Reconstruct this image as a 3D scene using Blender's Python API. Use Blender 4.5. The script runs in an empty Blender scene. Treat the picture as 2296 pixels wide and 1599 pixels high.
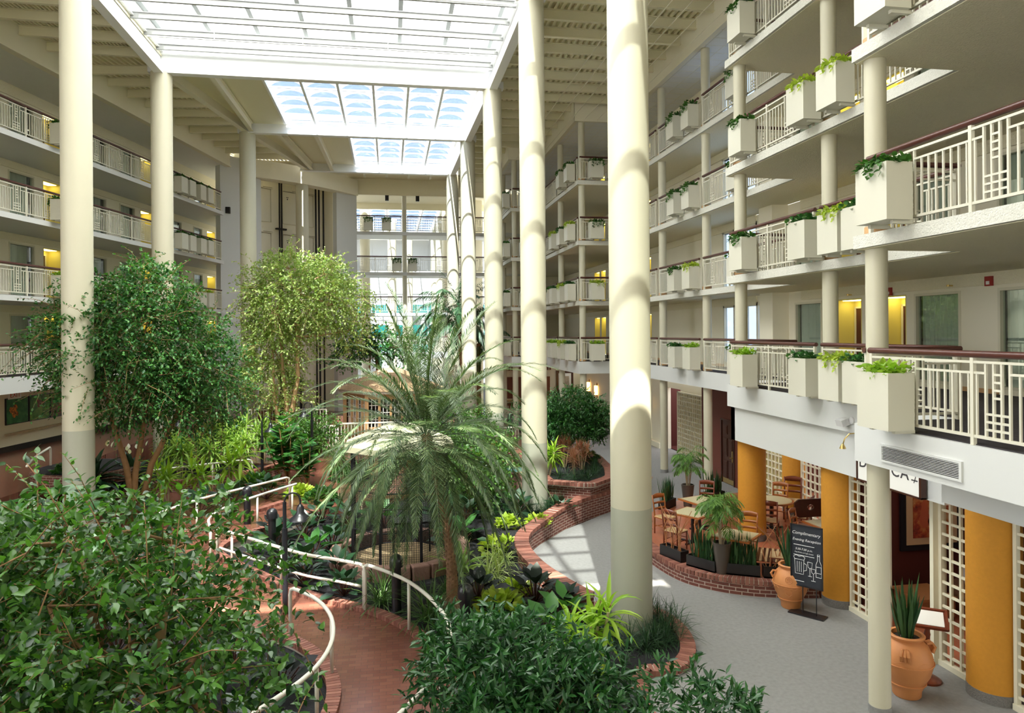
import bpy, math, random
import numpy as np
from mathutils import Matrix, Vector

random.seed(7)
RNG = np.random.default_rng(7)
SC = bpy.context.scene
COL = SC.collection
PI = math.pi

# ------------------------------------------------------------------ helpers
WL = {}          # world location of parents (unrotated while building)


class MB:
    """collects geometry for ONE mesh object"""

    def __init__(self):
        self.v = []
        self.f = []
        self.m = []

    def add(self, vs, fs, mi=0):
        o = len(self.v)
        self.v.extend([tuple(map(float, p)) for p in vs])
        for q in fs:
            self.f.append(tuple(int(i) + o for i in q))
            self.m.append(mi)
        return self

    def box(self, x0, y0, z0, x1, y1, z1, mi=0):
        vs = [(x0, y0, z0), (x1, y0, z0), (x1, y1, z0), (x0, y1, z0), (x0, y0, z1), (x1, y0, z1), (x1, y1, z1), (x0, y1, z1)]
        return self.add(vs, [(0, 3, 2, 1), (4, 5, 6, 7), (0, 1, 5, 4), (1, 2, 6, 5), (2, 3, 7, 6), (3, 0, 4, 7)], mi)

    def obox(self, c, a, b, d, mi=0):
        c, a, b, d = map(Vector, (c, a, b, d))
        vs = [c - a - b - d, c + a - b - d, c + a + b - d, c - a + b - d, c - a - b + d, c + a - b + d, c + a + b + d, c - a + b + d]
        return self.add(vs, [(0, 3, 2, 1), (4, 5, 6, 7), (0, 1, 5, 4), (1, 2, 6, 5), (2, 3, 7, 6), (3, 0, 4, 7)], mi)

    def bar(self, p, q, w, h, up=(0, 0, 1), mi=0):
        p, q, up = Vector(p), Vector(q), Vector(up)
        d = (q - p)
        s = d.cross(up)
        if s.length < 1e-6:
            s = d.cross(Vector((1, 0, 0)))
        s.normalize()
        u = s.cross(d).normalized()
        return self.obox((p + q) / 2, d / 2, s * w / 2, u * h / 2, mi)

    def ibeam(self, p, q, w, h, t=.03, mi=0):
        """steel I section, p and q on the bottom line"""
        p, q = Vector(p), Vector(q)
        z = Vector((0, 0, 1))
        self.bar(p + z * t / 2, q + z * t / 2, w, t, mi=mi)
        self.bar(p + z * (h - t / 2), q + z * (h - t / 2), w, t, mi=mi)
        self.bar(p + z * h / 2, q + z * h / 2, .03, h - 2 * t, mi=mi)
        return self

    def tube(self, pts, r, n=8, mi=0, closed=False):
        pts = [Vector(p) for p in pts]
        k = len(pts)
        rs = r if isinstance(r, (list, tuple)) else [r] * k
        rings = []
        ref = None
        for i, p in enumerate(pts):
            if closed:
                d = pts[(i + 1) % k] - pts[i - 1]
            else:
                d = pts[min(i + 1, k - 1)] - pts[max(i - 1, 0)]
            if d.length < 1e-9:
                d = Vector((0, 0, 1))
            d.normalize()
            if ref is None:
                ref = Vector((0, 0, 1)) if abs(d.z) < .9 else Vector((1, 0, 0))
            s = ref - d * ref.dot(d)
            if s.length < 1e-5:
                s = Vector((1, 0, 0)) - d * d.x
            s.normalize()
            ref = s
            t = d.cross(s)
            rings.append([p + (s * math.cos(a) + t * math.sin(a)) * rs[i] for a in (2 * PI * j / n for j in range(n))])
        vs = [x for ring in rings for x in ring]
        fs = []
        for i in range(k if closed else k - 1):
            a, b = i * n, ((i + 1) % k) * n
            for j in range(n):
                fs.append((a + j, a + (j + 1) % n, b + (j + 1) % n, b + j))
        if not closed:
            fs.append(tuple(range(n - 1, -1, -1)))
            fs.append(tuple((k - 1) * n + j for j in range(n)))
        return self.add(vs, fs, mi)

    def lathe(self, c, prof, n=24, mi=0, cap=True):
        vs, fs = [], []
        for r, z in prof:
            for j in range(n):
                a = 2 * PI * j / n
                vs.append((c[0] + r * math.cos(a), c[1] + r * math.sin(a), c[2] + z))
        for i in range(len(prof) - 1):
            for j in range(n):
                a, b = i * n, (i + 1) * n
                fs.append((a + j, a + (j + 1) % n, b + (j + 1) % n, b + j))
        if cap:
            fs.append(tuple(range(n - 1, -1, -1)))
            fs.append(tuple((len(prof) - 1) * n + j for j in range(n)))
        return self.add(vs, fs, mi)

    def prism(self, poly, z0, z1, mi=0, top_mi=None):
        n = len(poly)
        ar = sum(poly[i][0] * poly[(i + 1) % n][1] - poly[(i + 1) % n][0] * poly[i][1] for i in range(n))
        if ar < 0:
            poly = poly[::-1]
        z0s = z0 if isinstance(z0, (list, tuple)) else [z0] * n
        z1s = z1 if isinstance(z1, (list, tuple)) else [z1] * n
        if ar < 0:
            z0s, z1s = z0s[::-1], z1s[::-1]
        vs = [(p[0], p[1], z0s[i]) for i, p in enumerate(poly)] + [(p[0], p[1], z1s[i]) for i, p in enumerate(poly)]
        self.add(vs, [tuple(range(n - 1, -1, -1))] + [(i, (i + 1) % n, n + (i + 1) % n, n + i) for i in range(n)], mi)
        o = len(self.v) - 2 * n
        self.f.append(tuple(o + n + i for i in range(n)))
        self.m.append(mi if top_mi is None else top_mi)
        return self

    def strip(self, left, right, z0, z1, mi=0, top_mi=None):
        """solid ribbon between two plan polylines; z1 may be a list"""
        n = len(left)
        zt = z1 if isinstance(z1, (list, tuple)) else [z1] * n
        vs = []
        for i in range(n):
            vs += [(left[i][0], left[i][1], z0), (right[i][0], right[i][1], z0), (right[i][0], right[i][1], zt[i]), (left[i][0], left[i][1], zt[i])]
        o = len(self.v)
        self.v.extend(vs)
        for i in range(n - 1):
            a, b = o + 4 * i, o + 4 * i + 4
            for j, k in ((0, 1), (1, 2), (3, 0)):
                self.f.append((a + j, a + k, b + k, b + j))
                self.m.append(mi)
            self.f.append((a + 2, a + 3, b + 3, b + 2))
            self.m.append(mi if top_mi is None else top_mi)
        self.f.append((o, o + 3, o + 2, o + 1))
        e = o + 4 * (n - 1)
        self.f.append((e, e + 1, e + 2, e + 3))
        self.m += [mi, mi]
        return self

    def arr(self, V, F, mi=0):
        return self.add(V.tolist(), F.tolist(), mi)

    def obj(self, name, mats, parent=None, smooth=False, loc=None, rot=0, local=False):
        me = bpy.data.meshes.new(name)
        me.from_pydata(self.v, [], self.f)
        if not isinstance(mats, (list, tuple)):
            mats = [mats]
        for m in mats:
            me.materials.append(m)
        if len(mats) > 1:
            me.polygons.foreach_set('material_index', self.m)
        if smooth:
            me.polygons.foreach_set('use_smooth', [True] * len(self.f))
            if smooth != 2:
                try:
                    me.set_sharp_from_angle(angle=math.radians(40))
                except Exception:
                    pass
        me.update()
        return link(name, me, parent, loc, rot)


def link(name, me, parent=None, loc=None, rot=0):
    o = bpy.data.objects.new(name, me)
    COL.objects.link(o)
    if loc is not None:
        o.location = loc
        o.rotation_euler = (0, 0, rot)
    if parent is not None:
        o.parent = parent
        o.matrix_parent_inverse = Matrix.Translation(-Vector(WL.get(parent.name, (0, 0, 0))))
        WL[o.name] = (0, 0, 0) if loc is None else loc
    return o


def tag(o, label=None, cat=None, group=None, kind=None):
    if label:
        o['label'] = label
    if cat:
        o['category'] = cat
    if group:
        o['group'] = group
    if kind:
        o['kind'] = kind
    return o


def struct(o, label=None):
    o['kind'] = 'structure'
    if label:
        o['label'] = label
    return o


def thing(name, label, cat, loc=(0, 0, 0), group=None, rz=0):
    o = bpy.data.objects.new(name, None)
    o.empty_display_size = .2
    COL.objects.link(o)
    o.location = loc
    o.rotation_euler = (0, 0, rz)
    WL[o.name] = tuple(loc)
    return tag(o, label, cat, group, 'thing')


KIDS = {}


def copy_tree(o, loc=None, rz=None, label=None, group=None, scale=None, parent=None):
    c = o.copy()
    COL.objects.link(c)
    if parent is not None:
        c.parent = parent
    if loc is not None:
        c.location = loc
    if rz is not None:
        c.rotation_euler = (0, 0, rz)
    if scale is not None:
        c.scale = (scale,) * 3 if not isinstance(scale, (tuple, list)) else scale
    if label:
        c['label'] = label
    if group:
        c['group'] = group
    for ch in KIDS.get(o.name, []):
        copy_tree(ch, parent=c)
    return c


def freeze(o):
    """remember the children of a prototype so that copying does not search the whole scene"""
    KIDS[o.name] = [x for x in bpy.data.objects if x.parent == o]
    for x in KIDS[o.name]:
        freeze(x)
    return o


class Proto:
    """first use moves the prototype itself, later uses copy it"""

    def __init__(self, o):
        self.o = freeze(o)
        self.used = False

    def put(self, loc, rz=0, label=None, group=None, scale=None):
        if not self.used:
            self.used = True
            o = self.o
            o.location = loc
            o.rotation_euler = (0, 0, rz)
            if scale is not None:
                o.scale = (scale,) * 3 if not isinstance(scale, (tuple, list)) else scale
            if label:
                o['label'] = label
            if group:
                o['group'] = group
            return o
        return copy_tree(self.o, loc, rz, label, group, scale)


# ------------------------------------------------------------------ materials
def nt(name):
    m = bpy.data.materials.new(name)
    m.use_nodes = True
    t = m.node_tree
    return m, t, t.nodes['Principled BSDF'], t.nodes['Material Output']


def N(t, typ, **kw):
    n = t.nodes.new(typ)
    for k, v in kw.items():
        if k in n.inputs:
            n.inputs[k].default_value = v
        else:
            setattr(n, k, v)
    return n


def mat(name, col, rough=.5, noise=0, scale=8., bump=0., bscale=60., metal=0., spec=.5, coat=0):
    m, t, b, o = nt(name)
    b.inputs['Base Color'].default_value = (*col, 1)
    b.inputs['Roughness'].default_value = rough
    b.inputs['Metallic'].default_value = metal
    b.inputs['Specular IOR Level'].default_value = spec
    if coat:
        b.inputs['Coat Weight'].default_value = coat
    tc = N(t, 'ShaderNodeTexCoord')
    if noise:
        n = N(t, 'ShaderNodeTexNoise', Scale=scale, Detail=4.)
        r = N(t, 'ShaderNodeMix', data_type='RGBA')
        r.inputs[6].default_value = (*[c * (1 - noise) for c in col], 1)
        r.inputs[7].default_value = (*[min(1, c * (1 + noise)) for c in col], 1)
        t.links.new(tc.outputs['Object'], n.inputs['Vector'])
        t.links.new(n.outputs['Fac'], r.inputs[0])
        t.links.new(r.outputs[2], b.inputs['Base Color'])
    if bump:
        n2 = N(t, 'ShaderNodeTexNoise', Scale=bscale, Detail=3.)
        bp = N(t, 'ShaderNodeBump', Strength=bump, Distance=.02)
        t.links.new(tc.outputs['Object'], n2.inputs['Vector'])
        t.links.new(n2.outputs['Fac'], bp.inputs['Height'])
        t.links.new(bp.outputs['Normal'], b.inputs['Normal'])
    return m


def emis(name, col, s):
    m, t, b, o = nt(name)
    b.inputs['Base Color'].default_value = (*col, 1)
    b.inputs['Emission Color'].default_value = (*col, 1)
    b.inputs['Emission Strength'].default_value = s
    return m


def leafmat(name, dark, light, rough=.35, trans=.25, spec=.35):
    """leaf colour varies from leaf to leaf"""
    m, t, b, o = nt(name)
    g = N(t, 'ShaderNodeNewGeometry')
    r = N(t, 'ShaderNodeMix', data_type='RGBA')
    r.inputs[6].default_value = (*dark, 1)
    r.inputs[7].default_value = (*light, 1)
    t.links.new(g.outputs['Random Per Island'], r.inputs[0])
    t.links.new(r.outputs[2], b.inputs['Base Color'])
    b.inputs['Roughness'].default_value = rough
    b.inputs['Specular IOR Level'].default_value = spec
    if trans:
        tr = N(t, 'ShaderNodeBsdfTranslucent')
        mx = N(t, 'ShaderNodeMixShader')
        mx.inputs[0].default_value = trans
        br = N(t, 'ShaderNodeMix', data_type='RGBA', blend_type='MULTIPLY')
        br.inputs[0].default_value = 1
        br.inputs[7].default_value = (1.6, 1.7, .7, 1)
        t.links.new(r.outputs[2], br.inputs[6])
        t.links.new(br.outputs[2], tr.inputs['Color'])
        t.links.new(b.outputs['BSDF'], mx.inputs[1])
        t.links.new(tr.outputs['BSDF'], mx.inputs[2])
        t.links.new(mx.outputs['Shader'], o.inputs['Surface'])
    return m


def brickmat(name, c1, c2, mortar, sx=.2, sy=.065, rough=.6, m_size=.006, vert=False, bump=.3, spec=.5):
    """bricks laid in object space; box-projected by the surface normal"""
    m, t, b, o = nt(name)
    tc = N(t, 'ShaderNodeTexCoord')
    sep = N(t, 'ShaderNodeSeparateXYZ')
    t.links.new(tc.outputs['Object'], sep.inputs[0])
    g = N(t, 'ShaderNodeNewGeometry')
    sn = N(t, 'ShaderNodeSeparateXYZ')
    t.links.new(g.outputs['True Normal'], sn.inputs[0])
    comb = N(t, 'ShaderNodeCombineXYZ')
    if vert:
        # wall faces: use x+y as the run, z as height
        ax = N(t, 'ShaderNodeMath', operation='ABSOLUTE')
        t.links.new(sn.outputs[0], ax.inputs[0])
        gt = N(t, 'ShaderNodeMath', operation='GREATER_THAN')
        gt.inputs[1].default_value = .7
        t.links.new(ax.outputs[0], gt.inputs[0])
        mx = N(t, 'ShaderNodeMix')
        t.links.new(gt.outputs[0], mx.inputs[0])
        t.links.new(sep.outputs[0], mx.inputs[2])
        t.links.new(sep.outputs[1], mx.inputs[3])
        t.links.new(mx.outputs[0], comb.inputs[0])
        t.links.new(sep.outputs[2], comb.inputs[1])
    else:
        t.links.new(sep.outputs[0], comb.inputs[0])
        t.links.new(sep.outputs[1], comb.inputs[1])
    br = N(t, 'ShaderNodeTexBrick')
    br.inputs['Color1'].default_value = (*c1, 1)
    br.inputs['Color2'].default_value = (*c2, 1)
    br.inputs['Mortar'].default_value = (*mortar, 1)
    br.inputs['Scale'].default_value = 1
    br.inputs['Mortar Size'].default_value = m_size
    br.inputs['Mortar Smooth'].default_value = .2
    br.inputs['Brick Width'].default_value = sx
    br.inputs['Row Height'].default_value = sy
    t.links.new(comb.outputs[0], br.inputs['Vector'])
    n = N(t, 'ShaderNodeTexNoise', Scale=3., Detail=4.)
    t.links.new(tc.outputs['Object'], n.inputs['Vector'])
    mul = N(t, 'ShaderNodeMix', data_type='RGBA', blend_type='MULTIPLY')
    mul.inputs[0].default_value = .6
    rp = N(t, 'ShaderNodeValToRGB')
    rp.color_ramp.elements[0].color = (.6, .6, .6, 1)
    rp.color_ramp.elements[1].color = (1.25, 1.2, 1.15, 1)
    t.links.new(n.outputs['Fac'], rp.inputs[0])
    t.links.new(br.outputs['Color'], mul.inputs[6])
    t.links.new(rp.outputs[0], mul.inputs[7])
    t.links.new(mul.outputs[2], b.inputs['Base Color'])
    b.inputs['Roughness'].default_value = rough
    b.inputs['Specular IOR Level'].default_value = spec
    bp = N(t, 'ShaderNodeBump', Strength=bump, Distance=.01)
    inv = N(t, 'ShaderNodeMath', operation='SUBTRACT')
    inv.inputs[0].default_value = 1
    t.links.new(br.outputs['Fac'], inv.inputs[1])
    t.links.new(inv.outputs[0], bp.inputs['Height'])
    t.links.new(bp.outputs['Normal'], b.inputs['Normal'])
    return m


def glassmat(name, tint, refl=.12, rough=.02, transl=0., tcol=(1, 1, 1)):
    m, t, b, o = nt(name)
    tr = N(t, 'ShaderNodeBsdfTransparent')
    tr.inputs[0].default_value = (*tint, 1)
    gl = N(t, 'ShaderNodeBsdfGlossy', Roughness=rough)
    gl.inputs[0].default_value = (.9, .95, 1, 1)
    mx = N(t, 'ShaderNodeMixShader')
    mx.inputs[0].default_value = refl
    t.links.new(tr.outputs[0], mx.inputs[1])
    t.links.new(gl.outputs[0], mx.inputs[2])
    last = mx
    if transl:
        tl = N(t, 'ShaderNodeBsdfTranslucent')
        tl.inputs[0].default_value = (*tcol, 1)
        m2 = N(t, 'ShaderNodeMixShader')
        m2.inputs[0].default_value = transl
        t.links.new(mx.outputs[0], m2.inputs[1])
        t.links.new(tl.outputs[0], m2.inputs[2])
        last = m2
    t.links.new(last.outputs[0], o.inputs['Surface'])
    return m


M = {}
M['cream'] = mat('cream_paint', (.80, .76, .61), .55, .03, 2.)
M['col'] = mat('column_paint', (.57, .54, .41), .5, .025, 1.5)
M['col_low'] = mat('column_base_paint', (.40, .405, .325), .5, .03, 1.5)
M['wall'] = mat('wall_paint', (.86, .81, .65), .6, .03, 1.5)
M['white'] = mat('white_fascia', (.65, .66, .65), .5, .02, 1.2)
M['steel'] = mat('white_steel', (.84, .85, .86), .4)
M['joist'] = mat('cream_steel', (.76, .72, .53), .45, .03, 1.)
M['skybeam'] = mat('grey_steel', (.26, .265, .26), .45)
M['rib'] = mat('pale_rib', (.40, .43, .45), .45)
M['deck'] = mat('metal_deck', (.80, .755, .55), .45)
M['stucco'] = mat('stucco', (.84, .78, .58), .8, .06, 30., .9, 45.)
M['stucco_w'] = mat('stucco_edge', (.68, .67, .60), .8, .10, 14., .9, 45.)
M['rail'] = mat('railing_paint', (.66, .635, .53), .4)
M['hand'] = mat('handrail_wood', (.085, .028, .022), .28, .2, 20.)
M['planter'] = mat('planter_paint', (.63, .612, .515), .45, .02, 2.)
M['soil'] = mat('potting_soil', (.03, .022, .016), .95, .4, 60., .8, 90.)
M['mulch'] = mat('black_mulch', (.010, .010, .012), .95, .7, 35., 1., 45.)
M['carpet'] = mat('grey_carpet', (.25, .247, .243), .95, .22, 14., .5, 120.)
M['carpet_dk'] = mat('patterned_carpet', (.030, .024, .028), .95, .8, 9., .2, 60.)
M['black'] = mat('black_metal', (.012, .012, .016), .32, spec=.6)
M['blackp'] = mat('black_plastic', (.012, .011, .012), .4)
M['pipe'] = mat('white_pipe', (.72, .70, .62), .3)
M['wood_d'] = mat('dark_wood', (.055, .017, .010), .3, .3, 12.)
M['wood_o'] = mat('orange_wood', (.36, .11, .025), .3, .25, 14.)
M['wood_r'] = mat('red_wood', (.17, .036, .014), .3, .25, 14.)
M['wood_l'] = mat('tan_wood', (.60, .36, .17), .5, .12, 9.)
M['rush'] = mat('rush_seat', (.50, .34, .17), .8, .3, 60., .5, 120.)
M['mosaic'] = mat('mosaic_top', (.50, .44, .27), .3, .35, 45.)
M['yellow'] = mat('ochre_fabric', (.58, .255, .022), .75, .10, 18., .1, 90.)
M['alcove'] = mat('yellow_paint', (.78, .68, .22), .6)
M['terra'] = mat('terracotta', (.60, .245, .085), .55, .10, 6., .1, 40.)
M['lattice'] = mat('lattice_paint', (.72, .68, .53), .5)
M['redwall'] = mat('maroon_paint', (.075, .012, .008), .6)
M['door'] = mat('door_wood', (.075, .014, .014), .3)
M['soffit'] = mat('acoustic_tile', (.80, .79, .75), .8, .03, 5.)
M['tilefloor'] = brickmat('terracotta_tile', (.40, .12, .055), (.33, .095, .045), (.25, .12, .08), .33, .33, .35, .006)
M['brick'] = brickmat('red_brick_wall', (.20, .062, .045), (.14, .040, .032), (.50, .42, .36), .21, .075, .6, .008, True)
M['brick_top'] = brickmat('brick_coping', (.34, .12, .085), (.26, .085, .06), (.52, .43, .37), .085, .4, .6, .007)
M['path'] = brickmat('brick_paving', (.215, .085, .058), (.165, .060, .042), (.11, .055, .042), .21, .105, .22, .004, bump=.12, spec=.7)
M['stone'] = mat('sandstone', (.29, .165, .13), .85, .25, 6., .8, 20.)
M['sand'] = mat('sand', (.52, .38, .22), .95, .2, 12., .3, 60.)
M['canopy'] = mat('cream_canvas', (.50, .485, .33), .7, .04, 3.)
M['rooftile'] = brickmat('tan_shingle', (.50, .33, .19), (.42, .27, .15), (.25, .15, .09), .3, .18, .7, .01)
M['curtain'] = mat('curtain', (.80, .81, .74), .9)
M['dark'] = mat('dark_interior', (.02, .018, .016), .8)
M['chrome'] = mat('brass', (.75, .55, .22), .25, metal=1)
M['silver'] = mat('silver_plastic', (.62, .62, .62), .35)
M['redbox'] = mat('red_plastic', (.30, .012, .012), .4)
M['chalk'] = mat('chalkboard', (.022, .026, .036), .5, .2, 6.)
M['chalkw'] = mat('chalk_white', (.85, .87, .88), .9)
M['ink'] = mat('dark_ink', (.05, .045, .05), .6)
M['paper'] = mat('paper', (.85, .84, .80), .6)
M['bark'] = mat('ficus_bark', (.30, .165, .075), .8, .3, 9., .5, 30.)
M['palmbark'] = mat('palm_bark', (.24, .135, .07), .9, .4, 14., 1., 25.)
M['cane'] = mat('pale_cane', (.50, .40, .27), .8, .2, 10.)
M['twig'] = mat('bare_twig', (.40, .17, .07), .7, .3, 10.)
M['pot_g'] = mat('brown_grey_pot', (.085, .068, .058), .4)
M['glass'] = glassmat('window_glass', (.84, .89, .86), .12)
M['dome'] = glassmat('dome_acrylic', (.50, .565, .655), .10, .05)
M['sky_pane'] = glassmat('white_acrylic', (.82, .86, .88), .03, .1, .45)
M['basket'] = mat('woven_base', (.20, .19, .18), .7, .5, 50., .8, 60.)
L = {}
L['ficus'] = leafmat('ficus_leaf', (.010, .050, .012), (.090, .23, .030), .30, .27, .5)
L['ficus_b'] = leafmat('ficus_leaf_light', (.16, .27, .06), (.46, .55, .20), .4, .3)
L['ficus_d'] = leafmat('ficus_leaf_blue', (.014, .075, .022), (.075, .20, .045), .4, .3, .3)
L['dark'] = leafmat('dark_leaf', (.008, .030, .014), (.022, .070, .028), .32, .08, .45)
L['purple'] = leafmat('purple_leaf', (.012, .012, .015), (.020, .040, .025), .5, .05, .2)
L['lime'] = leafmat('lime_leaf', (.24, .36, .03), (.46, .56, .08), .4, .3)
L['draca'] = leafmat('dracaena_leaf', (.09, .22, .03), (.34, .48, .10), .35, .28)
L['dracabright'] = leafmat('bright_dracaena_leaf', (.20, .38, .03), (.36, .52, .06), .35, .3)
L['fiddle'] = leafmat('fiddle_leaf', (.018, .085, .022), (.07, .22, .045), .35, .22, .45)
L['spider'] = leafmat('spider_leaf', (.035, .10, .025), (.11, .20, .055), .35, .25)
L['spiderv'] = leafmat('variegated_leaf', (.22, .33, .08), (.48, .55, .24), .4, .3)
L['grass'] = leafmat('liriope_leaf', (.012, .040, .018), (.035, .085, .030), .35, .2)
L['shrub'] = leafmat('podocarpus_leaf', (.008, .050, .016), (.040, .140, .032), .34, .18, .45)
L['ivy'] = leafmat('ivy_leaf', (.020, .075, .015), (.07, .19, .035), .35, .25)
L['palm'] = leafmat('date_palm_leaf', (.045, .090, .040), (.15, .21, .095), .38, .18)
L['kentia'] = leafmat('kentia_leaf', (.020, .060, .028), (.07, .15, .06), .35, .2)
L['pink'] = leafmat('pink_leaf', (.30, .10, .06), (.46, .25, .16), .4, .2)
L['sans'] = leafmat('snake_plant_leaf', (.018, .062, .026), (.07, .15, .05), .35, .1)
L['area'] = leafmat('bamboo_palm_leaf', (.06, .16, .035), (.18, .33, .08), .35, .28)
L['white'] = leafmat('white_spathe', (.75, .78, .68), (.85, .86, .78), .4, .3)

# ------------------------------------------------------------------ camera, world, sun
TH = .16899
cam = bpy.data.cameras.new('camera')
co = bpy.data.objects.new('camera', cam)
COL.objects.link(co)
cam.sensor_width = 36
cam.lens = 1600. / 2296 * 36
cam.shift_y = -55.5 / 2296
cam.clip_start = .05
cam.clip_end = 400
co.matrix_world = Matrix.Translation((0, 0, 5.58)) @ Matrix.Rotation(-TH, 4, 'Z') @ Matrix.Rotation(PI / 2, 4, 'X') @ Matrix.Rotation(-.008, 4, 'Z')
SC.camera = co
w = bpy.data.worlds.new('world')
SC.world = w
w.use_nodes = True
w.node_tree.nodes['Background'].inputs[0].default_value = (.97, .98, 1.0, 1)
w.node_tree.nodes['Background'].inputs[1].default_value = 2.1
sd = bpy.data.lights.new('sun', 'SUN')
sd.energy = 15
sd.angle = .009
sd.color = (1, .95, .82)
so = bpy.data.objects.new('sun', sd)
COL.objects.link(so)
so.rotation_euler = Vector((.11, .577, -1)).to_track_quat('-Z', 'Y').to_euler()
vs = SC.view_settings
vs.view_transform = 'Standard'
vs.look = 'None'
vs.exposure = 1.06
vs.gamma = 1
SC.cycles.max_bounces = 8
SC.cycles.diffuse_bounces = 6
SC.cycles.glossy_bounces = 2
SC.cycles.transparent_max_bounces = 10
SC.cycles.caustics_reflective = False
SC.cycles.caustics_refractive = False
SC.cycles.sample_clamp_indirect = 6
# ================================================================== THE BUILDING
LV = {2: 4.2, 3: 6.94, 4: 9.68, 5: 12.42}
ORD = {2: 'second', 3: 'third', 4: 'fourth', 5: 'top'}
SOFF = 15.12
cnt = {}


def seq(base):
    cnt[base] = cnt.get(base, 0) + 1
    return '%s_%d' % (base, cnt[base])


# ---- ground
b = MB()
b.box(-24, -2, -.25, 16, 84, -.06)
struct(b.obj('floor_garden_soil', M['mulch']), 'black mulch of the planting beds')
b = MB()
carp = [(3.56, 2), (3.56, 10.09), (3.95, 10.97), (4.2, 12.2), (3.9, 13.2), (3.77, 13.91), (3.32, 15.71), (3.30, 16.91), (3.42, 17.66), (3.81, 18.28), (4.8, 19.54), (6.77, 21.33), (7.3, 24.5), (7.4, 50), (13, 50), (13, 2)]
b.prism(carp, -.06, 0)
struct(b.obj('floor', M['carpet']), 'grey carpet of the lobby walkway')

# ---- unseen near end, added behind and below the viewpoint to cut frontal light
b = MB()
b.box(-24, -9, 3.65, 16, -.8, 4.2)
struct(b.obj('floor_near_unseen', M['white']), 'unseen gallery slab added at the near end of the atrium')
b = MB()
b.box(-24, -1.6, -.2, 16, -1.4, 3.65)
struct(b.obj('wall_near_unseen', M['wall']), 'unseen ground floor wall added at the near end of the atrium')
b = MB()
b.box(-24, -9.2, 4.2, 16, -9, 16.3)
struct(b.obj('wall_upper_unseen', M['wall']), 'unseen upper wall added at the near end of the atrium')
b = MB()
b.box(-24, -9, 16.05, 16, -3.9, 16.2)
struct(b.obj('roof_near_unseen', M['deck']))

# ---- upper floors of the right wing
SECS = [('A', 6.72, 1.0, 9.5), ('B', 8.45, 9.5, 17.0), ('C', 10.35, 17.0, 31.3), ('D', 8.4, 31.3, 38.8), ('E', 6.6, 38.8, 46.6)]
WX = 12.3
poly = []
for _, x, a, c in SECS:
    poly += [(x, a), (x, c)]
poly += [(6.6, 49.6), (WX, 49.6), (WX, 1.0)]
P0 = Vector((-12.52, 25.8, 0))
T = Vector((.20414, .97894, 0))
NL = Vector((.97894, -.20414, 0))


def LP(s, off=0, z=0):
    p = P0 + T * s + NL * off
    return (p.x, p.y, z)


for l in LV:
    th = .55 if l == 2 else .19
    b = MB()
    b.prism(poly, LV[l] - th, LV[l], 0)
    struct(b.obj('floor_balcony_slab', M['white'] if l == 2 else M['stucco_w']), 'right gallery slab of the %s floor' % ORD[l])
    ins = []
    for _, x, a, c in SECS:
        ins += [(x + .06, a + (0 if a < 2 else -.06 if x > 9 or a == 9.5 else .06)), (x + .06, c)]
    b = MB()
    pin = [(p[0] + .07, p[1]) for p in poly[:-3]] + [(WX - .02, 49.5), (WX - .02, 1.1)]
    b.prism(pin, LV[l] + .002, LV[l] + .014)
    struct(b.obj('floor_balcony_carpet', M['carpet_dk']), 'dark patterned carpet of the %s floor right gallery' % ORD[l])
    if l > 2:   # stucco soffit below each slab
        b = MB()
        b.prism(pin, LV[l] - th - .012, LV[l] - th - .002)
        struct(b.obj('ceiling_balcony_soffit', M['stucco']), 'stucco underside of the %s floor right gallery' % ORD[l])
# deep beam under bay B and bay A on the ground floor
b = MB()
b.box(8.55, 9.9, 2.80, 8.95, 17.0, 3.66)
b.box(8.55, 16.8, 2.80, 12.3, 17.0, 3.66)
struct(b.obj('trim_beam', M['white']), 'deep white beam above the ochre columns')
b = MB()
b.box(7.9, 2.0, 3.05, 8.5, 9.2, 3.66)
struct(b.obj('trim_beam', M['white']), 'white beam above the nearest ochre column')
# roof soffit (acoustic tiles) and fascia of the right wing
b = MB()
pin = [(p[0] + .05, p[1]) for p in poly[:-3]] + [(WX, 49.6), (WX, 1.0)]
b.prism(pin, SOFF, SOFF + .06)
struct(b.obj('ceiling_right', M['soffit']), 'white acoustic tile ceiling of the top right gallery')
b = MB()
g = MB()
for _, x, a, c in SECS:
    b.box(x - .12, a, SOFF - .05, x + .05, c, SOFF + .95)
for i in range(4):
    x0, x1, y = SECS[i][1], SECS[i + 1][1], SECS[i][3]
    b.box(min(x0, x1) - .12, y - .08, SOFF - .05, max(x0, x1) + .05, y + .08, SOFF + .95)
struct(b.obj('trim_fascia_right', M['cream']), 'cream fascia along the edge of the top right gallery ceiling')
for x in [6.9 + .6 * k for k in range(9)]:
    g.box(x, 2, SOFF - .006, x + .018, 49, SOFF + .01)
for k in range(78):
    y = 2 + .6 * k
    x0 = [s for s in SECS if s[2] <= y < s[3]]
    x0 = x0[0][1] if x0 else 6.7
    g.box(x0 + .07, y, SOFF - .006, WX, y + .018, SOFF + .01)
struct(g.obj('trim_ceiling_grid', M['cream']), 'thin grid between the acoustic ceiling tiles')


# ---- walls with openings
def wall_local(L0, L1, z0, z1, ops, th=.15):
    """wall in local frame: x along, y=0 is the face, body towards +y"""
    b = MB()
    xs = L0
    for (a, c, za, zb) in sorted(ops):
        if a > xs:
            b.box(xs, 0, z0, a, th, z1)
        if za > z0:
            b.box(a, 0, z0, c, th, za)
        if zb < z1:
            b.box(a, 0, zb, c, th, z1)
        xs = c
    if xs < L1:
        b.box(xs, 0, z0, L1, th, z1)
    return b


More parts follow.
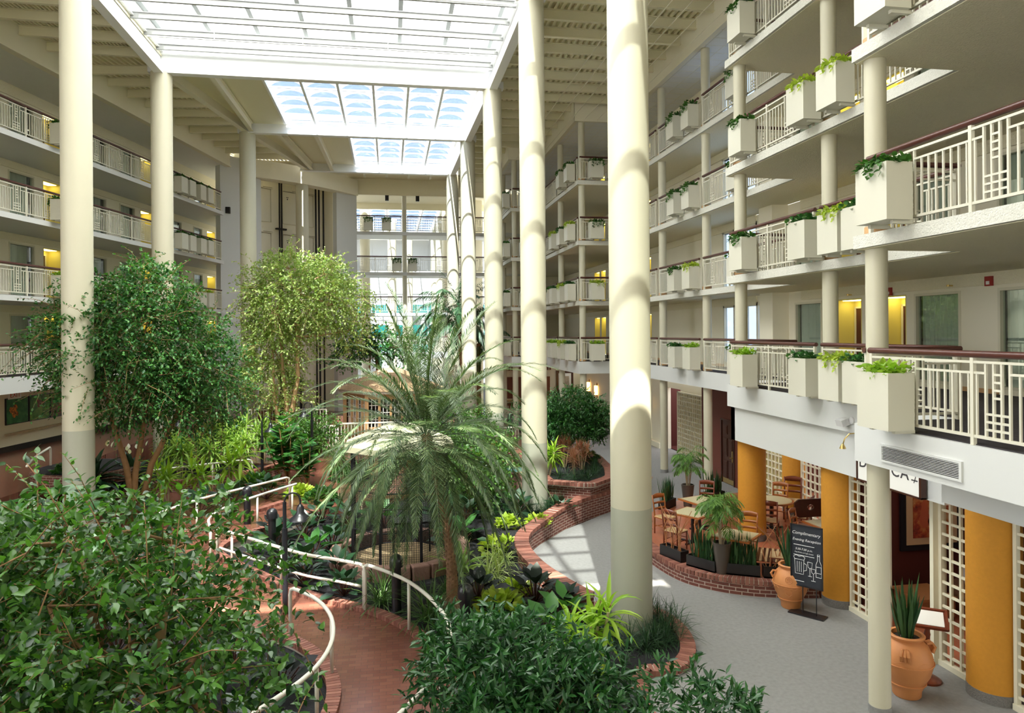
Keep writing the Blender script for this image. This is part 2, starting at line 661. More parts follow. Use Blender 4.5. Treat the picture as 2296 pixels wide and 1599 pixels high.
def window_mesh(wd, ht):
    f = MB()
    t = .06
    f.box(-wd / 2, -.02, 0, -wd / 2 + t, .10, ht)
    f.box(wd / 2 - t, -.02, 0, wd / 2, .10, ht)
    f.box(-wd / 2, -.02, ht - t, wd / 2, .10, ht)
    f.box(-wd / 2, -.02, 0, wd / 2, .10, t)
    p = MB()
    p.box(-wd / 2 + t, .055, t, wd / 2 - t, .067, ht - t)
    c = MB()
    n = 40
    vs = []
    for i in range(n + 1):
        x = -wd / 2 + .02 + (wd * .88) * i / n
        y = .20 + .03 * math.sin(i * 1.9) + .012 * math.sin(i * .7)
        vs += [(x, y, .03), (x, y, ht - .03)]
    c.add(vs, [(2 * i, 2 * i + 2, 2 * i + 3, 2 * i + 1) for i in range(n)])
    d = MB()
    d.box(-wd / 2 - .1, .40, -.05, wd / 2 + .1, .44, ht + .05)
    d.box(-wd / 2 - .1, .12, -.05, -wd / 2 - .06, .40, ht + .05)
    d.box(wd / 2 + .06, .12, -.05, wd / 2 + .1, .40, ht + .05)
    d.box(-wd / 2 - .1, .12, ht + .01, wd / 2 + .1, .40, ht + .05)
    return f, p, c, d


wproto = {}


def window(loc, rz, wd, ht):
    key = (round(wd, 1), round(ht, 1))
    if key not in wproto:
        r = thing(seq('window'), None, None)
        struct(r)
        f, p, c, d = window_mesh(wd, ht)
        f.obj('window_frame', M['lattice'], r)
        p.obj('window_pane', M['glass'], r)
        c.obj('curtain', M['curtain'], r, smooth=True)
        d.obj('window_backing', M['dark'], r)
        wproto[key] = Proto(r)
        return wproto[key].put(loc, rz)
    o = wproto[key].put(loc, rz)
    o.name = seq('window')
    return o


dproto = {}


def alcove(loc, rz, ht=2.2, wd=1.1):
    """recessed yellow entry with a maroon door and a ceiling lamp"""
    key = round(wd, 1)
    if key not in dproto:
        r = thing(seq('door'), None, None)
        struct(r)
        d = .55
        b = MB()
        b.box(-wd / 2, 0, 0, -wd / 2 + .03, d, ht)
        b.box(wd / 2 - .03, 0, 0, wd / 2, d, ht)
        b.box(-wd / 2, d, 0, wd / 2, d + .05, ht)
        b.box(-wd / 2, 0, ht - .03, wd / 2, d, ht)
        b.obj('door_recess', M['alcove'], r)
        b = MB()
        b.box(-wd / 2 + .09, d - .05, 0, -wd / 2 + .09 + .055, d, 2.0)
        b.box(-wd / 2 + .82, d - .05, 0, -wd / 2 + .875, d, 2.0)
        b.box(-wd / 2 + .09, d - .05, 1.95, -wd / 2 + .875, d, 2.0)
        b.obj('door_frame', M['lattice'], r)
        b = MB()
        b.box(-wd / 2 + .145, d - .03, 0, -wd / 2 + .82, d, 1.95)
        dd = b.obj('door_leaf', M['door'], r)
        h = MB()
        h.tube([(-wd / 2 + .74, d - .03, .95), (-wd / 2 + .74, d - .08, .95), (-wd / 2 + .64, d - .085, .95)], .012, 6)
        h.obj('door_handle', M['chrome'], dd)
        e = MB()
        e.box(-.40, .10, ht - .05, .40, .45, ht - .03)
        e.obj('lamp_panel', M['lamp_y'], r)
        dproto[key] = Proto(r)
        return dproto[key].put(loc, rz)
    o = dproto[key].put(loc, rz)
    o.name = seq('door')
    return o


M['lamp_y'] = emis('warm_lamp', (1, .86, .30), 2.4)

# right wing wall: face X=12.3 looking -X. local x runs along -Y (rz = -90deg), local +y = +X
RZ_R = -PI / 2
R_WIN = [(14.42, 1.4), (12.0, 1.5), (19.5, 1.35), (36.2, 1.3), (8.6, 1.5)]
R_ALC = [(17.6, 1.1), (15.85, .9), (34.2, 1.1), (33.0, 1.1), (41.5, 1.1), (40.2, .9), (10.2, 1.1)]
for l in LV:
    z0 = LV[l]
    z1 = (LV[l + 1] - .2) if l < 5 else SOFF
    ops = []
    for y, wd in R_WIN:
        ops.append((-y - wd / 2, -y + wd / 2, .12, 2.2))
    for y, wd in R_ALC:
        ops.append((-y - wd / 2, -y + wd / 2, 0, 2.2))
    ops.append((-25.0, -21.6, .12, 2.2))
    bw = wall_local(-49.6, -1.0, 0, z1 - z0, ops)
    hd = MB()
    hd.box(-49.6, -.05, 2.27, -22.5, 0, z1 - z0)
    hd.box(-19.8, -.05, 2.27, -1, 0, z1 - z0)
    o = struct(bw.obj('wall_right', M['wall'], loc=(WX, 0, z0), rot=RZ_R), '%s floor wall behind the right gallery' % ORD[l])
    hd.obj('wall_header', M['stucco'], None, loc=(WX, 0, z0), rot=RZ_R)['kind'] = 'structure'
    bb = MB()
    bb.box(-8.0, -.02, .014, -7.0, 0, .11)
    xs = -49.6
    for a, c, za, zb in sorted(ops):
        bb.box(xs, -.018, .014, a, 0, .11)
        xs = c
    struct(bb.obj('baseboard_right', M['wood_l'], loc=(WX, 0, z0), rot=RZ_R))
    for y, wd in R_WIN:
        window((WX, y, z0 + .12), RZ_R, wd, 2.08)
    for y, wd in R_ALC:
        alcove((WX, y, z0), RZ_R, 2.2, wd)
    # bright exterior window strip of the lounge
    r = struct(thing(seq('window'), None, None, (WX, 23.3, z0 + .12)), 'bright outside window beside the columns, %s floor' % ORD[l])
    fr, gl = MB(), MB()
    for k in range(5):
        y = 21.62 + .82 * k
        fr.box(WX - .02, y, z0 + .12, WX + .10, y + .10, z0 + 2.32)
    fr.box(WX - .02, 21.6, z0 + 2.2, WX + .1, 25.0, z0 + 2.32)
    fr.box(WX - .02, 21.6, z0 + .12, WX + .1, 25.0, z0 + .2)
    fr.obj('window_frame', M['lattice'], r)
    gl.box(WX + .05, 21.7, z0 + .2, WX + .06, 24.95, z0 + 2.2)
    gl.obj('window_pane', M['dome'], r)
    # projecting pier between bays
    b = MB()
    b.box(WX - .55, 20.55, z0 + .014, WX, 21.35, z1)
    struct(b.obj('wall_pier', M['wall']), 'wall pier beside the bright window, %s floor' % ORD[l])

# right ground floor wall
b = wall_local(-49.6, -26.3, 0, 3.66, [(-32.0, -30.5, 0, 2.9)])
struct(b.obj('wall_right_ground', M['wall'], loc=(12.9, 0, 0), rot=RZ_R), 'ground floor wall behind the lobby columns')
b = MB()
b.box(13.06, 26.5, 0, 16.5, 32.6, .02)
b.box(16.4, 26, 0, 16.5, 33, 3.6)
b.box(13.06, 32.6, 0, 16.5, 32.7, 3.6)
b.box(13.06, 26.4, 0, 16.5, 26.5, 3.6)
struct(b.obj('wall_dining_room', M['redwall']), 'dim dining room beyond the lobby')

# ---- left wing
for l in LV:
    th = .55 if l == 2 else .19
    pl = [LP(-14, 0)[:2], LP(16.6, 0)[:2], LP(16.6, -.6)[:2], LP(24, -.6)[:2], LP(24, -4.6)[:2], LP(-14, -4.6)[:2]]
    b = MB()
    b.prism(pl, LV[l] - th, LV[l])
    struct(b.obj('floor_balcony_slab', M['white']), 'left gallery slab of the %s floor' % ORD[l])
    b = MB()
    b.prism([LP(-14, -.07)[:2], LP(16.5, -.07)[:2], LP(16.5, -2.4)[:2], LP(-14, -2.4)[:2]], LV[l] + .002, LV[l] + .014)
    struct(b.obj('floor_balcony_carpet', M['carpet_dk']), 'dark carpet of the %s floor left gallery' % ORD[l])
RZ_L = math.atan2(T.y, T.x)      # local x along T, local +y = -NL (away from the atrium)
L_WIN = [(4.25, 1.35), (9.05, 1.3), (11.4, 1.3), (-1.2, 1.35), (16.2, 1.0), (18.6, 1.1)]
L_ALC = [(6.0, 1.1), (13.1, 1.1), (.8, 1.1), (20.3, 1.1), (21.5, .9)]
for l in LV:
    z0 = LV[l]
    z1 = (LV[l + 1] - .2) if l < 5 else SOFF
    ops = [(s - wd / 2, s + wd / 2, .12, 2.2) for s, wd in L_WIN] + [(s - wd / 2, s + wd / 2, 0, 2.2) for s, wd in L_ALC]
    bw = wall_local(-14, 24, 0, z1 - z0, ops)
    p = LP(0, -2.45, z0)
    struct(bw.obj('wall_left', M['wall'], loc=p, rot=RZ_L), '%s floor wall behind the left gallery' % ORD[l])
    hd = MB()
    hd.box(-14, -.05, 2.27, 24, 0, z1 - z0)
    struct(hd.obj('wall_header', M['stucco'], loc=p, rot=RZ_L))
    for s, wd in L_WIN:
        window(LP(s, -2.45, z0 + .12), RZ_L, wd, 2.08)
    for s, wd in L_ALC:
        alcove(LP(s, -2.45, z0), RZ_L, 2.2, wd)
# left ground floor wall, terrace, ceiling
b = wall_local(-14, 24, 1.2, 3.66, [])
struct(b.obj('wall_left_ground', M['wall'], loc=LP(0, -2.45), rot=RZ_L), 'pale ground floor wall hung with butterfly pictures')
b = MB()
b.box(-14, -.02, 1.2, 24, 0, 1.42)
struct(b.obj('baseboard_left', M['dark'], loc=LP(0, -2.45), rot=RZ_L))
b = MB()
b.prism([LP(-14, -2.5)[:2], LP(24, -2.5)[:2], LP(24, 1.2)[:2], LP(12, 1.6)[:2], LP(7, 1.0)[:2], LP(3, 1.6)[:2], LP(-2, 2.9)[:2], LP(-14, 3.4)[:2]], -.1, 1.2)
struct(b.obj('floor_left_terrace', M['path']), 'red brick floor of the left terrace')
b = MB()
b.prism([LP(-14, 0)[:2], LP(17.2, 0)[:2], LP(17.2, -.5)[:2], LP(24, -.5)[:2], LP(24, -2.5)[:2], LP(-14, -2.5)[:2]], SOFF, SOFF + .06)
struct(b.obj('ceiling_left', M['soffit']), 'tile ceiling of the top left gallery')
b = MB()
p, q = Vector(LP(-14, .04, SOFF + .45)), Vector(LP(17.2, .04, SOFF + .45))
b.bar(p, q, .17, 1.0)
b.bar(p + Vector((0, 0, -.48)), q + Vector((0, 0, -.48)), .30, .06)
struct(b.obj('trim_fascia_left', M['cream']), 'cream fascia along the top left gallery ceiling')

# ---- big atrium columns
COLS = [(4.42, 12.8, 0, 'nearest big column of the right row'), (4.2, 20.8, 0, 'second big column of the right row'), (4.17, 28.8, 0, 'third big column of the right row'), (4.02, 36.8, 0, 'fourth big column of the right row'), (3.92, 44.8, 0, 'fifth big column of the right row'),
        (-8.25, 20.8, .75, 'nearest big column on the left'), (-8.45, 28.8, .75, 'second big column on the left'), (-6.85, 36.8, .4, 'third big column on the left'), (-5.3, 45.6, .4, 'column in front of the elevator shafts'),
        (4.5, 57, 0, 'far column'), (4.5, 65, 0, 'far column'), (4.5, 73, 0, 'far column'), (-1.9, 57, 0, 'far column'), (.2, 65, 0, 'far column'), (1.9, 73, 0, 'far column')]
for x, y, dz, lab in COLS:
    b = MB()
    r = .38
    zt = 2.3 + dz
    n = 40
    b.lathe((x, y, 0), [(r + .002, -.1), (r + .002, zt)], n, 1, cap=False)
    b.lathe((x, y, 0), [(r, zt), (r, 15.45)], n, 0)
    struct(b.obj('column', [M['col'], M['col_low']], smooth=True), lab)
    c = MB()
    c.box(x - .45, y - .14, 15.45, x + .45, y + .14, 15.75)
    struct(c.obj('trim_column_cap', M['steel']))
# ---- slim gallery columns
SL = [(6.98, 9.34, 1), (8.75, 13.1, 0), (8.72, 16.75, 0), (10.6, 22.74, 1), (10.6, 26.71, 1), (8.66, 31.55, 1), (8.66, 35.6, 1), (6.85, 39.05, 1), (6.85, 43.0, 1), (7.0, 3.5, 0)]
for x, y, gr in SL:
    for l in ([1] if gr else []) + [2, 3, 4, 5]:
        z0 = 0 if l == 1 else LV[l]
        z1 = (LV[l + 1] - .2 if l < 5 else SOFF) if l > 1 else 3.66
        b = MB()
        b.lathe((x, y, 0), [(.15, z0 + .12), (.15, z1)], 24)
        b.lathe((x, y, 0), [(.158, z0), (.158, z0 + .12)], 24, 1)
        struct(b.obj('column_slim', [M['col'], M['carpet'] if l == 1 else M['wood_l']], smooth=True), 'slim round column of the right gallery, %s floor' % (ORD.get(l, 'ground')))

# ---- roof: girders, joists, deck
GZ = 15.45


def beam(name, p, q, w, h, m, lab=None):
    b = MB()
    b.ibeam(p, q, w, h)
    return struct(b.obj(name, m), lab)


gp = [(4.6, -3)] + [(c[0], c[1]) for c in COLS[:5]] + [(3.9, 50)]
for i in range(6):
    beam('trim_girder', (*gp[i], GZ - .1), (*gp[i + 1], GZ - .1), .32, .85, M['steel'], 'white girder over the right column row')
beam('trim_girder', (-8.45, -3, GZ - .1), (-8.45, 28.8, GZ - .1), .32, .85, M['steel'], 'long white girder over the left columns')
for y, x0 in ((28.7, -8.45), (36.6, -6.8), (44.7, -5.3)):
    beam('trim_girder', (x0, y, GZ - .05), (3.9, y, GZ - .05), .34, .75, M['steel'], 'white cross girder between the skylights')
beam('trim_girder', (-8.45, 28.8, GZ), (-6.85, 36.8, GZ), .28, .5, M['cream'], 'diagonal girder')
beam('trim_girder', (-6.7, 28.8, GZ), (-6.6, 36.4, GZ), .2, .4, M['cream'])
beam('trim_girder', (-6.85, 36.8, GZ), (-4.9, 44.7, GZ), .28, .5, M['cream'], 'diagonal girder')
beam('trim_girder', (-5.4, 36.8, GZ), (-4.6, 44.4, GZ), .2, .4, M['cream'])
beam('trim_girder', (-3.6, 36.8, GZ), (-3.4, 44.6, GZ), .2, .4, M['cream'])


def deckpiece(poly4, z, pitch=.22, hh=.10):
    """corrugated deck, flutes run from edge (p0,p1) to edge (p3,p2)"""
    p0, p1, p2, p3 = [Vector((*p, z)) for p in poly4]
    n = int((p1 - p0).length / pitch)
    b = MB()
    vs = []
    for i in range(n + 1):
        for k, dz in ((0, 0), (.38, 0), (.5, hh), (.88, hh)):
            t = min(1, (i + k) / n)
            a = p0.lerp(p1, t)
            c = p3.lerp(p2, t)
            vs += [a + Vector((0, 0, dz)), c + Vector((0, 0, dz))]
    m = len(vs) // 2
    b.add(vs, [(2 * i, 2 * i + 1, 2 * i + 3, 2 * i + 2) for i in range(m - 1)])
    o = MB()
    b.prism([q[:2] for q in (p0, p1, p2, p3)], z + hh + .01, z + hh + .06)
    return b


JZ = 15.62
JD = JZ + .42
struct(deckpiece([(4.2, -4), (12.6, -4), (12.6, 52), (4.2, 52)], JD).obj('roof_deck_right', M['deck']), 'corrugated roof deck over the right side')
struct(deckpiece([(-17, -4), (-8.4, -4), (-8.4, 28.8), (-13, 28.8)], JD).obj('roof_deck_left', M['deck']), 'corrugated roof deck over the left side')
struct(deckpiece([(-13.4, 28.8), (-8.45, 28.8), (-5.3, 45), (-10, 45)], JD).obj('roof_deck_left', M['deck']), 'corrugated roof deck beside the left columns')
struct(deckpiece([(-8.4, -4), (4.2, -4), (4.2, 5.4), (-8.4, 5.4)], JD).obj('roof_deck_near', M['deck']))
b = MB()
b.prism([(-8.45, 28.8), (-5.0, 28.8), (-5.0, 36.6), (-6.85, 36.7)], GZ + .45, GZ + .55)
b.prism([(-6.85, 36.7), (-2.05, 36.7), (-2.05, 44.7), (-5.3, 44.7)], GZ + .45, GZ + .55)
struct(b.obj('roof_flat_panel', M['deck']), 'flat cream roof panels beside the stepped skylights')
b = MB()
b.prism([(-8, 44.9), (12.6, 44.9), (12.6, 56), (-8, 56)], GZ + .5, GZ + .6)
struct(b.obj('roof_back', M['stucco']))
b = MB()
for k in range(5):
    x = -1.6 + 1.4 * k
    b.box(x, 44.9, GZ + .2, x + .12, 47.2, GZ + .5)
struct(b.obj('trim_back_joists', M['joist']))
jm = MB()
jm.ibeam((0, 0, .08), (1, 0, .08), .15, .34, .022)
jo = jm.obj('roof_joist', M['joist'])
struct(jo, 'cream roof joist')
used = False


def joist(p, q):
    global used
    p, q = Vector(p), Vector(q)
    d = q - p
    if used:
        o = jo.copy()
        COL.objects.link(o)
    else:
        o = jo
        used = True
    o.location = p
    o.rotation_euler = (0, 0, math.atan2(d.y, d.x))
    o.scale = (d.length, 1, 1)


for k in range(36):
    y = 4.0 + 1.33 * k
    x1 = [s[1] for s in SECS if s[2] <= y < s[3]]
    joist((4.3, y, JZ), ((x1[0] if x1 else 6.6) - .1, y, JZ))
for k in range(16):
    y = 8.0 + 1.33 * k
    e = -12.52 + (y - 25.8) * .2085
    joist((e + .1, y - .15, JZ), (-8.6, y, JZ))
for k in range(11):
    y = 29.6 + 1.33 * k
    e = -12.52 + (y - 25.8) * .2085
    xr = -8.45 + (y - 28.8) * .2
    joist((e + .15, y + .45, JZ), (xr, y, JZ))


# ---- skylights
def skylight(x0, x1, y0, y1, nx, ny, z, dome, lab):
    r = struct(thing('skylight', None, None, ((x0 + x1) / 2, (y0 + y1) / 2, z)), lab)
    f = MB()
    for i in range(nx + 1):
        x = x0 + (x1 - x0) * i / nx
        f.box(x - .05, y0, z - .16, x + .05, y1, z + .02)
    f.obj('skylight_frame', M['steel'], r)
    f = MB()
    for j in range(ny + 1):
        y = y0 + (y1 - y0) * j / ny
        f.box(x0, y - .03, z - .03, x1, y + .03, z + .04)
    f.obj('skylight_crossbar', M['steel'], r)
    p = MB()
    g = 8
    for i in range(nx):
        for j in range(ny):
            xa, xb = x0 + (x1 - x0) * i / nx + .06, x0 + (x1 - x0) * (i + 1) / nx - .06
            ya, yb = y0 + (y1 - y0) * j / ny + .04, y0 + (y1 - y0) * (j + 1) / ny - .04
            vs = []
            for a in range(g + 1):
                for c in range(g + 1):
                    u, v = 2 * a / g - 1, 2 * c / g - 1
                    q = max(0, 1 - u * u) ** .5 * max(0, 1 - v * v) ** .5
                    vs.append((xa + (xb - xa) * a / g, ya + (yb - ya) * c / g, z + .05 + dome * q))
            p.add(vs, [(a * (g + 1) + c, (a + 1) * (g + 1) + c, (a + 1) * (g + 1) + c + 1, a * (g + 1) + c + 1) for a in range(g) for c in range(g)])
    p.obj('skylight_dome_pane', M['dome'], r, smooth=2)
    return r


skylight(-5.0, 3.75, 28.9, 36.4, 6, 6, GZ + .55, .42, 'middle skylight of clear domes, six bays wide')
skylight(-2.05, 3.6, 36.8, 44.5, 4, 6, GZ + .55, .42, 'small far skylight of clear domes, four bays wide')
skylight(-3.2, 4.3, 56.5, 76, 5, 12, GZ + .55, .42, 'skylight of the atrium beyond the bridges')
r = struct(thing('skylight', None, None, (-2.2, 18, 16.6)), 'largest white skylight directly above the garden')
f = MB()
for k in range(8):
    x = -8.3 + 1.75 * k
    f.box(x - .08, 5.4, 16.86, x + .08, 28.6, 16.97)
f.obj('skylight_frame', M['rib'], r)
p = MB()
p.box(-8.4, 5.4, 16.98, 4.2, 28.6, 17.0)
p.obj('skylight_pane', M['sky_pane'], r)
b = MB()
b.box(-8.5, 5.4, GZ + .75, -8.4, 28.7, 17.0)
b.box(4.15, 5.4, GZ + .75, 4.25, 28.7, 17.0)
b.box(-8.5, 28.6, GZ + .7, 4.25, 28.7, 17.0)
b.obj('skylight_upstand', M['white'], r)
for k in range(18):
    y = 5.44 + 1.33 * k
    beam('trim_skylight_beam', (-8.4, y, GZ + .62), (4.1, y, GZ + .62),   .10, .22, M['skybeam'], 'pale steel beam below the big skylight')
for y in (22.2, 26.4):
    b = MB()
    b.tube([(-8.2, y, GZ + .45), (4.0, y, GZ + .45)], .03, 6)
    for k in range(4):
        b.tube([(-6 + 3 * k, y, GZ + .45), (-6 + 3 * k, y, GZ + .7)], .012, 5)
    struct(b.obj('trim_sprinkler_pipe', M['steel']), 'white sprinkler pipe below the big skylight')
# plumbing pipe in right roof
b = MB()
for y in (16.6, 23.5):
    b.tube([(4.4, y, JZ - .1), (10, y, JZ - .1)], .045, 8)
struct(b.obj('trim_roof_pipe', M['joist']))

# ---- elevator tower
TA = Vector((-9.3, 42.4, 0))
TT = Vector((7.1, 6.2, 0)) / 9.426
TN = Vector((TT.y, -TT.x, 0))     # towards the atrium
RZ_T = math.atan2(TT.y, TT.x)
b = MB()
b.box(-.1, 0, -.1, 2.45, .5, SOFF + .6)
b.box(7.87, 0, -.1, 9.5, .6, SOFF + .2)
struct(b.obj('wall_elevator_tower', M['white'], loc=TA, rot=RZ_T), 'white front piers of the elevator tower')
b = MB()
n = 14
vs = []
for i in range(n + 1):
    s = 1.2 + (9.5 - 1.2) * i / n
    y = -.15 - .55 * math.sin(PI * i / n)
    for yy, zz in ((y, 14.72), (y, 15.75), (y + .8, 15.75), (y + .8, 14.72)):
        vs.append((s, yy, zz))
fs = []
for i in range(n):
    for j in range(4):
        fs.append((4 * i + j, 4 * i + (j + 1) % 4, 4 * i + 4 + (j + 1) % 4, 4 * i + 4 + j))
b.add(vs, fs)
struct(b.obj('trim_tower_header', M['cream'], loc=TA, rot=RZ_T), 'curved cream header beam over the elevator shafts')
b = MB()
b.box(2.45, 1.62, 0, 7.9, 1.7, 15.8)
b.box(2.45, .4, 0, 2.5, 1.7, 15.8)
b.box(7.85, .4, 0, 7.9, 1.7, 15.8)
struct(b.obj('wall_elevator_shaft', M['wall'], loc=TA, rot=RZ_T), 'cream back wall of the elevator shafts')
for col, s0 in enumerate((2.6, 4.9, 6.15)):
    for l in (2, 3, 4, 5):
        wd = 1.55 if col == 0 else 1.1
        z = LV[l]
        b = MB()
        b.box(s0, 1.5, z + .1, s0 + wd * .5 - .01, 1.6, z + 2.1)
        b.box(s0 + wd * .5 + .01, 1.53, z + .1, s0 + wd - .12, 1.6, z + 2.1)
        b.box(s0 + wd - .09, 1.52, z + .1, s0 + wd - .05, 1.6, z + 2.2)
        b.box(s0 - .05, 1.42, z + 2.15, s0 + wd * .55, 1.6, z + 2.5)
        b.box(s0 + wd * .55, 1.48, z + 2.15, s0 + wd, 1.6, z + 2.19)
        b.box(s0 + wd * .55, 1.5, z + 2.24, s0 + wd, 1.6, z + 2.27)
        b.box(s0 + wd * .22, 1.49, z + 1.75, s0 + wd * .27, 1.5, z + 1.8, 1)
        b.box(s0 + wd * .30, 1.49, z + 1.75, s0 + wd * .35, 1.5, z + 1.8, 1)
        b.box(s0 + wd * .255, 1.49, z + 1.62, s0 + wd * .315, 1.5, z + 1.70, 1)
        struct(b.obj(seq('door'), [M['cream'], M['ink']], loc=TA, rot=RZ_T), 'elevator shaft hatch, %s floor' % ORD[l])
b = MB()
for s in (4.45, 4.6):
    b.box(s, 1.2, 0, s + .06, 1.3, 15.4)
for s in (7.05, 7.3):
    b.box(s, 1.1, 0, s + .07, 1.2, 15.4)
b.box(7.5, .9, 0, 7.56, 1.0, 15.4)
for z in LV.values():
    b.box(4.3, 1.25, z - .35, 5.0, 1.45, z - .25)
struct(b.obj('trim_elevator_rail', M['dark'], loc=TA, rot=RZ_T), 'dark steel guide rails of the elevator')

# ---- bridges at the back
for l in LV:
    th = .4 if l == 2 else .22
    b = MB()
    b.box(-3.0, 49, LV[l] - th, 7.2, 51.4, LV[l])
    struct(b.obj('floor_bridge', M['white']), 'bridge slab of the %s floor at the far end' % ORD[l])
    b = MB()
    b.lathe((1.0, 49.25, LV[l]), [(.16, 0), (.16, (LV[l + 1] - .22 if l < 5 else SOFF) - LV[l])], 16)
    struct(b.obj('column_slim', M['col'], smooth=True), 'slim column on the bridge, %s floor' % ORD[l])
b = MB()
b.lathe((1.0, 49.25, 0), [(.16, 0), (.16, 3.8)], 16)
struct(b.obj('column_slim', M['col'], smooth=True))
b = MB()
b.box(-3.2, 48.9, SOFF - .25, 7.4, 49.1, SOFF + .9)
b.box(-3.2, 49.1, SOFF - .05, 7.4, 53, SOFF + .05)
b.box(-3.2, 53, SOFF - .5, 7.4, 53.2, SOFF + .9)
struct(b.obj('trim_bridge_soffit', M['stucco']), 'cream beam and soffit over the top bridge')
b = MB()
b.box(5.0, 51.2, 0, 6.6, 51.5, SOFF)
b.box(5.0, 51.5, 0, 5.1, 54, SOFF)
struct(b.obj('wall_bridge_end', M['wall']))
# atrium beyond
b = MB()
b.box(-9, 53, SOFF + .6, -3.2, 80, SOFF + .7)
b.box(4.3, 53, SOFF + .6, 12, 80, SOFF + .7)
b.box(-9, 76, SOFF + .6, 12, 80, SOFF + .7)
struct(b.obj('roof_far', M['deck']))
b = MB()
b.box(-12, 78, -.1, 14, 78.2, 3.4)
for z, h in ((4.3, .9), (6.4, .9), (8.6, 7)):
    b.box(-12, 78, z, 14, 78.2, z + h)
for x in range(-12, 15, 2):
    b.box(x, 77.95, 0, x + .12, 78.05, SOFF)
b.box(6.5, 54, 0, 6.7, 78, SOFF)
struct(b.obj('wall_far', M['white']), 'window wall of the atrium beyond')
b = MB()
b.box(-12, 78.1, 0, 14, 78.12, SOFF)
M['teal'] = glassmat('teal_glass', (.12, .42, .40), .12)
struct(b.obj('window_far', M['teal']), 'teal window glass at the far end')
for l in (3, 4, 5):
    b = MB()
    b.box(-9, 54, LV[l] - .2, -3.5, 78, LV[l])
    b.box(-3.6, 54, LV[l], -3.5, 78, LV[l] + .9)
    struct(b.obj('floor_far_gallery', M['white']))
# ================================================================== FOLIAGE TOOLS
def frames(D, up=None):
    D = D / np.maximum(np.linalg.norm(D, axis=1, keepdims=True), 1e-9)
    if up is None:
        up = np.tile([0., 0., 1.], (len(D), 1))
    S = np.cross(D, up)
    bad = np.linalg.norm(S, axis=1) < 1e-3
    S[bad] = [1., 0, 0]
    S /= np.linalg.norm(S, axis=1, keepdims=True)
    Nn = np.cross(S, D)
    return D, S, Nn


# leaf templates: (across, along, lift)
T_OVATE = (np.array([(0, 0, 0), (.26, .30, .05), (.24, .62, .02), (0, 1, -.12), (-.24, .62, .02), (-.26, .30, .05), (0, .35, -.02), (0, .68, -.05)]),
           [(0, 1, 6), (1, 2, 7, 6), (2, 3, 7), (0, 6, 5), (6, 7, 4, 5), (7, 3, 4)])
T_NARROW = (np.array([(0, 0, 0), (.09, .35, .03), (.075, .7, .0), (0, 1, -.10), (-.075, .7, .0), (-.09, .35, .03), (0, .5, -.02)]),
            [(0, 1, 6), (1, 2, 3, 6), (0, 6, 5), (6, 3, 4, 5)])
T_HEART = (np.array([(0, 0, 0), (.30, -.06, .06), (.42, .25, .06), (.26, .66, .0), (0, 1.02, -.16), (-.26, .66, .0), (-.42, .25, .06), (-.30, -.06, .06), (0, .5, -.05)]),
           [(0, 1, 2, 8), (2, 3, 8), (3, 4, 8), (0, 8, 6, 7), (6, 8, 5), (5, 8, 4)])
T_FIDDLE = (np.array([(0, 0, 0), (.16, .15, .05), (.20, .4, .03), (.36, .75, .05), (.2, 1.0, -.04), (0, 1.03, -.08), (-.2, 1.0, -.04), (-.36, .75, .05), (-.20, .4, .03), (-.16, .15, .05), (0, .4, -.03), (0, .75, -.05)]),
            [(0, 1, 2, 10), (2, 3, 11, 10), (3, 4, 5, 11), (0, 10, 8, 9), (10, 11, 7, 8), (11, 5, 6, 7)])


def leaf_arrays(tmpl, P, D, size, roll=.6, rng=RNG):
    n = len(P)
    D, S, Z = frames(np.asarray(D, float))
    a = rng.uniform(-roll, roll, n)[:, None]
    S2 = S * np.cos(a) + Z * np.sin(a)
    Z2 = np.cross(S2, D)
    tv, tf = tmpl
    size = np.broadcast_to(np.asarray(size, float), (n,))
    V = P[:, None, :] + size[:, None, None] * (tv[None, :, 0:1] * S2[:, None, :] + tv[None, :, 1:2] * D[:, None, :] + tv[None, :, 2:3] * Z2[:, None, :])
    return V.reshape(-1, 3), [tf, len(tv), n]


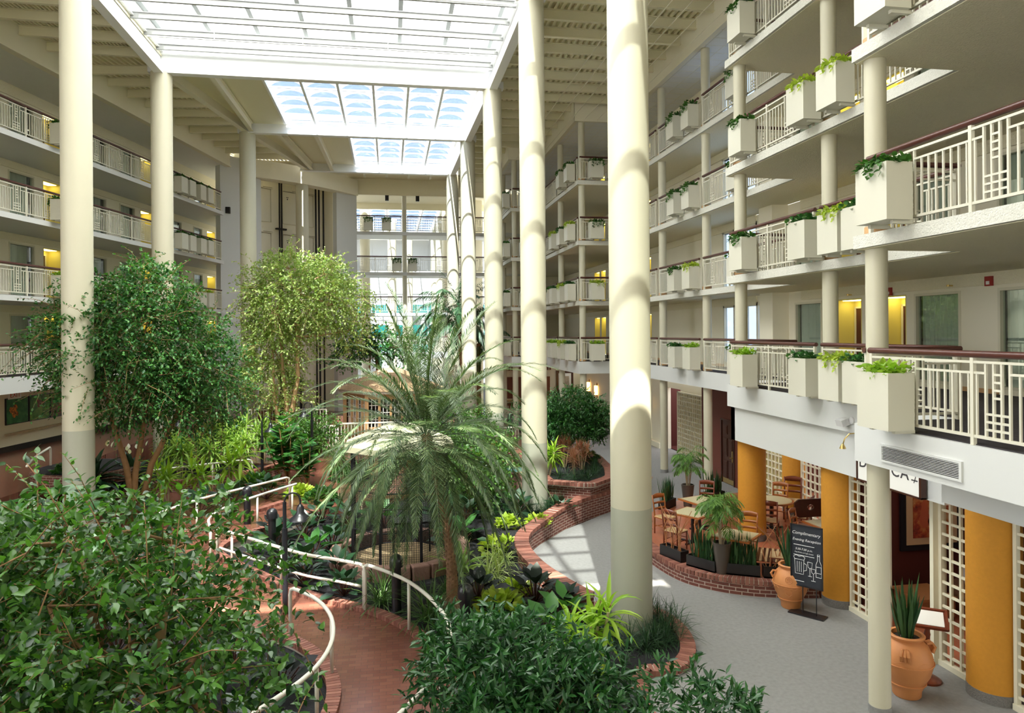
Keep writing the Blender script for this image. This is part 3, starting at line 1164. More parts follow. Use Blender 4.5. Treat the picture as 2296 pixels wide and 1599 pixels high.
class Leafy:
    """fast mesh builder for many leaves"""

    def __init__(self):
        self.V = []
        self.LI = []
        self.LT = []
        self.nv = 0

    def leaves(self, tmpl, P, D, size, roll=.6, rng=RNG):
        P = np.asarray(P, float)
        if not len(P):
            return self
        V, (tf, k, n) = leaf_arrays(tmpl, P, D, size, roll, rng)
        flat = np.array([i for f in tf for i in f])
        lens = np.array([len(f) for f in tf])
        off = (np.arange(n) * k + self.nv)[:, None]
        self.LI.append((flat[None, :] + off).ravel())
        self.LT.append(np.tile(lens, n))
        self.V.append(V)
        self.nv += len(V)
        return self

    def blades(self, P, D, length, width, droop=.5, segs=5, fold=.25, tip=0., wpos=.35, up=None):
        """strap leaves that arch over"""
        P = np.asarray(P, float)
        D = np.asarray(D, float)
        n = len(P)
        if not n:
            return self
        D = D / np.linalg.norm(D, axis=1, keepdims=True)
        Ln = np.broadcast_to(np.asarray(length, float), (n,))[:, None]
        Wd = np.broadcast_to(np.asarray(width, float), (n,))[:, None]
        dr = np.broadcast_to(np.asarray(droop, float), (n,))[:, None]
        g = np.array([0, 0, -1.])
        rows = []
        prev = P.copy()
        d = D.copy()
        S0 = frames(D)[1]
        for k in range(segs + 1):
            t = k / segs
            w = math.sin(PI * min(1, (t * .5 / wpos) if t < wpos else .5 + .5 * (t - wpos) / (1 - wpos))) if 0 < t < 1 else (.35 if t == 0 else tip)
            Zu = np.cross(S0, d)
            mid = prev - Zu * Wd * fold * w
            rows.append((prev - S0 * Wd * w / 2, mid, prev + S0 * Wd * w / 2))
            d = d + g[None, :] * dr * 2 / segs
            d = d / np.linalg.norm(d, axis=1, keepdims=True)
            prev = prev + d * Ln / segs
        V = np.stack([np.stack(r, 1) for r in rows], 1).reshape(n, -1, 3)
        k = V.shape[1]
        fl = []
        for s in range(segs):
            a, b = 3 * s, 3 * s + 3
            fl += [a, a + 1, b + 1, b, a + 1, a + 2, b + 2, b + 1]
        fl = np.array(fl)
        off = (np.arange(n) * k + self.nv)[:, None]
        self.LI.append((fl[None, :] + off).ravel())
        self.LT.append(np.full(n * segs * 2, 4))
        self.V.append(V.reshape(-1, 3))
        self.nv += n * k
        return self

    def obj(self, name, m, parent=None, loc=None, smooth=True):
        V = np.concatenate(self.V).astype(np.float32)
        LI = np.concatenate(self.LI).astype(np.int32)
        LT = np.concatenate(self.LT).astype(np.int32)
        me = bpy.data.meshes.new(name)
        me.vertices.add(len(V))
        me.vertices.foreach_set('co', V.ravel())
        me.loops.add(len(LI))
        me.loops.foreach_set('vertex_index', LI)
        me.polygons.add(len(LT))
        me.polygons.foreach_set('loop_start', np.concatenate([[0], np.cumsum(LT)[:-1]]).astype(np.int32))
        me.polygons.foreach_set('loop_total', LT)
        if smooth:
            me.polygons.foreach_set('use_smooth', np.ones(len(LT), bool))
        me.materials.append(m)
        me.update(calc_edges=True)
        me.validate()
        return link(name, me, parent, loc)


def sph(n, rng=RNG, zmin=-1., zmax=1.):
    z = rng.uniform(zmin, zmax, n)
    a = rng.uniform(0, 2 * PI, n)
    r = np.sqrt(1 - z * z)
    return np.stack([r * np.cos(a), r * np.sin(a), z], 1)


def blob_twigs(lf, blobs, n_twigs, per, size, tmpl, twl=.45, droop=.35, rng=RNG, roll=.8, shell=.45):
    """leafy twigs over a union of ellipsoids ((x,y,z),(rx,ry,rz))"""
    vol = np.array([b[1][0] * b[1][1] * b[1][2] for b in blobs]) ** .75
    pick = rng.choice(len(blobs), n_twigs, p=vol / vol.sum())
    C = np.array([b[0] for b in blobs], float)[pick]
    R = np.array([b[1] for b in blobs], float)[pick]
    u = sph(n_twigs, rng)
    rad = (shell + (1.12 - shell) * rng.random(n_twigs) ** .75)[:, None]
    P = C + u * R * rad
    D = u * .8 + rng.normal(0, .45, (n_twigs, 3)) + np.array([0, 0, .12])
    D /= np.linalg.norm(D, axis=1, keepdims=True)
    Ps, Ds = [], []
    for k in range(per):
        t = (k + .5) / per
        q = P + D * twl * t + np.array([0, 0, -1.]) * droop * twl * t * t
        side = rng.normal(0, 1, (n_twigs, 3))
        dd = D * .55 + side * .62 + np.array([0, 0, -.35 * droop * 2])
        Ps.append(q)
        Ds.append(dd)
    Ps = np.concatenate(Ps)
    Ds = np.concatenate(Ds)
    sz = size * rng.uniform(.65, 1.2, len(Ps))
    lf.leaves(tmpl, Ps, Ds, sz, roll, rng)
    return P, D


def rosette(lf, c, n, length, width, tilt=(.2, 1.3), droop=.6, segs=5, fold=.25, rng=RNG, tip=0., wpos=.35, spread=.02, hup=0):
    """rosette of strap leaves; tilt measured from vertical"""
    a = np.arange(n) * 2.39996 + rng.uniform(0, 6)
    t = np.linspace(tilt[0], tilt[1], n) + rng.normal(0, .08, n)
    D = np.stack([np.sin(t) * np.cos(a), np.sin(t) * np.sin(a), np.cos(t)], 1)
    P = np.array(c, float)[None, :] + D * spread + np.stack([np.zeros(n), np.zeros(n), np.linspace(hup, 0, n)], 1)
    L_ = length * rng.uniform(.75, 1.12, n)
    lf.blades(P, D, L_, width * rng.uniform(.8, 1.1, n), droop * rng.uniform(.7, 1.3, n), segs, fold, tip, wpos)
    return lf


def branch_tree(mb, p, d, length, r, depth, rng, spread=.55, tips=None, n=7):
    """recursive trunk and limbs"""
    pts, rs = [Vector(p)], [r]
    d = Vector(d).normalized()
    k = 4
    for i in range(k):
        d = (d + Vector(rng.normal(0, .10, 3)) + Vector((0, 0, .04))).normalized()
        pts.append(pts[-1] + d * length / k)
        rs.append(r * (1 - .4 * (i + 1) / k))
    mb.tube(pts, rs, n)
    if depth <= 0:
        if tips is not None:
            tips.append(pts[-1])
        return
    for j in range(2 if depth < 2 else 3):
        a = rng.uniform(0, 2 * PI)
        s = Vector((math.cos(a), math.sin(a), .35))
        branch_tree(mb, pts[-1], d * (1 - spread * .6) + s * spread, length * rng.uniform(.55, .8), rs[-1] * .72, depth - 1, rng, spread, tips, max(5, n - 1))


# ================================================================== RAILINGS
def rail_meshes(Ln, motifs):
    """handrail, posts and lattice of one railing section along +x"""
    h, lat = MB(), MB()
    h.tube([(-.03, 0, 1.07), (Ln + .03, 0, 1.07)], .042, 10)
    lat.box(0, -.02, .965, Ln, .02, .995)
    lat.box(0, -.02, .09, Ln, .02, .125)
    ms = sorted(motifs)
    segs = []
    x = 0
    for m in ms:
        segs.append((x, m - .17))
        x = m + .17
    segs.append((x, Ln))
    for a, c in segs:
        if c - a < .12:
            continue
        lat.box(a, -.016, .84, c, .016, .868)
        n = max(1, int((c - a) / .125))
        for i in range(1, n + 1):
            xx = a + (c - a) * i / (n + 1)
            lat.box(xx - .011, -.011, .12, xx + .011, .011, .845)
    for m in ms:
        for dx in (-.165, -.055, .055, .165):
            lat.box(m + dx - .013, -.014, .11, m + dx + .013, .014, .97)
        for z in (.56, .65, .74, .83):
            lat.box(m - .055, -.013, z, m + .055, .013, z + .026)
        for z in (.19, .28, .37):
            lat.box(m - .165, -.013, z, m + .165, .013, z + .026)
    posts = []
    np_ = max(2, int(Ln / 1.6) + 1)
    for i in range(np_):
        xx = .02 + (Ln - .04) * i / (np_ - 1)
        b = MB()
        b.box(xx - .024, -.024, 0, xx + .024, .024, 1.03)
        posts.append(b)
    return h, posts, lat


rproto = {}


def railing(p, q, z, label, group):
    p, q = Vector((*p[:2], 0)), Vector((*q[:2], 0))
    d = q - p
    Ln = round(d.length, 1)
    rz = math.atan2(d.y, d.x)
    if Ln not in rproto:
        r = thing('balcony_railing', label, 'railing', (0, 0, 0), group)
        k = max(1, round(Ln / 1.5))
        h, posts, lat = rail_meshes(Ln, [Ln * (i + .5) / k for i in range(k)])
        h.obj('handrail', M['hand'], r, smooth=True)['label'] = 'dark wooden handrail'
        for b in posts:
            b.obj('post', M['rail'], r)
        lat.obj('baluster_lattice', M['rail'], r)
        rproto[Ln] = Proto(r)
    o = rproto[Ln].put((p.x, p.y, z), rz, label, group)
    o.scale = (d.length / Ln, 1, 1)
    return o


FL = {2: 'second-floor', 3: 'third-floor', 4: 'fourth-floor', 5: 'top-floor'}
RG = 'railings along the right gallery'
for l in LV:
    z = LV[l] + .002
    sp = [((6.78, 2.0), (6.78, 9.2), 'from the nearest slim column to the photo edge'),
          ((6.85, 9.42), (8.40, 9.42), 'short return behind the nearest slim column'),
          ((8.51, 9.6), (8.51, 13.0), 'nearer half of the middle bay'),
          ((8.51, 13.25), (8.51, 16.85), 'farther half of the middle bay'),
          ((8.6, 16.92), (10.3, 16.92), 'short return past the middle bay'),
          ((10.41, 17.1), (10.41, 22.55), 'in the recessed bay, near end'),
          ((10.41, 22.95), (10.41, 26.5), 'in the recessed bay between its two slim columns'),
          ((10.41, 26.9), (10.41, 31.2), 'in the recessed bay, far end'),
          ((8.55, 31.38), (10.3, 31.38), 'facing front beside the nearest big column'),
          ((8.46, 31.6), (8.46, 35.4), 'behind second big column, nearer section'),
          ((8.46, 35.8), (8.46, 38.7), 'behind second big column, farther section'),
          ((6.75, 38.88), (8.3, 38.88), 'facing front between second and third big columns'),
          ((6.66, 39.2), (6.66, 42.8), 'farthest long section behind third big column')]
    for i, (p, q, t) in enumerate(sp):
        if l == 5 and i < 3:
            continue
        if l == 4 and i == 0:
            pass
        railing(p, q, z, '%s right gallery railing %s' % (FL[l], t), RG)
    for s0, s1, t in ((-6, 3.1, 'left of the nearest left column'), (4.4, 9.3, 'between the two left columns'), (10.9, 16.4, 'running to the elevator tower')):
        railing(LP(s0, -.08), LP(s1, -.08), z, '%s left gallery railing %s' % (FL[l], t), 'railings along the left gallery')
    for x0, x1, t in ((-2.75, .8, 'left of its slim column'), (1.2, 6.9, 'right of its slim column')):
        railing((x0, 49.08), (x1, 49.08), z, '%s bridge railing at the far end, %s' % (FL[l], t), 'railings of the far bridges')

# ================================================================== BALCONY PLANTERS
def planter(kind):
    r = thing('balcony_planter', 'cream box planter', 'planter')
    b = MB()
    w, d, h, t = .31, .19, .80, .03
    b.box(-w, -d, .05, w, -d + t, h)
    b.box(-w, d - t, .05, w, d, h)
    b.box(-w, -d + t, .05, -w + t, d - t, h)
    b.box(w - t, -d + t, .05, w, d - t, h)
    b.box(-w + t, -d + t, .05, w - t, d - t, .12)
    bx_ = b.obj('box', M['planter'], r)
    for sx in (-1, 1):
        b = MB()
        b.box(sx * .22 - .03, -.05, .005, sx * .22 + .03, .245, .05)
        b.obj('foot', M['planter'], bx_)
    b = MB()
    b.box(-w + t, -d + t, .12, w - t, d - t, h - .04)
    b.obj('soil', M['soil'], bx_)
    lf = Leafy()
    rng = np.random.default_rng(sum(map(ord, kind)))
    n = 130
    P = np.stack([rng.uniform(-w * .95, w * .95, n), rng.uniform(-d, d * .9, n), rng.uniform(h - .03, h + .10, n)], 1)
    D = np.stack([P[:, 0] * 1.6 + rng.normal(0, .4, n), P[:, 1] * 3 - .2 + rng.normal(0, .4, n), rng.uniform(-.2, .9, n)], 1)
    lf.leaves(T_HEART, P, D, rng.uniform(.06, .11, n), .8, rng)
    if kind in ('ivy', 'trail', 'limet'):
        for k in range(5 if kind != 'trail' else 8):
            x = rng.uniform(-w * 1.05, w * 1.05)
            ln = rng.uniform(.08, .22) if kind != 'trail' else rng.uniform(.15, .32)
            m = int(ln / .03)
            tz = np.linspace(0, 1, m)
            P = np.stack([x + rng.normal(0, .02, m), -d - .02 - rng.uniform(0, .03, m), h + .03 - ln * tz], 1)
            D = np.stack([rng.normal(0, .6, m), -.6 + rng.normal(0, .2, m), -.5 + rng.normal(0, .3, m)], 1)
            lf.leaves(T_HEART, P, D, rng.uniform(.05, .085, m), .6, rng)
    if kind == 'fern' or kind == 'limet':
        for k in range(10):
            rosette(lf, (rng.uniform(-.25, .25), rng.uniform(-.12, .1), h - .02), 7, .17, .035, (.2, 1.3), .8, 4, rng=rng)
    m = {'ivy': L['ivy'], 'trail': L['ivy'], 'fern': L['dracabright'], 'limet': L['lime'], 'dark': L['fiddle']}[kind]
    lf.obj('foliage', m, r)
    return Proto(r)


PK = {k: planter(k) for k in ('ivy', 'trail', 'fern', 'limet', 'dark')}
PDESC = {'ivy': 'green ivy', 'trail': 'trailing ivy', 'fern': 'bright ferny leaves', 'limet': 'lime pothos', 'dark': 'dark leaves'}


def put_planter(loc, rz, kind, where, group):
    PK[kind].put(loc, rz, 'cream planter of %s, %s' % (PDESC[kind], where), group)


GR = 'box planters along the right gallery'
SEL = {5: 'ivy', 4: 'trail', 3: 'ivy', 2: 'fern'}
RP = [(6.50, 8.55, 'at the nearest slim column', {4: 'ivy', 3: 'ivy', 2: 'fern'}),
      (8.23, 15.72, 'at the far end of the middle bay', {5: 'ivy', 4: 'ivy', 3: 'ivy', 2: 'fern'}),
      (8.23, 13.17, 'left of the middle bay column', {4: 'limet', 3: 'dark', 2: 'dark'}),
      (8.23, 12.13, 'right of the middle bay column', {4: 'limet', 3: 'limet', 2: 'limet'}),
      (8.23, 11.4, 'middle bay, next to the front planter', {3: 'dark', 2: 'dark'}),
      (10.13, 24.3, 'recessed bay, left of a pair', {5: 'trail', 4: 'trail', 3: 'ivy', 2: 'dark'}),
      (10.13, 23.0, 'recessed bay, right of a pair', {5: 'trail', 4: 'trail', 3: 'limet', 2: 'fern'}),
      (10.13, 19.7, 'recessed bay, half hidden by the middle bay', {5: 'trail', 4: 'ivy', 3: 'dark', 2: 'dark'}),
      (8.18, 36.2, 'farthest of the row behind second big column', {3: 'ivy', 2: 'fern'}),
      (8.18, 35.2, 'third from the corner behind second big column', {4: 'limet', 3: 'dark', 2: 'fern'}),
      (8.18, 33.5, 'second from the corner behind second big column', {5: 'ivy', 4: 'ivy', 3: 'limet', 2: 'limet'}),
      (8.18, 31.95, 'corner behind second big column', {5: 'ivy', 4: 'limet', 3: 'dark', 2: 'dark'}),
      (6.38, 39.2, 'at the corner behind third big column', {5: 'dark', 4: 'ivy', 3: 'ivy', 2: 'dark'}),
      (6.38, 40.2, 'past the corner behind third big column', {4: 'dark', 3: 'ivy', 2: 'ivy'})]
for x, y, t, lv in RP:
    for l, k in lv.items():
        put_planter((x, y, LV[l] + .005), -PI / 2, k, '%s, %s' % (FL[l] + ' right', t), GR)
for x, y, t, ks in ((9.2, 31.08, 'facing front by the nearest big column', ('trail', 'trail', 'limet', 'fern')), (7.35, 38.58, 'facing front by second big column', ('dark', 'dark', 'ivy', 'ivy'))):
    for l, k in zip((5, 4, 3, 2), ks):
        put_planter((x, y, LV[l] + .005), 0, k, '%s right, %s' % (FL[l], t), GR)
GL = 'box planters along the left gallery'
for l, k in ((5, 'ivy'), (4, 'trail'), (3, 'fern'), (2, 'fern')):
    put_planter(LP(2.62, .22, LV[l] + .005), RZ_L + PI, k, '%s left, beside the nearest left column' % FL[l], GL)
for l, ss in ((5, (11.4, 12.25, 13.35, 14.2)), (4, (11.4, 12.25, 13.35, 14.2)), (3, (13.3, 14.2))):
    for i, s in enumerate(ss):
        put_planter(LP(s, .22, LV[l] + .005), RZ_L + PI, 'trail' if l > 3 else 'limet', '%s left, %s right of second left column' % (FL[l], ['first', 'second', 'third', 'last'][i if len(ss) == 4 else i + 2]), GL)
for l, x, t in ((5, -1.4, 'left'), (5, -.2, 'right'), (4, .45, 'left'), (4, 1.5, 'right')):
    put_planter((x, 48.78, LV[l] + .005), 0, 'trail', '%s far bridge, the %s one of two' % (FL[l], t), 'box planters of the far bridges')
# ================================================================== GARDEN GROUND
def smooth_line(pts, k=6):
    out = []
    n = len(pts)
    for i in range(n - 1):
        p0, p1, p2, p3 = [Vector((*pts[max(0, min(n - 1, i + j))], 0)) for j in (-1, 0, 1, 2)]
        for s in range(k):
            t = s / k
            q = .5 * ((2 * p1) + (p2 - p0) * t + (2 * p0 - 5 * p1 + 4 * p2 - p3) * t * t + (3 * p1 - p0 - 3 * p2 + p3) * t ** 3)
            out.append((q.x, q.y))
    out.append(tuple(pts[-1]))
    return out


def resample(pts, n):
    P = np.array(pts, float)
    s = np.concatenate([[0], np.cumsum(np.linalg.norm(np.diff(P, axis=0), axis=1))])
    t = np.linspace(0, s[-1], n)
    return list(zip(np.interp(t, s, P[:, 0]), np.interp(t, s, P[:, 1])))


def offset_line(pts, d):
    out = []
    n = len(pts)
    for i in range(n):
        a, c = Vector((*pts[max(0, i - 1)], 0)), Vector((*pts[min(n - 1, i + 1)], 0))
        v = (c - a).normalized()
        out.append((pts[i][0] + v.y * d, pts[i][1] - v.x * d))     # d > 0: to the right of travel
    return out


PR = [(-1.6, 6.0), (-.8, 7.3), (-.05, 8.5), (.45, 9.5), (.72, 10.6), (.75, 11.6), (.45, 12.9), (.06, 13.69), (-.5, 14.4), (-1.1, 14.9), (-1.77, 15.4), (-2.4, 16.05), (-3.0, 16.8), (-3.9, 17.9), (-4.35, 18.6), (-4.4, 19.3), (-3.95, 20.2), (-3.0, 21.3), (-2.2, 22.4)]
PLf = [(-2.9, 6.6), (-2.2, 7.9), (-1.45, 9.1), (-1.0, 9.9), (-.80, 10.7), (-.82, 11.6), (-1.15, 12.6), (-1.6, 13.3), (-2.1, 13.8), (-2.7, 14.4), (-3.3, 15.1), (-4.0, 16.0), (-4.9, 16.9), (-5.7, 17.8), (-6.1, 18.7), (-6.0, 19.6), (-5.5, 20.5), (-4.4, 21.9), (-3.3, 23.4)]
NP = 90
pr, pl_ = resample(smooth_line(PR), NP), resample(smooth_line(PLf), NP)
zs = [.02 + .2 * max(0, (i - 45) / 45) for i in range(NP)]
b = MB()
b.strip(pl_, pr, -.1, zs)
struct(b.obj('floor_brick_path', M['path']), 'red brick paving of the curving garden path')


def curb_mesh(line, w, h0, z0, hs=None):
    """course of upright brick edging: every brick a small box, in one pattern mesh"""
    line = resample(line, 70)
    b = MB()
    s = [0]
    for i in range(len(line) - 1):
        s.append(s[-1] + (Vector((*line[i + 1], 0)) - Vector((*line[i], 0))).length)
    n = int(s[-1] / .085)
    L2 = resample(line, n + 1)
    for i in range(n):
        p, q = Vector((*L2[i], 0)), Vector((*L2[i + 1], 0))
        h = h0 if hs is None else hs(i / n)
        d = (q - p)
        u = d.normalized()
        sd = Vector((u.y, -u.x, 0))
        c = (p + q) / 2
        b.obox((c.x, c.y, h - .05), u * (d.length / 2 - .006), sd * w / 2, Vector((0, 0, .05)), i % 3)
    b.strip(offset_line(line, -w / 2 + .03), offset_line(line, w / 2 - .03), z0, [(h0 if hs is None else hs(i / max(1, len(line) - 1))) - .006 for i in range(len(line))], 3)
    return b


M['bk1'] = mat('brick_a', (.25, .095, .068), .6, .15, 9.)
M['bk2'] = mat('brick_b', (.20, .070, .050), .6, .15, 9.)
M['bk3'] = mat('brick_c', (.30, .125, .09), .6, .15, 9.)
M['mortar'] = mat('mortar', (.52, .46, .39), .8)
BK = [M['bk1'], M['bk2'], M['bk3'], M['mortar']]
zc = lambda t: .10 + .2 * max(0, t * 2 - 1)
struct(curb_mesh(offset_line(pr, .11), .22, .10, -.1, zc).obj('trim_path_curb', BK), 'brick edging on the right of the garden path')
struct(curb_mesh(offset_line(pl_, -.11), .22, .10, -.1, zc).obj('trim_path_curb', BK), 'brick edging on the left of the garden path')
b = MB()
b.prism([(-11, 22.0), (-6.4, 20.6), (-4.4, 22.2), (-3.3, 23.5), (-2.1, 22.5), (.5, 24.4), (.5, 29), (-4.2, 29), (-5.5, 27.4), (-10.5, 25.2)], -.1, .2)
struct(b.obj('floor_brick_crosspath', M['path']), 'brick walkway crossing the garden')
b = MB()
b.prism([(-9, 30.5), (-4.4, 29), (6.4, 29), (6.4, 49), (-9, 49)], -.1, .5)
struct(b.obj('floor_far_terrace', M['path']), 'brick floor of the far terrace')
b = MB()
b.prism([(-11, 24.9), (-5.4, 27.3), (-4.2, 29.2), (-9.3, 31), (-12, 29)], -.1, .45)
struct(b.obj('floor_planting_bed', M['mulch']), 'raised bed behind the cross path')
ln = smooth_line([(-11, 24.7), (-8, 25.8), (-5.4, 27.1), (-4.1, 29.0)], 8)
b = MB()
b.strip(offset_line(ln, -.12), offset_line(ln, .12), 0, .50)
struct(b.obj('wall_garden_bed', M['brick']), 'low brick wall behind the cross path')
struct(curb_mesh(ln, .28, .58, .48).obj('trim_wall_coping', BK))
# right hand planter wall
WB = smooth_line([(7.6, 25.2), (7.2, 22.6), (6.77, 21.33), (5.7, 20.45), (4.80, 19.54), (3.81, 18.28), (3.42, 17.66), (3.28, 16.91), (3.36, 15.71), (3.66, 14.5), (3.95, 13.7)], 8)
WB = resample(WB, 80)
WBm = offset_line(WB, .17)
hz = [.66 if i < 38 else .66 - .26 * min(1, (i - 38) / 22) for i in range(len(WB))]
b = MB()
b.strip(offset_line(WBm, -.16), offset_line(WBm, .16), -.05, [h - .1 for h in hz])
struct(b.obj('wall_planter', M['brick']), 'curved red brick planter wall beside the grey carpet')
hf = lambda t: hz[min(len(hz) - 1, int(t * (len(hz) - 1) + .5))]
struct(curb_mesh(WBm, .36, .5, .3, hf).obj('trim_wall_coping', BK), 'brick coping of the curved planter wall')
tp = [(4.75, 21.3), (5.85, 20.62), (6.75, 21.5), (7.15, 23), (7.4, 25.2), (6.3, 27.2), (4.75, 27)]
b = MB()
b.prism(tp, 0, .95)
struct(b.obj('wall_raised_planter', M['brick']), 'taller brick planter behind the curved wall')
tc = tp + [tp[0]]
struct(curb_mesh(resample([tuple(p) for p in tc], 60), .3, 1.04, .9).obj('trim_planter_coping', BK))
b = MB()
b.prism([(4.9, 21.4), (5.85, 20.85), (6.6, 21.6), (7.0, 23), (7.2, 25.1), (6.2, 27), (4.9, 26.8)], .9, 1.0)
struct(b.obj('floor_planter_soil', M['mulch']))
b = MB()
b.prism([(3.0, 16.6), (3.35, 18.2), (4.4, 19.6), (5.4, 20.5), (4.7, 21.3), (4.7, 27), (.8, 27), (1.6, 20)], -.05, .36)
struct(b.obj('floor_planting_bed', M['mulch']), 'mulch bed around second big column')
b = MB()
b.prism([(.95, 8), (1.0, 11.6), (.75, 12.9), (.3, 13.8), (-.8, 15.0), (-2.6, 16.9), (-4, 18.6), (-2.1, 22.0), (1, 23.5), (3.2, 19), (3.0, 16), (3.4, 14.4), (3.7, 13.2), (3.4, 10.4), (3.3, 8)], -.08, .07)
struct(b.obj('floor_planting_bed', M['mulch']), 'black mulch bed between path and planter wall')
c1 = smooth_line([(3.75, 13.75), (4.5, 13.75), (5.05, 13.3), (5.2, 12.5), (5.05, 11.7), (4.75, 11.2), (4.38, 10.98), (3.98, 11.0), (3.78, 10.6), (3.6, 10.0), (3.5, 8.5), (3.5, 7.5)], 5)
b = MB()
b.prism([(3.2, 13.7)] + offset_line(c1, -.0)[:36] + [(3.5, 9.0), (3.1, 9.0)], -.05, .06)
struct(b.obj('floor_planting_bed', M['mulch']), 'mulch bed around the nearest big column')
struct(curb_mesh(c1, .26, .13, -.02).obj('trim_bed_curb', BK), 'curved brick edging around the nearest big column')
# raised bed round third column
b = MB()
b.prism([(1.6, 27.3), (4.9, 27.3), (4.9, 30.2), (1.2, 30.2)], 0, 1.15)
struct(b.obj('wall_raised_planter', M['brick']), 'brick planter at the foot of third big column')
b = MB()
b.prism([(1.75, 27.45), (4.75, 27.45), (4.75, 30.05), (1.35, 30.05)], 1.1, 1.2)
struct(b.obj('floor_planter_soil', M['mulch']))
# left round bed on the terrace
b = MB()
b.lathe((-9.4, 24.3, 0), [(1.5, 1.1), (1.5, 1.45)], 40, 0)
b.lathe((-9.4, 24.3, 0), [(1.35, 1.45), (1.35, 1.47)], 40, 1)
struct(b.obj('wall_round_bed', [M['brick'], M['mulch']]), 'round brick bed on the left terrace')


# ================================================================== PIPE HANDRAILS
def pipe_rail(pts, z, h, posts, label, mid=False, ends=(1, 1), r=.034):
    ln = resample(smooth_line(pts, 8), 28) if len(pts) > 2 else resample(pts, 8)
    zf = z if callable(z) else (lambda t: z)
    n = len(ln)
    P = [Vector((ln[i][0], ln[i][1], zf(i / (n - 1)) + h)) for i in range(n)]
    o = thing('pipe_handrail', label, 'handrail', (ln[0][0], ln[0][1], zf(0)), 'white pipe handrails of the garden paths')
    path = list(P)
    if ends[0]:
        a = P[0]
        d = (P[0] - P[1]).normalized()
        path = [Vector((a.x, a.y, a.z - h)) + d * .12, Vector((a.x, a.y, a.z - .14)) + d * .12, Vector((a.x, a.y, a.z - .04)) + d * .09] + path
    if ends[1]:
        a = P[-1]
        d = (P[-1] - P[-2]).normalized()
        path = path + [Vector((a.x, a.y, a.z - .04)) + d * .09, Vector((a.x, a.y, a.z - .14)) + d * .12, Vector((a.x, a.y, a.z - h)) + d * .12]
    b = MB()
    b.tube(path, r, 10)
    b.obj('rail', M['pipe'], o, smooth=2)
    if mid:
        b = MB()
        b.tube([p + Vector((0, 0, -h * .5)) for p in P], r * .85, 8)
        b.obj('middle_rail', M['pipe'], o, smooth=2)
    for t in posts:
        i = int(t * (n - 1))
        b = MB()
        b.tube([P[i] + Vector((0, 0, -h)), P[i] + Vector((0, 0, -.01))], r * .85, 8)
        b.obj('post', M['pipe'], o, smooth=2)
    return o


zp = lambda t: .1 + .17 * t
pipe_rail([(-3.15, 22.55), (-4.05, 21.6), (-5.1, 20.5), (-5.75, 19.3), (-5.8, 18.5)], lambda t: .28 - .15 * t, .92, (.28, .62, .9), 'white pipe handrail on the far side of the upper path', ends=(1, 0))
pipe_rail([(-4.25, 17.9), (-4.45, 18.7), (-4.25, 19.6), (-3.55, 20.7), (-2.75, 21.7)], zp, .90, (.35, .7, .99), 'curved white pipe handrail behind the black bollards', ends=(1, 0))
pipe_rail([(-4.0, 17.75), (-3.0, 16.65), (-2.35, 15.95), (-1.75, 15.35), (-1.05, 14.85), (-.62, 14.5)], .1, .88, (.12, .55), 'white handrail with a middle rail along the lower path', mid=True)
pipe_rail([(-.48, 14.42), (-.1, 13.95), (.33, 13.25), (.68, 12.3), (.86, 11.4), (.82, 10.5), (.5, 9.5), (0, 8.6), (-.6, 7.8)], .1, .88, (.20, .45, .7), 'white handrail bending round the near end of the path', ends=(1, 0))
pipe_rail([(-1.75, 13.35), (-1.3, 12.75), (-.98, 11.9), (-.9, 10.9), (-1.1, 10.0), (-1.6, 9.15), (-2.3, 8.2)], .1, .88, (.3, .62), 'white handrail on the left of the near path', ends=(1, 0))
pipe_rail([(-9.5, 23.6), (-8.0, 25.0), (-6.5, 25.9), (-5.0, 26.6)], .2, .9, (.2, .5, .8), 'white pipe handrail before the low brick wall')
pipe_rail([(-10.6, 24.6), (-10.2, 22.8), (-9.7, 21.2)], 1.2, .85, (.5,), 'white pipe handrail on the left terrace by the column', ends=(1, 0))
pipe_rail([(-8.3, 18.6), (-7.9, 17.0), (-7.6, 15.5)], .9, .9, (.1, .5, .9), 'white pipe handrail in the left planting', ends=(1, 1))


def bar_fence(p, q, z, h, label):
    p, q = Vector((*p, z)), Vector((*q, z))
    o = thing('terrace_railing', label, 'railing', tuple(p), 'white railings of the far terrace')
    b = MB()
    b.bar(p + Vector((0, 0, h)), q + Vector((0, 0, h)), .07, .06)
    b.obj('top_rail', M['pipe'], o)
    d = q - p
    n = int(d.length / .14)
    b = MB()
    b.bar(p + Vector((0, 0, .1)), q + Vector((0, 0, .1)), .04, .04)
    for i in range(n + 1):
        c = p + d * i / n
        b.box(c.x - .014, c.y - .014, z + .1, c.x + .014, c.y + .014, z + h)
    b.obj('bar_lattice', M['pipe'], o)
    k = max(2, int(d.length / 2) + 1)
    for i in range(k):
        c = p + d * i / (k - 1)
        b = MB()
        b.box(c.x - .03, c.y - .03, z, c.x + .03, c.y + .03, z + h)
        b.obj('post', M['pipe'], o)


bar_fence((-6.3, 33.4), (-2.4, 32.3), .5, 1.0, 'white bar railing left of the tan pavilion')
bar_fence((-2.3, 32.2), (2.6, 32.2), .5, 1.1, 'white bar railing in front of the tan pavilion')
bar_fence((-6.6, 35.2), (-3.0, 34.6), .5, 1.5, 'taller white railing behind the middle tree trunks')
bar_fence((4.9, 33.0), (7.2, 33.0), 0, 1.1, 'white railing right of third big column')


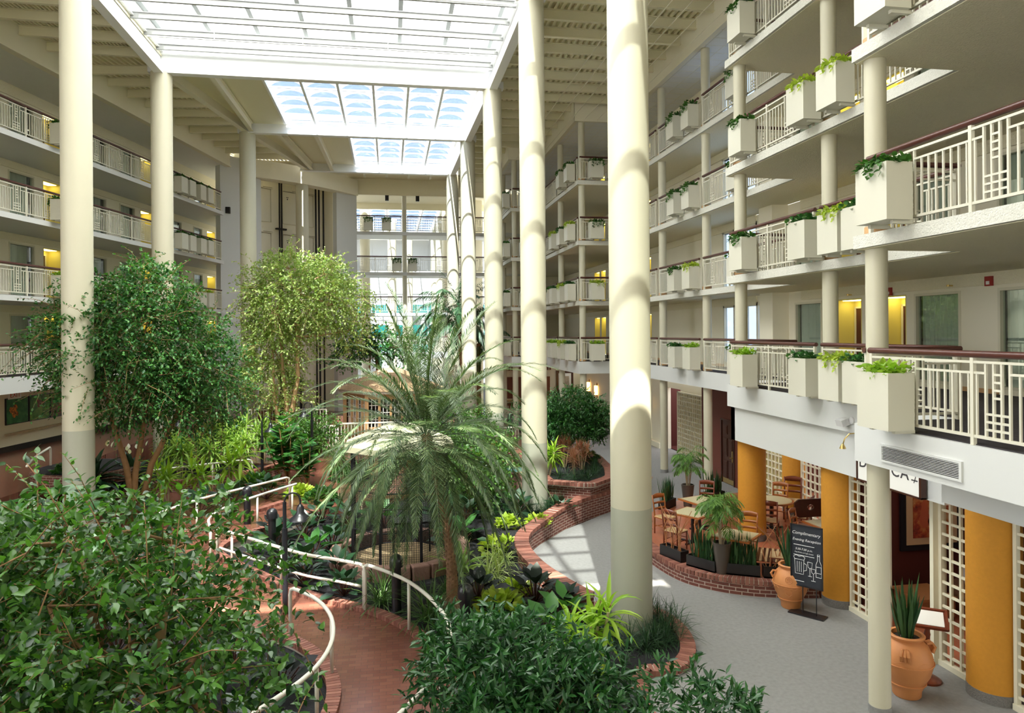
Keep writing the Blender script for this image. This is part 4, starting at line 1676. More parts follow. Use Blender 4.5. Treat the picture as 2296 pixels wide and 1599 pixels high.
# ================================================================== LAMPS, BOLLARDS
def bollard():
    o = thing('bollard_light', 'black bollard', 'bollard light')
    b = MB()
    b.lathe((0, 0, 0), [(.13, 0), (.13, .03), (.095, .04), (.095, .92)], 20)
    b.obj('post', M['black'], o, smooth=True)
    b = MB()
    b.lathe((0, 0, .90), [(.10, 0), (.135, .0), (.135, .12)] + [(.135 * math.cos(a), .12 + .13 * math.sin(a)) for a in (.3, .6, .9, 1.2, 1.45)], 20)
    b.obj('dome_cap', M['black'], o, smooth=True)
    return Proto(o)


BO = bollard()
for p, t in (((.08, 14.25, .07), 'before the aviary between two spider plants'), ((1.25, 12.35, .07), 'to the right of the palm trunk'), ((-4.05, 21.3, .1), 'behind the curved handrail, farther of a pair'), ((-2.95, 18.6, .07), 'behind the curved handrail, nearer of a pair')):
    BO.put(p, 0, 'black dome-topped bollard light %s' % t, 'black bollard lights')


def lamp_post(h):
    o = thing('lamp_post', 'black lamp', 'lamp post')
    b = MB()
    b.lathe((0, 0, 0), [(.10, 0), (.10, .05), (.055, .09), (.055, h * .70)], 14)
    b.lathe((0, 0, h * .70), [(.036, 0), (.036, h * .22)], 12)
    b.obj('pole', M['black'], o, smooth=True)
    b = MB()
    z0 = h * .92
    b.tube([(0, 0, z0)] + [(.15 - .15 * math.cos(a), 0, z0 + .17 * math.sin(a)) for a in np.linspace(.2, PI, 9)] + [(.30, 0, z0 - .07)], .019, 8)
    b.obj('gooseneck', M['black'], o, smooth=True)
    b = MB()
    b.lathe((.30, 0, z0 - .38), [(.22, .0), (.21, .03), (.12, .10), (.075, .16), (.075, .24), (.05, .29), (.02, .32)], 20, cap=False)
    bs_ = b.obj('bell_shade', M['black'], o, smooth=True)
    b = MB()
    b.lathe((.30, 0, z0 - .34), [(.01, 0), (.055, .03), (.06, .08), (.03, .14)], 12)
    b.obj('bulb', M['paper'], bs_, smooth=True)
    return Proto(o)


LPP = lamp_post(2.35)
for p, rz, sc, t in (((-2.1, 14.75, .07), .1, 1, 'in the foreground beside the lower path'), ((-4.66, 27.3, .2), .1, 1, 'in front of the fiddle-leaf figs'), ((-8.1, 28.2, .4), .2, 1, 'under the left ficus crown'),
                     ((-9.0, 41.5, .5), 0, 1.25, 'rising from the pale drooping palm'), ((-3.1, 29.3, .5), PI, 1, 'at the left edge of the big palm'), ((-4.6, 38.5, .5), PI, 1.25, 'behind the middle tree trunk')):
    LPP.put(p, rz, 'black gooseneck lamp post with bell shade %s' % t, 'black gooseneck lamp posts', sc)

# ================================================================== AVIARY
AX, AY = .2, 17.6
R = 1.2
o = thing('aviary', 'round black wire bird aviary with cream canopy roof behind the big palm', 'aviary', (AX, AY, .05))
oct_ = [(math.cos(PI / 8 + k * PI / 4), math.sin(PI / 8 + k * PI / 4)) for k in range(8)]
b = MB()
for k in range(8):
    (c0, s0), (c1_, s1) = oct_[k], oct_[(k + 1) % 8]
    p = [(AX + c0 * 1.38, AY + s0 * 1.38, 2.93), (AX + c1_ * 1.38, AY + s1 * 1.38, 2.93), (AX + c1_ * .3, AY + s1 * .3, 3.36), (AX + c0 * .3, AY + s0 * .3, 3.36)]
    b.add(p, [(0, 1, 2, 3)])
    q = [(AX + c0 * 1.38, AY + s0 * 1.38, 2.93), (AX + c1_ * 1.38, AY + s1 * 1.38, 2.93), (AX + c1_ * 1.38, AY + s1 * 1.38, 2.80), (AX + c0 * 1.38, AY + s0 * 1.38, 2.80)]
    b.add(q, [(0, 3, 2, 1)])
b.add([(AX + c * .3, AY + s * .3, 3.36) for c, s in oct_], [tuple(range(8))])
b.obj('canopy', M['canopy'], o)
for c, s in oct_:
    b = MB()
    b.box(AX + c * R - .03, AY + s * R - .03, .05, AX + c * R + .03, AY + s * R + .03, 2.85)
    b.obj('post', M['black'], o)
for z in (.15, 1.0, 1.9, 2.8):
    b = MB()
    b.tube([(AX + c * R, AY + s * R, z) for c, s in oct_], .02, 6, closed=True)
    b.obj('hoop', M['black'], o)
b = MB()
for k in range(8):
    a, c = Vector((*oct_[k], 0)) * R, Vector((*oct_[(k + 1) % 8], 0)) * R
    for i in range(1, 17):
        p = a.lerp(c, i / 17)
        b.box(AX + p.x - .004, AY + p.y - .004, .1, AX + p.x + .004, AY + p.y + .004, 2.82)
    for j in range(52):
        z = .12 + j * .052
        b.bar((AX + a.x, AY + a.y, z), (AX + c.x, AY + c.y, z), .005, .005)
b.obj('wire_mesh', M['black'], o)
b = MB()
b.lathe((AX, AY, .05), [(1.15, 0), (1.15, .10)], 24)
b.obj('sand_floor', M['sand'], o)
b = MB()
b.tube([(AX - 1, AY + .2, 1.5), (AX, AY - .1, 1.62), (AX + 1, AY + .3, 1.55)], [.03, .04, .03], 7)
b.tube([(AX - .4, AY + .05, 1.58), (AX - .7, AY + .5, 2.1)], .02, 6)
b.obj('perch', M['wood_l'], o)
b = MB()
b.box(AX - .45, AY + .5, 2.2, AX + .35, AY + .95, 2.65)
b.obj('nest_box', M['wood_o'], o)
b = MB()
b.box(AX - .2, AY - .1, .92, AX + .75, AY + .5, .97)
for x in (-.18, .7):
    b.box(AX + x, AY + .2, .15, AX + x + .04, AY + .24, .92)
b.obj('feeding_shelf', M['black'], o)
k = 22
for i in range(k):
    a = math.radians(100) + math.radians(340) * i / k
    st = MB()
    rr = 1.55
    c = Vector((AX + rr * math.cos(a), AY + rr * math.sin(a), .22))
    rad = Vector((math.cos(a), math.sin(a), 0))
    tan = Vector((-rad.y, rad.x, 0))
    st.obox(c, tan * .20, rad * .13, (0, 0, .17))
    s_ = st.obj('stone_block', M['stone'])
    bv = s_.modifiers.new('bevel', 'BEVEL')
    bv.width = .03
    bv.segments = 2
    tag(s_, 'sandstone block in the low ring around the aviary', 'stone block', 'sandstone blocks ringing the aviary')

# ================================================================== PAVILION
GX, GY = .0, 37.2
o = thing('pavilion', 'tan hexagonal pavilion with shingled roof behind the big palm', 'pavilion', (GX, GY, .5))
hexa = [(math.cos(PI / 6 + k * PI / 3 + PI / 6), math.sin(PI / 6 + k * PI / 3 + PI / 6)) for k in range(6)]
b = MB()
b.add([(GX + c * 2.75, GY + s * 2.75, 2.75) for c, s in hexa] + [(GX + c * .5, GY + s * .5, 3.75) for c, s in hexa], [(i, (i + 1) % 6, 6 + (i + 1) % 6, 6 + i) for i in range(6)] + [tuple(range(6, 12)), (5, 4, 3, 2, 1, 0)])
b.obj('roof', M['rooftile'], o)
b = MB()
b.tube([(GX + c * 2.55, GY + s * 2.55, 2.68) for c, s in hexa], .09, 6, closed=True)
b.obj('eave_trim', M['paper'], o)
for c, s in hexa:
    b = MB()
    b.box(GX + c * 2.3 - .09, GY + s * 2.3 - .09, .5, GX + c * 2.3 + .09, GY + s * 2.3 + .09, 2.7)
    b.obj('post', M['wood_l'], o)
for k in range(6):
    a, c = Vector((*hexa[k], 0)) * 2.2, Vector((*hexa[(k + 1) % 6], 0)) * 2.2
    C0 = Vector((GX, GY, 0))
    b = MB()
    b.bar(C0 + a + Vector((0, 0, .75)), C0 + c + Vector((0, 0, .75)), .06, .5)
    b.bar(C0 + a + Vector((0, 0, 2.5)), C0 + c + Vector((0, 0, 2.5)), .06, .3)
    for i in range(5):
        p = a.lerp(c, i / 4)
        b.bar(C0 + p + Vector((0, 0, .6)), C0 + p + Vector((0, 0, 2.5)), .07, .12, up=(1, 0, 0))
    b.obj('wall_panel', M['wood_l'], o)
    g = MB()
    for i in range(1, 12):
        if i % 3:
            p = a.lerp(c, i / 12)
            g.bar(C0 + p + Vector((0, 0, 1)), C0 + p + Vector((0, 0, 2.4)), .03, .03, up=(1, 0, 0))
    for z in (1.35, 1.7, 2.05):
        g.bar(C0 + a + Vector((0, 0, z)), C0 + c + Vector((0, 0, z)), .03, .03)
    g.obj('window_grid', M['paper'], o)
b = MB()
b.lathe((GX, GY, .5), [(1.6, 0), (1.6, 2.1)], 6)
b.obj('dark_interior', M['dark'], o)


# ================================================================== PLANTS
def plant_thing(name, parts):
    o = thing(name, 'plant', 'plant')
    for nm, lf, m in parts:
        lf.obj(nm, m, o)
    return Proto(o)


def philo(seed, m, n=16, ln=.36, h=.35):
    """clump of large glossy leaves on stalks"""
    rng = np.random.default_rng(seed)
    lf, st = Leafy(), MB()
    a = np.arange(n) * 2.4
    t = np.linspace(.15, 1.25, n)
    P, D = [], []
    for i in range(n):
        d = Vector((math.sin(t[i]) * math.cos(a[i]), math.sin(t[i]) * math.sin(a[i]), math.cos(t[i]) + .1))
        l = h * rng.uniform(.7, 1.1)
        q = d * l
        st.tube([(0, 0, 0), q], .010, 5)
        P.append(q)
        tt = t[i] + .35
        D.append((math.sin(tt) * math.cos(a[i]), math.sin(tt) * math.sin(a[i]), math.cos(tt)))
    big = (T_OVATE[0] * np.array([1.15, 1, 1]), T_OVATE[1])
    lf.leaves(big, np.array(P), np.array(D), ln * rng.uniform(.75, 1.1, n), .25, rng)
    return lf, st


def mk_philo(name, seed, m, **k):
    lf, st = philo(seed, m, **k)
    return plant_thing(name, [('foliage', lf, m), ('stem', st, M['wood_d'])])


def mound(seed, r, h, n, size, tmpl=T_HEART):
    rng = np.random.default_rng(seed)
    lf = Leafy()
    u = sph(n, rng, .05, 1)
    P = u * np.array([r, r, h]) * rng.uniform(.75, 1.05, n)[:, None]
    D = u + rng.normal(0, .45, (n, 3))
    lf.leaves(tmpl, P, D, size * rng.uniform(.7, 1.2, n), .7, rng)
    return lf


def tuft(seed, n, ln, w, tilt=(.1, 1.2), droop=.7, r=.08, segs=5):
    rng = np.random.default_rng(seed)
    lf = Leafy()
    for k in range(max(1, n // 25)):
        c = (rng.normal(0, r), rng.normal(0, r), 0)
        rosette(lf, c, 25, ln, w, tilt, droop, segs, rng=rng)
    return lf


def canes(seed, heads, hgt, ln, w, m_n=22, droop=.75):
    """dracaena: thin canes each topped with a rosette"""
    rng = np.random.default_rng(seed)
    lf, st = Leafy(), MB()
    for k in range(heads):
        a = rng.uniform(0, 6.28)
        h = hgt * rng.uniform(.55, 1.0)
        top = (math.cos(a) * .22 * k / max(1, heads - 1), math.sin(a) * .22 * k / max(1, heads - 1), h)
        st.tube([(top[0] * .3, top[1] * .3, 0), top], .018, 6)
        rosette(lf, (top[0], top[1], top[2] - .12), m_n, ln, w, (.15, 1.7), droop, 5, rng=rng, hup=.16)
    return lf, st


def mk_canes(name, seed, m, **k):
    lf, st = canes(seed, **k)
    return plant_thing(name, [('foliage', lf, m), ('stem', st, M['cane'])])


PL = {
    'philo_dark': mk_philo('philodendron', 1, L['dark'], n=17),
    'philo_purple': mk_philo('rubber_philodendron', 2, L['purple'], n=24, ln=.34, h=.40),
    'philo_green': mk_philo('philodendron', 3, L['fiddle'], n=16, ln=.42, h=.45),
    'lime': plant_thing('lime_groundcover', [('foliage', mound(4, .34, .22, 150, .13), L['lime'])]),
    'green_mound': plant_thing('pothos_mound', [('foliage', mound(5, .5, .35, 240, .15), L['ivy'])]),
    'grass': plant_thing('liriope_grass', [('foliage', tuft(6, 75, .50, .012, (.1, 1.25), .8, .10), L['grass'])]),
    'spider': plant_thing('spider_plant', [('foliage', tuft(7, 125, .62, .016, (.1, 1.5), .75, .07), L['spider'])]),
    'spiderv': plant_thing('variegated_spider_plant', [('foliage', tuft(8, 125, .72, .020, (.1, 1.45), .9, .12), L['spiderv'])]),
    'broad': plant_thing('bird_nest_fern', [('foliage', rosette(Leafy(), (0, 0, 0), 34, .75, .085, (.1, 1.3), .7, 6), L['draca'])]),
    'draca': mk_canes('corn_plant', 9, L['draca'], heads=5, hgt=1.15, ln=.55, w=.065),
    'draca2': mk_canes('corn_plant', 10, L['draca'], heads=4, hgt=.95, ln=.6, w=.07),
    'bright': mk_canes('lime_dracaena', 11, L['dracabright'], heads=3, hgt=.75, ln=.50, w=.065, m_n=20),
    'pink': mk_canes('pink_dracaena', 12, L['pink'], heads=4, hgt=.75, ln=.36, w=.020, m_n=60, droop=.2),
    'pand': mk_canes('drooping_dracaena', 13, L['spider'], heads=3, hgt=1.5, ln=.8, w=.022, m_n=70),
}


def fig(seed, h, n, size, m, spread=.55, t0=.3):
    rng = np.random.default_rng(seed)
    lf, st = Leafy(), MB()
    for k in range(n):
        a = rng.uniform(0, 6.28)
        top = Vector((math.cos(a) * spread * rng.random(), math.sin(a) * spread * rng.random(), h * rng.uniform(.65, 1)))
        st.tube([(top.x * .2, top.y * .2, 0), (top.x * .7, top.y * .7, top.z * .5), top], [.03, .022, .012], 6)
        m_ = 15
        t = np.linspace(t0, 1, m_)
        ang = np.arange(m_) * 2.4 + a
        P = np.stack([top.x * t, top.y * t, top.z * t], 1)
        D = np.stack([np.cos(ang), np.sin(ang), rng.uniform(-.2, .7, m_)], 1)
        lf.leaves(T_FIDDLE, P + D * .05, D, size * rng.uniform(.7, 1.1, m_), .4, rng)
    return lf, st


def mk_fig(name, seed, **k):
    lf, st = fig(seed, m=None, **k)
    return plant_thing(name, [('foliage', lf, L['fiddle']), ('stem', st, M['bark'])])


PL['fig'] = mk_fig('fiddle_leaf_fig', 14, h=2.0, n=9, size=.44, spread=.8)
PL['fig_small'] = mk_fig('fiddle_leaf_fig', 15, h=4.0, n=3, size=.44, spread=.45, t0=.74)


def bush(seed, blobs, twigs, per, size, tmpl, m, name='bush', stems=4, twl=.4):
    rng = np.random.default_rng(seed)
    lf, st = Leafy(), MB()
    blob_twigs(lf, blobs, twigs, per, size, tmpl, twl, .3, rng)
    c = blobs[0][0]
    for k in range(stems):
        bl = blobs[k % len(blobs)]
        st.tube([(c[0] + rng.normal(0, .06), c[1] + rng.normal(0, .06), 0), (bl[0][0] * .6 + rng.normal(0, .1), bl[0][1] * .6 + rng.normal(0, .1), bl[0][2] * .6), tuple(np.array(bl[0]) + rng.normal(0, .12, 3))], [.035, .025, .012], 6)
    return plant_thing(name, [('foliage', lf, m), ('stem', st, M['bark'])])


PL['bush'] = bush(16, [((0, 0, .9), (.8, .8, .8)), ((.5, .2, .6), (.5, .5, .5))], 330, 8, .12, T_OVATE, leafmat('bush_leaf', (.025, .09, .02), (.13, .27, .05), .35, .28), 'leafy_bush')
PL['bush_dark'] = bush(17, [((0, 0, .9), (.7, .7, .85))], 210, 8, .12, T_NARROW, L['shrub'], 'narrow_leaf_bush')
PL['lily'] = None
lf = Leafy()
rng = np.random.default_rng(21)
rosette(lf, (0, 0, 0), 46, .85, .17, (.1, 1.25), .75, 6, rng=rng, wpos=.55)
fl = Leafy()
a = rng.uniform(0, 6.28, 7)
fl.leaves(T_OVATE, np.stack([np.cos(a) * .4, np.sin(a) * .4, rng.uniform(.7, .95, 7)], 1), np.stack([np.cos(a) * .3, np.sin(a) * .3, np.ones(7)], 1), .17, .3, rng)
PL['lily'] = plant_thing('peace_lily', [('foliage', lf, L['dark']), ('white_spathe', fl, L['white'])])

G = {'philo_dark': 'dark philodendrons', 'philo_purple': 'purple-black philodendrons', 'philo_green': 'green philodendrons', 'lime': 'lime groundcover plants', 'grass': 'liriope tufts', 'spider': 'spider plants', 'draca': 'corn plants', 'draca2': 'corn plants', 'bright': 'lime dracaenas', 'fig': 'fiddle-leaf figs', 'fig_small': 'fiddle-leaf figs', 'bush': 'leafy bushes', 'bush_dark': 'narrow-leaf bushes', 'pink': 'pink dracaenas', 'green_mound': 'pothos mounds', 'spiderv': 'variegated spider plants', 'pand': 'drooping dracaenas', 'broad': 'strap-leaf ferns', 'lily': 'peace lilies'}
PLANTS = [
    ('philo_purple', 1.75, 14.55, .07, 1.0, 'purple-black philodendron clump right of the palm trunk'),
    ('philo_purple', 2.85, 14.2, .07, 1.15, 'tall purple-black philodendron beside the curved brick wall'),
    ('philo_green', 3.2, 13.0, .07, .95, 'broad green philodendron left of the nearest big column'),
    ('philo_purple', 3.35, 13.6, .07, .85, 'purple-black philodendron at the end of the brick wall'),
    ('philo_dark', 3.55, 20.0, .36, 1.1, 'dark bronze plant left of second big column'),
    ('philo_dark', 4.75, 19.9, .36, .9, 'dark green plant right of second big column on the ledge'),
    ('lime', 3.1, 18.9, .36, 1.05, 'lime groundcover left of second big column'),
    ('lime', 2.65, 17.6, .07, 1.5, 'pale lime plant on the bend of the brick wall'),
    ('lime', 2.05, 13.95, .07, 1.4, 'lime groundcover right of the palm foot'),
    ('lime', 2.55, 14.85, .07, 1.0, 'lime groundcover behind the purple philodendron'),
    ('lime', 2.9, 10.7, .07, 1.4, 'lime groundcover under the lime dracaenas'),
    ('spiderv', 2.15, 16.0, .07, 1.25, 'pale striped spider plant before the brick wall bend'),
    ('spiderv', 2.4, 16.9, .07, 1.0, 'pale striped spider plant behind the other'),
    ('broad', 1.55, 16.3, .07, 1.25, 'bright strap-leaf fern right of the aviary'),
    ('spider', -.35, 14.75, .07, 1.5, 'spider plant left of the front bollard'),
    ('spider', .55, 13.75, .07, 1.6, 'large spider plant right of the front bollard'),
    ('spider', .1, 15.3, .07, 1.0, 'spider plant in front of the aviary stones'),
    ('philo_dark', -1.0, 15.35, .07, 1.0, 'dark philodendron left of the aviary stones'),
    ('philo_dark', -2.0, 17.1, .07, 1.2, 'dark philodendron behind the middle-rail handrail'),
    ('philo_purple', -2.6, 17.6, .07, 1.0, 'purple-black philodendron beside the nearer bollard'),
    ('philo_dark', -1.5, 18.6, .07, 1.2, 'dark philodendron left of the aviary'),
    ('philo_dark', -2.3, 19.8, .07, 1.2, 'dark philodendron inside the curved handrail'),
    ('philo_purple', -3.1, 19.9, .07, 1.1, 'purple-black plant behind the bollard pair'),
    ('philo_dark', -5.6, 22.3, .2, 1.3, 'dark philodendron behind the upper handrail'),
    ('philo_dark', -4.9, 23.3, .2, 1.4, 'dark philodendron near the middle of the upper handrail'),
    ('philo_dark', -4.0, 24.2, .2, 1.3, 'dark philodendron below the fiddle-leaf figs'),
    ('philo_dark', -6.6, 21.6, .1, 1.3, 'dark philodendron at the left end of the upper handrail'),
    ('green_mound', -2.2, 23.6, .2, 1.1, 'green groundcover at the handrail corner'),
    ('lime', -3.0, 24.6, .2, 1.3, 'lime groundcover behind the handrail corner'),
    ('bright', 2.75, 10.45, .07, 1.2, 'bright lime dracaena in the front bed, left of two'),
    ('bright', 3.15, 11.15, .07, 1.3, 'bright lime dracaena in the front bed, right of two'),
    ('philo_purple', 2.85, 9.6, .07, 1.15, 'purple-black ribbed plant below the lime dracaenas'),
    ('philo_green', 2.2, 11.8, .07, 1.0, 'green philodendron behind the dark front shrub'),
    ('philo_green', 2.75, 12.3, .07, 1.0, 'broad-leaf philodendron before the grass tufts'),
    ('draca', -7.6, 27.6, .45, 1.15, 'corn plant clump behind the low wall, leftmost'),
    ('draca2', -6.9, 28.4, .45, 1.15, 'corn plant clump behind the low wall, second from left'),
    ('draca', -6.2, 29.0, .45, 1.2, 'corn plant clump behind the low wall, center'),
    ('draca2', -5.6, 28.6, .45, 1.15, 'corn plant clump behind the low wall, fourth from left'),
    ('draca', -5.0, 29.4, .45, 1.2, 'corn plant clump behind the low wall, right end'),
    ('draca2', -8.6, 29.6, .45, 1.2, 'corn plant clump under the left ficus'),
    ('draca', -7.0, 30.3, .45, 1.3, 'corn plant clump farthest behind the low wall'),
    ('draca2', -4.6, 30.6, .5, 1.2, 'corn plant clump near the middle tree foot'),
    ('bright', -6.9, 23.9, .2, 1.5, 'lime corn plant before the low wall, left'),
    ('bright', -6.0, 24.3, .2, 1.45, 'lime corn plant before the low wall, middle'),
    ('bright', -5.3, 24.9, .2, 1.75, 'tall lime corn plant before the low wall, right'),
    ('fig', -3.7, 27.0, .2, 1.1, 'fiddle-leaf fig behind the lamp post'),
    ('fig', -2.9, 26.0, .2, .85, 'lower fiddle-leaf fig right of the lamp post'),
    ('pand', -1.6, 23.5, .2, 1.0, 'drooping dracaena left of the big palm'),
    ('pand', -.9, 22.0, .1, .9, 'drooping dracaena behind the left palm fronds'),
    ('lily', -8.7, 22.9, 1.2, 1.2, 'peace lily with white flowers right of the left column'),
    ('lily', -8.1, 24.2, 1.0, 1.1, 'peace lily clump behind the left ficus trunk'),
    ('green_mound', -9.6, 23.5, 1.4, .9, 'bright groundcover in the round brick bed'),
    ('green_mound', -7.0, 19.6, .1, 1.3, 'broad green groundcover at the left ficus foot'),
    ('philo_green', -6.3, 16.6, .3, 1.4, 'green philodendron below the left terrace, middle'),
    ('philo_green', -7.0, 15.6, .3, 1.5, 'green philodendron below the left terrace, left'),
    ('philo_green', -5.6, 15.2, .1, 1.4, 'green philodendron behind the foreground ficus'),
    ('fig_small', -4.15, 9.8, -.05, 1.0, 'tall fiddle-leaf fig above the foreground ficus'),
    ('fig_small', -4.95, 9.95, -.05, .97, 'fiddle-leaf fig at the left photo edge'),
    ('bush', 2.4, 21.4, .36, 1.25, 'leafy bush right of the palm fronds'),
    ('bush', 2.9, 23.4, .36, 1.2, 'leafy bush behind the palm fronds near second column'),
    ('bush', 1.6, 24.6, .36, 1.1, 'leafy bush beyond the palm'),
    ('bush', 2.3, 28.6, 1.2, .95, 'bright bush in the planter before third column, left'),
    ('bush', 3.3, 28.2, 1.2, .8, 'bright bush in the planter before third column, right'),
    ('bush', 1.5, 31.0, .5, 1.1, 'leafy bush left of the third column planter'),
    ('bush_dark', 5.4, 27.8, .36, 1.4, 'dark narrow-leaf bush between second and third columns'),
    ('bush_dark', 5.6, 25.8, 1.0, .8, 'dark narrow-leaf bush in the taller planter'),
    ('bright', 4.9, 22.2, .95, 1.1, 'lime dracaena right of second big column'),
    ('bright', 3.4, 24.2, .36, 1.35, 'lime dracaena left of second big column'),
    ('pink', 3.6, 25.6, .5, 1.2, 'pink dracaena left of second big column'),
    ('pink', 5.75, 22.1, 1.0, .85, 'pink spiky dracaena in the taller planter, front'),
    ('pink', 6.2, 22.9, 1.0, .95, 'pink spiky dracaena in the taller planter, right'),
    ('pink', 5.75, 23.4, 1.0, 1.05, 'pink spiky dracaena in the taller planter, behind'),
    ('green_mound', 6.9, 24.6, 1.0, .8, 'low green mound at the shrub tree foot'),
    ('green_mound', -1.5, 27.0, .2, 1.4, 'green mound left of the aviary roof'),
    ('bush', -2.9, 30.6, .5, 1.0, 'leafy bush below the white terrace railing'),
    ('bush', -4.0, 31.6, .5, 1.0, 'leafy bush at the middle tree foot'),
    ('philo_purple', -1.75, 11.6, -.05, 1.0, 'purple-black plant left of the near path bend'),
    ('philo_dark', -1.9, 10.4, -.05, 1.1, 'dark plant inside the near left handrail'),
    ('philo_dark', -2.6, 12.4, -.05, 1.2, 'dark plant under the foreground ficus, right side'),
    ('philo_purple', -2.4, 9.4, -.05, 1.1, 'purple-black plant under the foreground ficus, near path'),
    ('philo_green', -3.3, 11.2, -.05, 1.3, 'green philodendron under the foreground ficus, middle'),
    ('philo_dark', -3.8, 13.2, -.05, 1.3, 'dark plant left of the lower path'),
    ('philo_green', -4.8, 13.6, -.05, 1.4, 'green philodendron behind the foreground ficus, left'),
    ('lime', -3.0, 10.2, -.05, 1.3, 'lime groundcover under the foreground ficus'),
    ('bright', -3.7, 9.4, .3, 1.4, 'lime dracaena glowing under the foreground ficus'),
    ('draca', -7.3, 26.9, .45, 1.1, 'corn plant clump at the low wall edge, left'),
    ('draca2', -6.4, 27.6, .45, 1.1, 'corn plant clump at the low wall edge, middle'),
    ('draca', -5.5, 28.0, .45, 1.15, 'corn plant clump at the low wall edge, right'),
    ('draca2', -8.2, 28.4, .45, 1.2, 'corn plant clump right of the second left column'),
    ('draca', -6.0, 30.6, .5, 1.3, 'corn plant clump behind the others, center'),
    ('draca2', -5.3, 31.4, .5, 1.3, 'corn plant clump behind the others, right'),
    ('broad', -7.7, 26.3, .45, 1.0, 'striped strap-leaf plant at the low wall'),
    ('green_mound', -4.7, 26.2, .2, 1.2, 'green mound left of the lamp post foot'),
    ('philo_dark', 2.0, 19.6, .36, 1.2, 'dark plant between the aviary and second column'),
    ('philo_dark', 2.5, 20.4, .36, 1.1, 'dark plant below the leafy bushes'),
    ('philo_green', 1.7, 18.4, .07, 1.1, 'green philodendron right of the aviary stones'),
    ('grass', 2.9, 19.9, .36, 1.3, 'grass clump left of second big column'),
    ('grass', 3.3, 19.3, .36, 1.2, 'grass clump on the ledge before second big column'),
    ('spider', 1.2, 14.9, .07, 1.0, 'spider plant at the palm trunk foot'),
    ('lime', 3.9, 18.95, .36, 1.0, 'lime groundcover on the ledge by the brick wall'),
    ('philo_dark', -2.9, 18.9, .07, 1.2, 'dark plant left of the nearer bollard'),
    ('philo_green', -1.9, 18.0, .07, 1.0, 'green philodendron before the aviary left side'),
    ('philo_dark', -1.2, 16.6, .07, 1.0, 'dark plant at the left aviary stones'),
    ('philo_purple', -1.9, 16.2, .07, .9, 'purple-black plant behind the middle-rail handrail end'),
    ('philo_dark', -1.2, 20.6, .07, 1.3, 'dark plant behind the aviary, left'),
    ('philo_green', -.2, 20.2, .07, 1.2, 'green philodendron behind the aviary'),
    ('philo_dark', -2.0, 21.4, .07, 1.2, 'dark plant at the upper path end'),
    ('spider', -.9, 19.5, .07, 1.2, 'spider plant behind the aviary, left'),
    ('philo_dark', 1.4, 20.6, .07, 1.2, 'dark plant behind the aviary, right'),
]
prr = np.random.default_rng(5)
for kind, x, y, z, sc, lab in PLANTS:
    PL[kind].put((x, y, z), prr.uniform(0, 6.28), lab, G[kind], sc)
for i in range(15):
    a = math.radians(150) + math.radians(255) * i / 14
    rr = .58 if i % 2 else .70
    PL['grass'].put((4.4 + rr * math.cos(a), 12.6 + rr * 1.15 * math.sin(a), .06), i, 'dark grass tuft around the nearest big column foot', 'grass tufts at the nearest big column', 1.15)
for i in range(12):
    a = math.radians(160) + math.radians(230) * i / 11
    PL['grass'].put((4.2 + .62 * math.cos(a), 20.6 + .62 * math.sin(a), .36), i, 'green grass tuft around second big column foot', 'grass tufts at second big column', 1.1)
for i, (x, y) in enumerate(((5.5, 21.35), (5.9, 21.2), (6.2, 21.6), (6.5, 22.0), (6.6, 22.6), (5.2, 21.7), (5.9, 21.8), (6.75, 23.2))):
    PL['grass'].put((x, y, 1.0), i, 'dark grass tuft in the taller brick planter', 'grass tufts in the taller planter', 1.0)


# ------------------------------------------------------------------ trees
def tree(name, label, base, blobs, limbs, twigs, per, size, tmpl, m, seed, trunk_r=.10, twl=.55, barkm=None, group=None, droop=.4, shell=.45):
    rng = np.random.default_rng(seed)
    o = thing(name, label, 'tree', base, group)
    lf, tr = Leafy(), MB()
    P, D = blob_twigs(lf, blobs, twigs, per, size, tmpl, twl, droop, rng, shell=shell)
    P2, D2 = blob_twigs(lf, blobs, int(twigs * .07), per + 5, size * .9, tmpl, twl * 1.9, droop * .8, rng, shell=.95)
    for a, d in zip(P2, D2):
        a, d = Vector(a), Vector(d)
        tr.tube([a - d * .2, a + d * twl * .9 - Vector((0, 0, droop * .8 * twl * .45)), a + d * twl * 1.8 - Vector((0, 0, droop * .8 * twl * 1.7))], [.008, .006, .003], 4)
    for lb in limbs:
        tr.tube([Vector(p) for p in lb], [trunk_r * f for f in np.linspace(1, .35, len(lb))], 9)
    ends = [Vector(p) for lb in limbs for p in lb[1:]]
    for bl in blobs:
        c = Vector(bl[0])
        e = min(ends, key=lambda q: (q - c).length)
        tr.tube([e, e.lerp(c, .5) + Vector(rng.normal(0, .1, 3)), c], [trunk_r * .4, trunk_r * .28, trunk_r * .15], 6)
        for k in range(5):
            u = Vector(sph(1, rng)[0]) * .8
            q = c + Vector((u.x * bl[1][0], u.y * bl[1][1], u.z * bl[1][2]))
            tr.tube([c, c.lerp(q, .5) + Vector(rng.normal(0, .05, 3)), q], [trunk_r * .16, trunk_r * .1, .006], 5)
    for i in range(0, len(P), 3):      # twigs
        a, d = Vector(P[i]), Vector(D[i])
        tr.tube([a - d * .1, a + d * twl * .9 - Vector((0, 0, droop * twl * .7))], [.006, .003], 3)
    lf.obj('foliage', m, o)
    tr.obj('trunk', barkm or M['bark'], o, smooth=2)
    return o


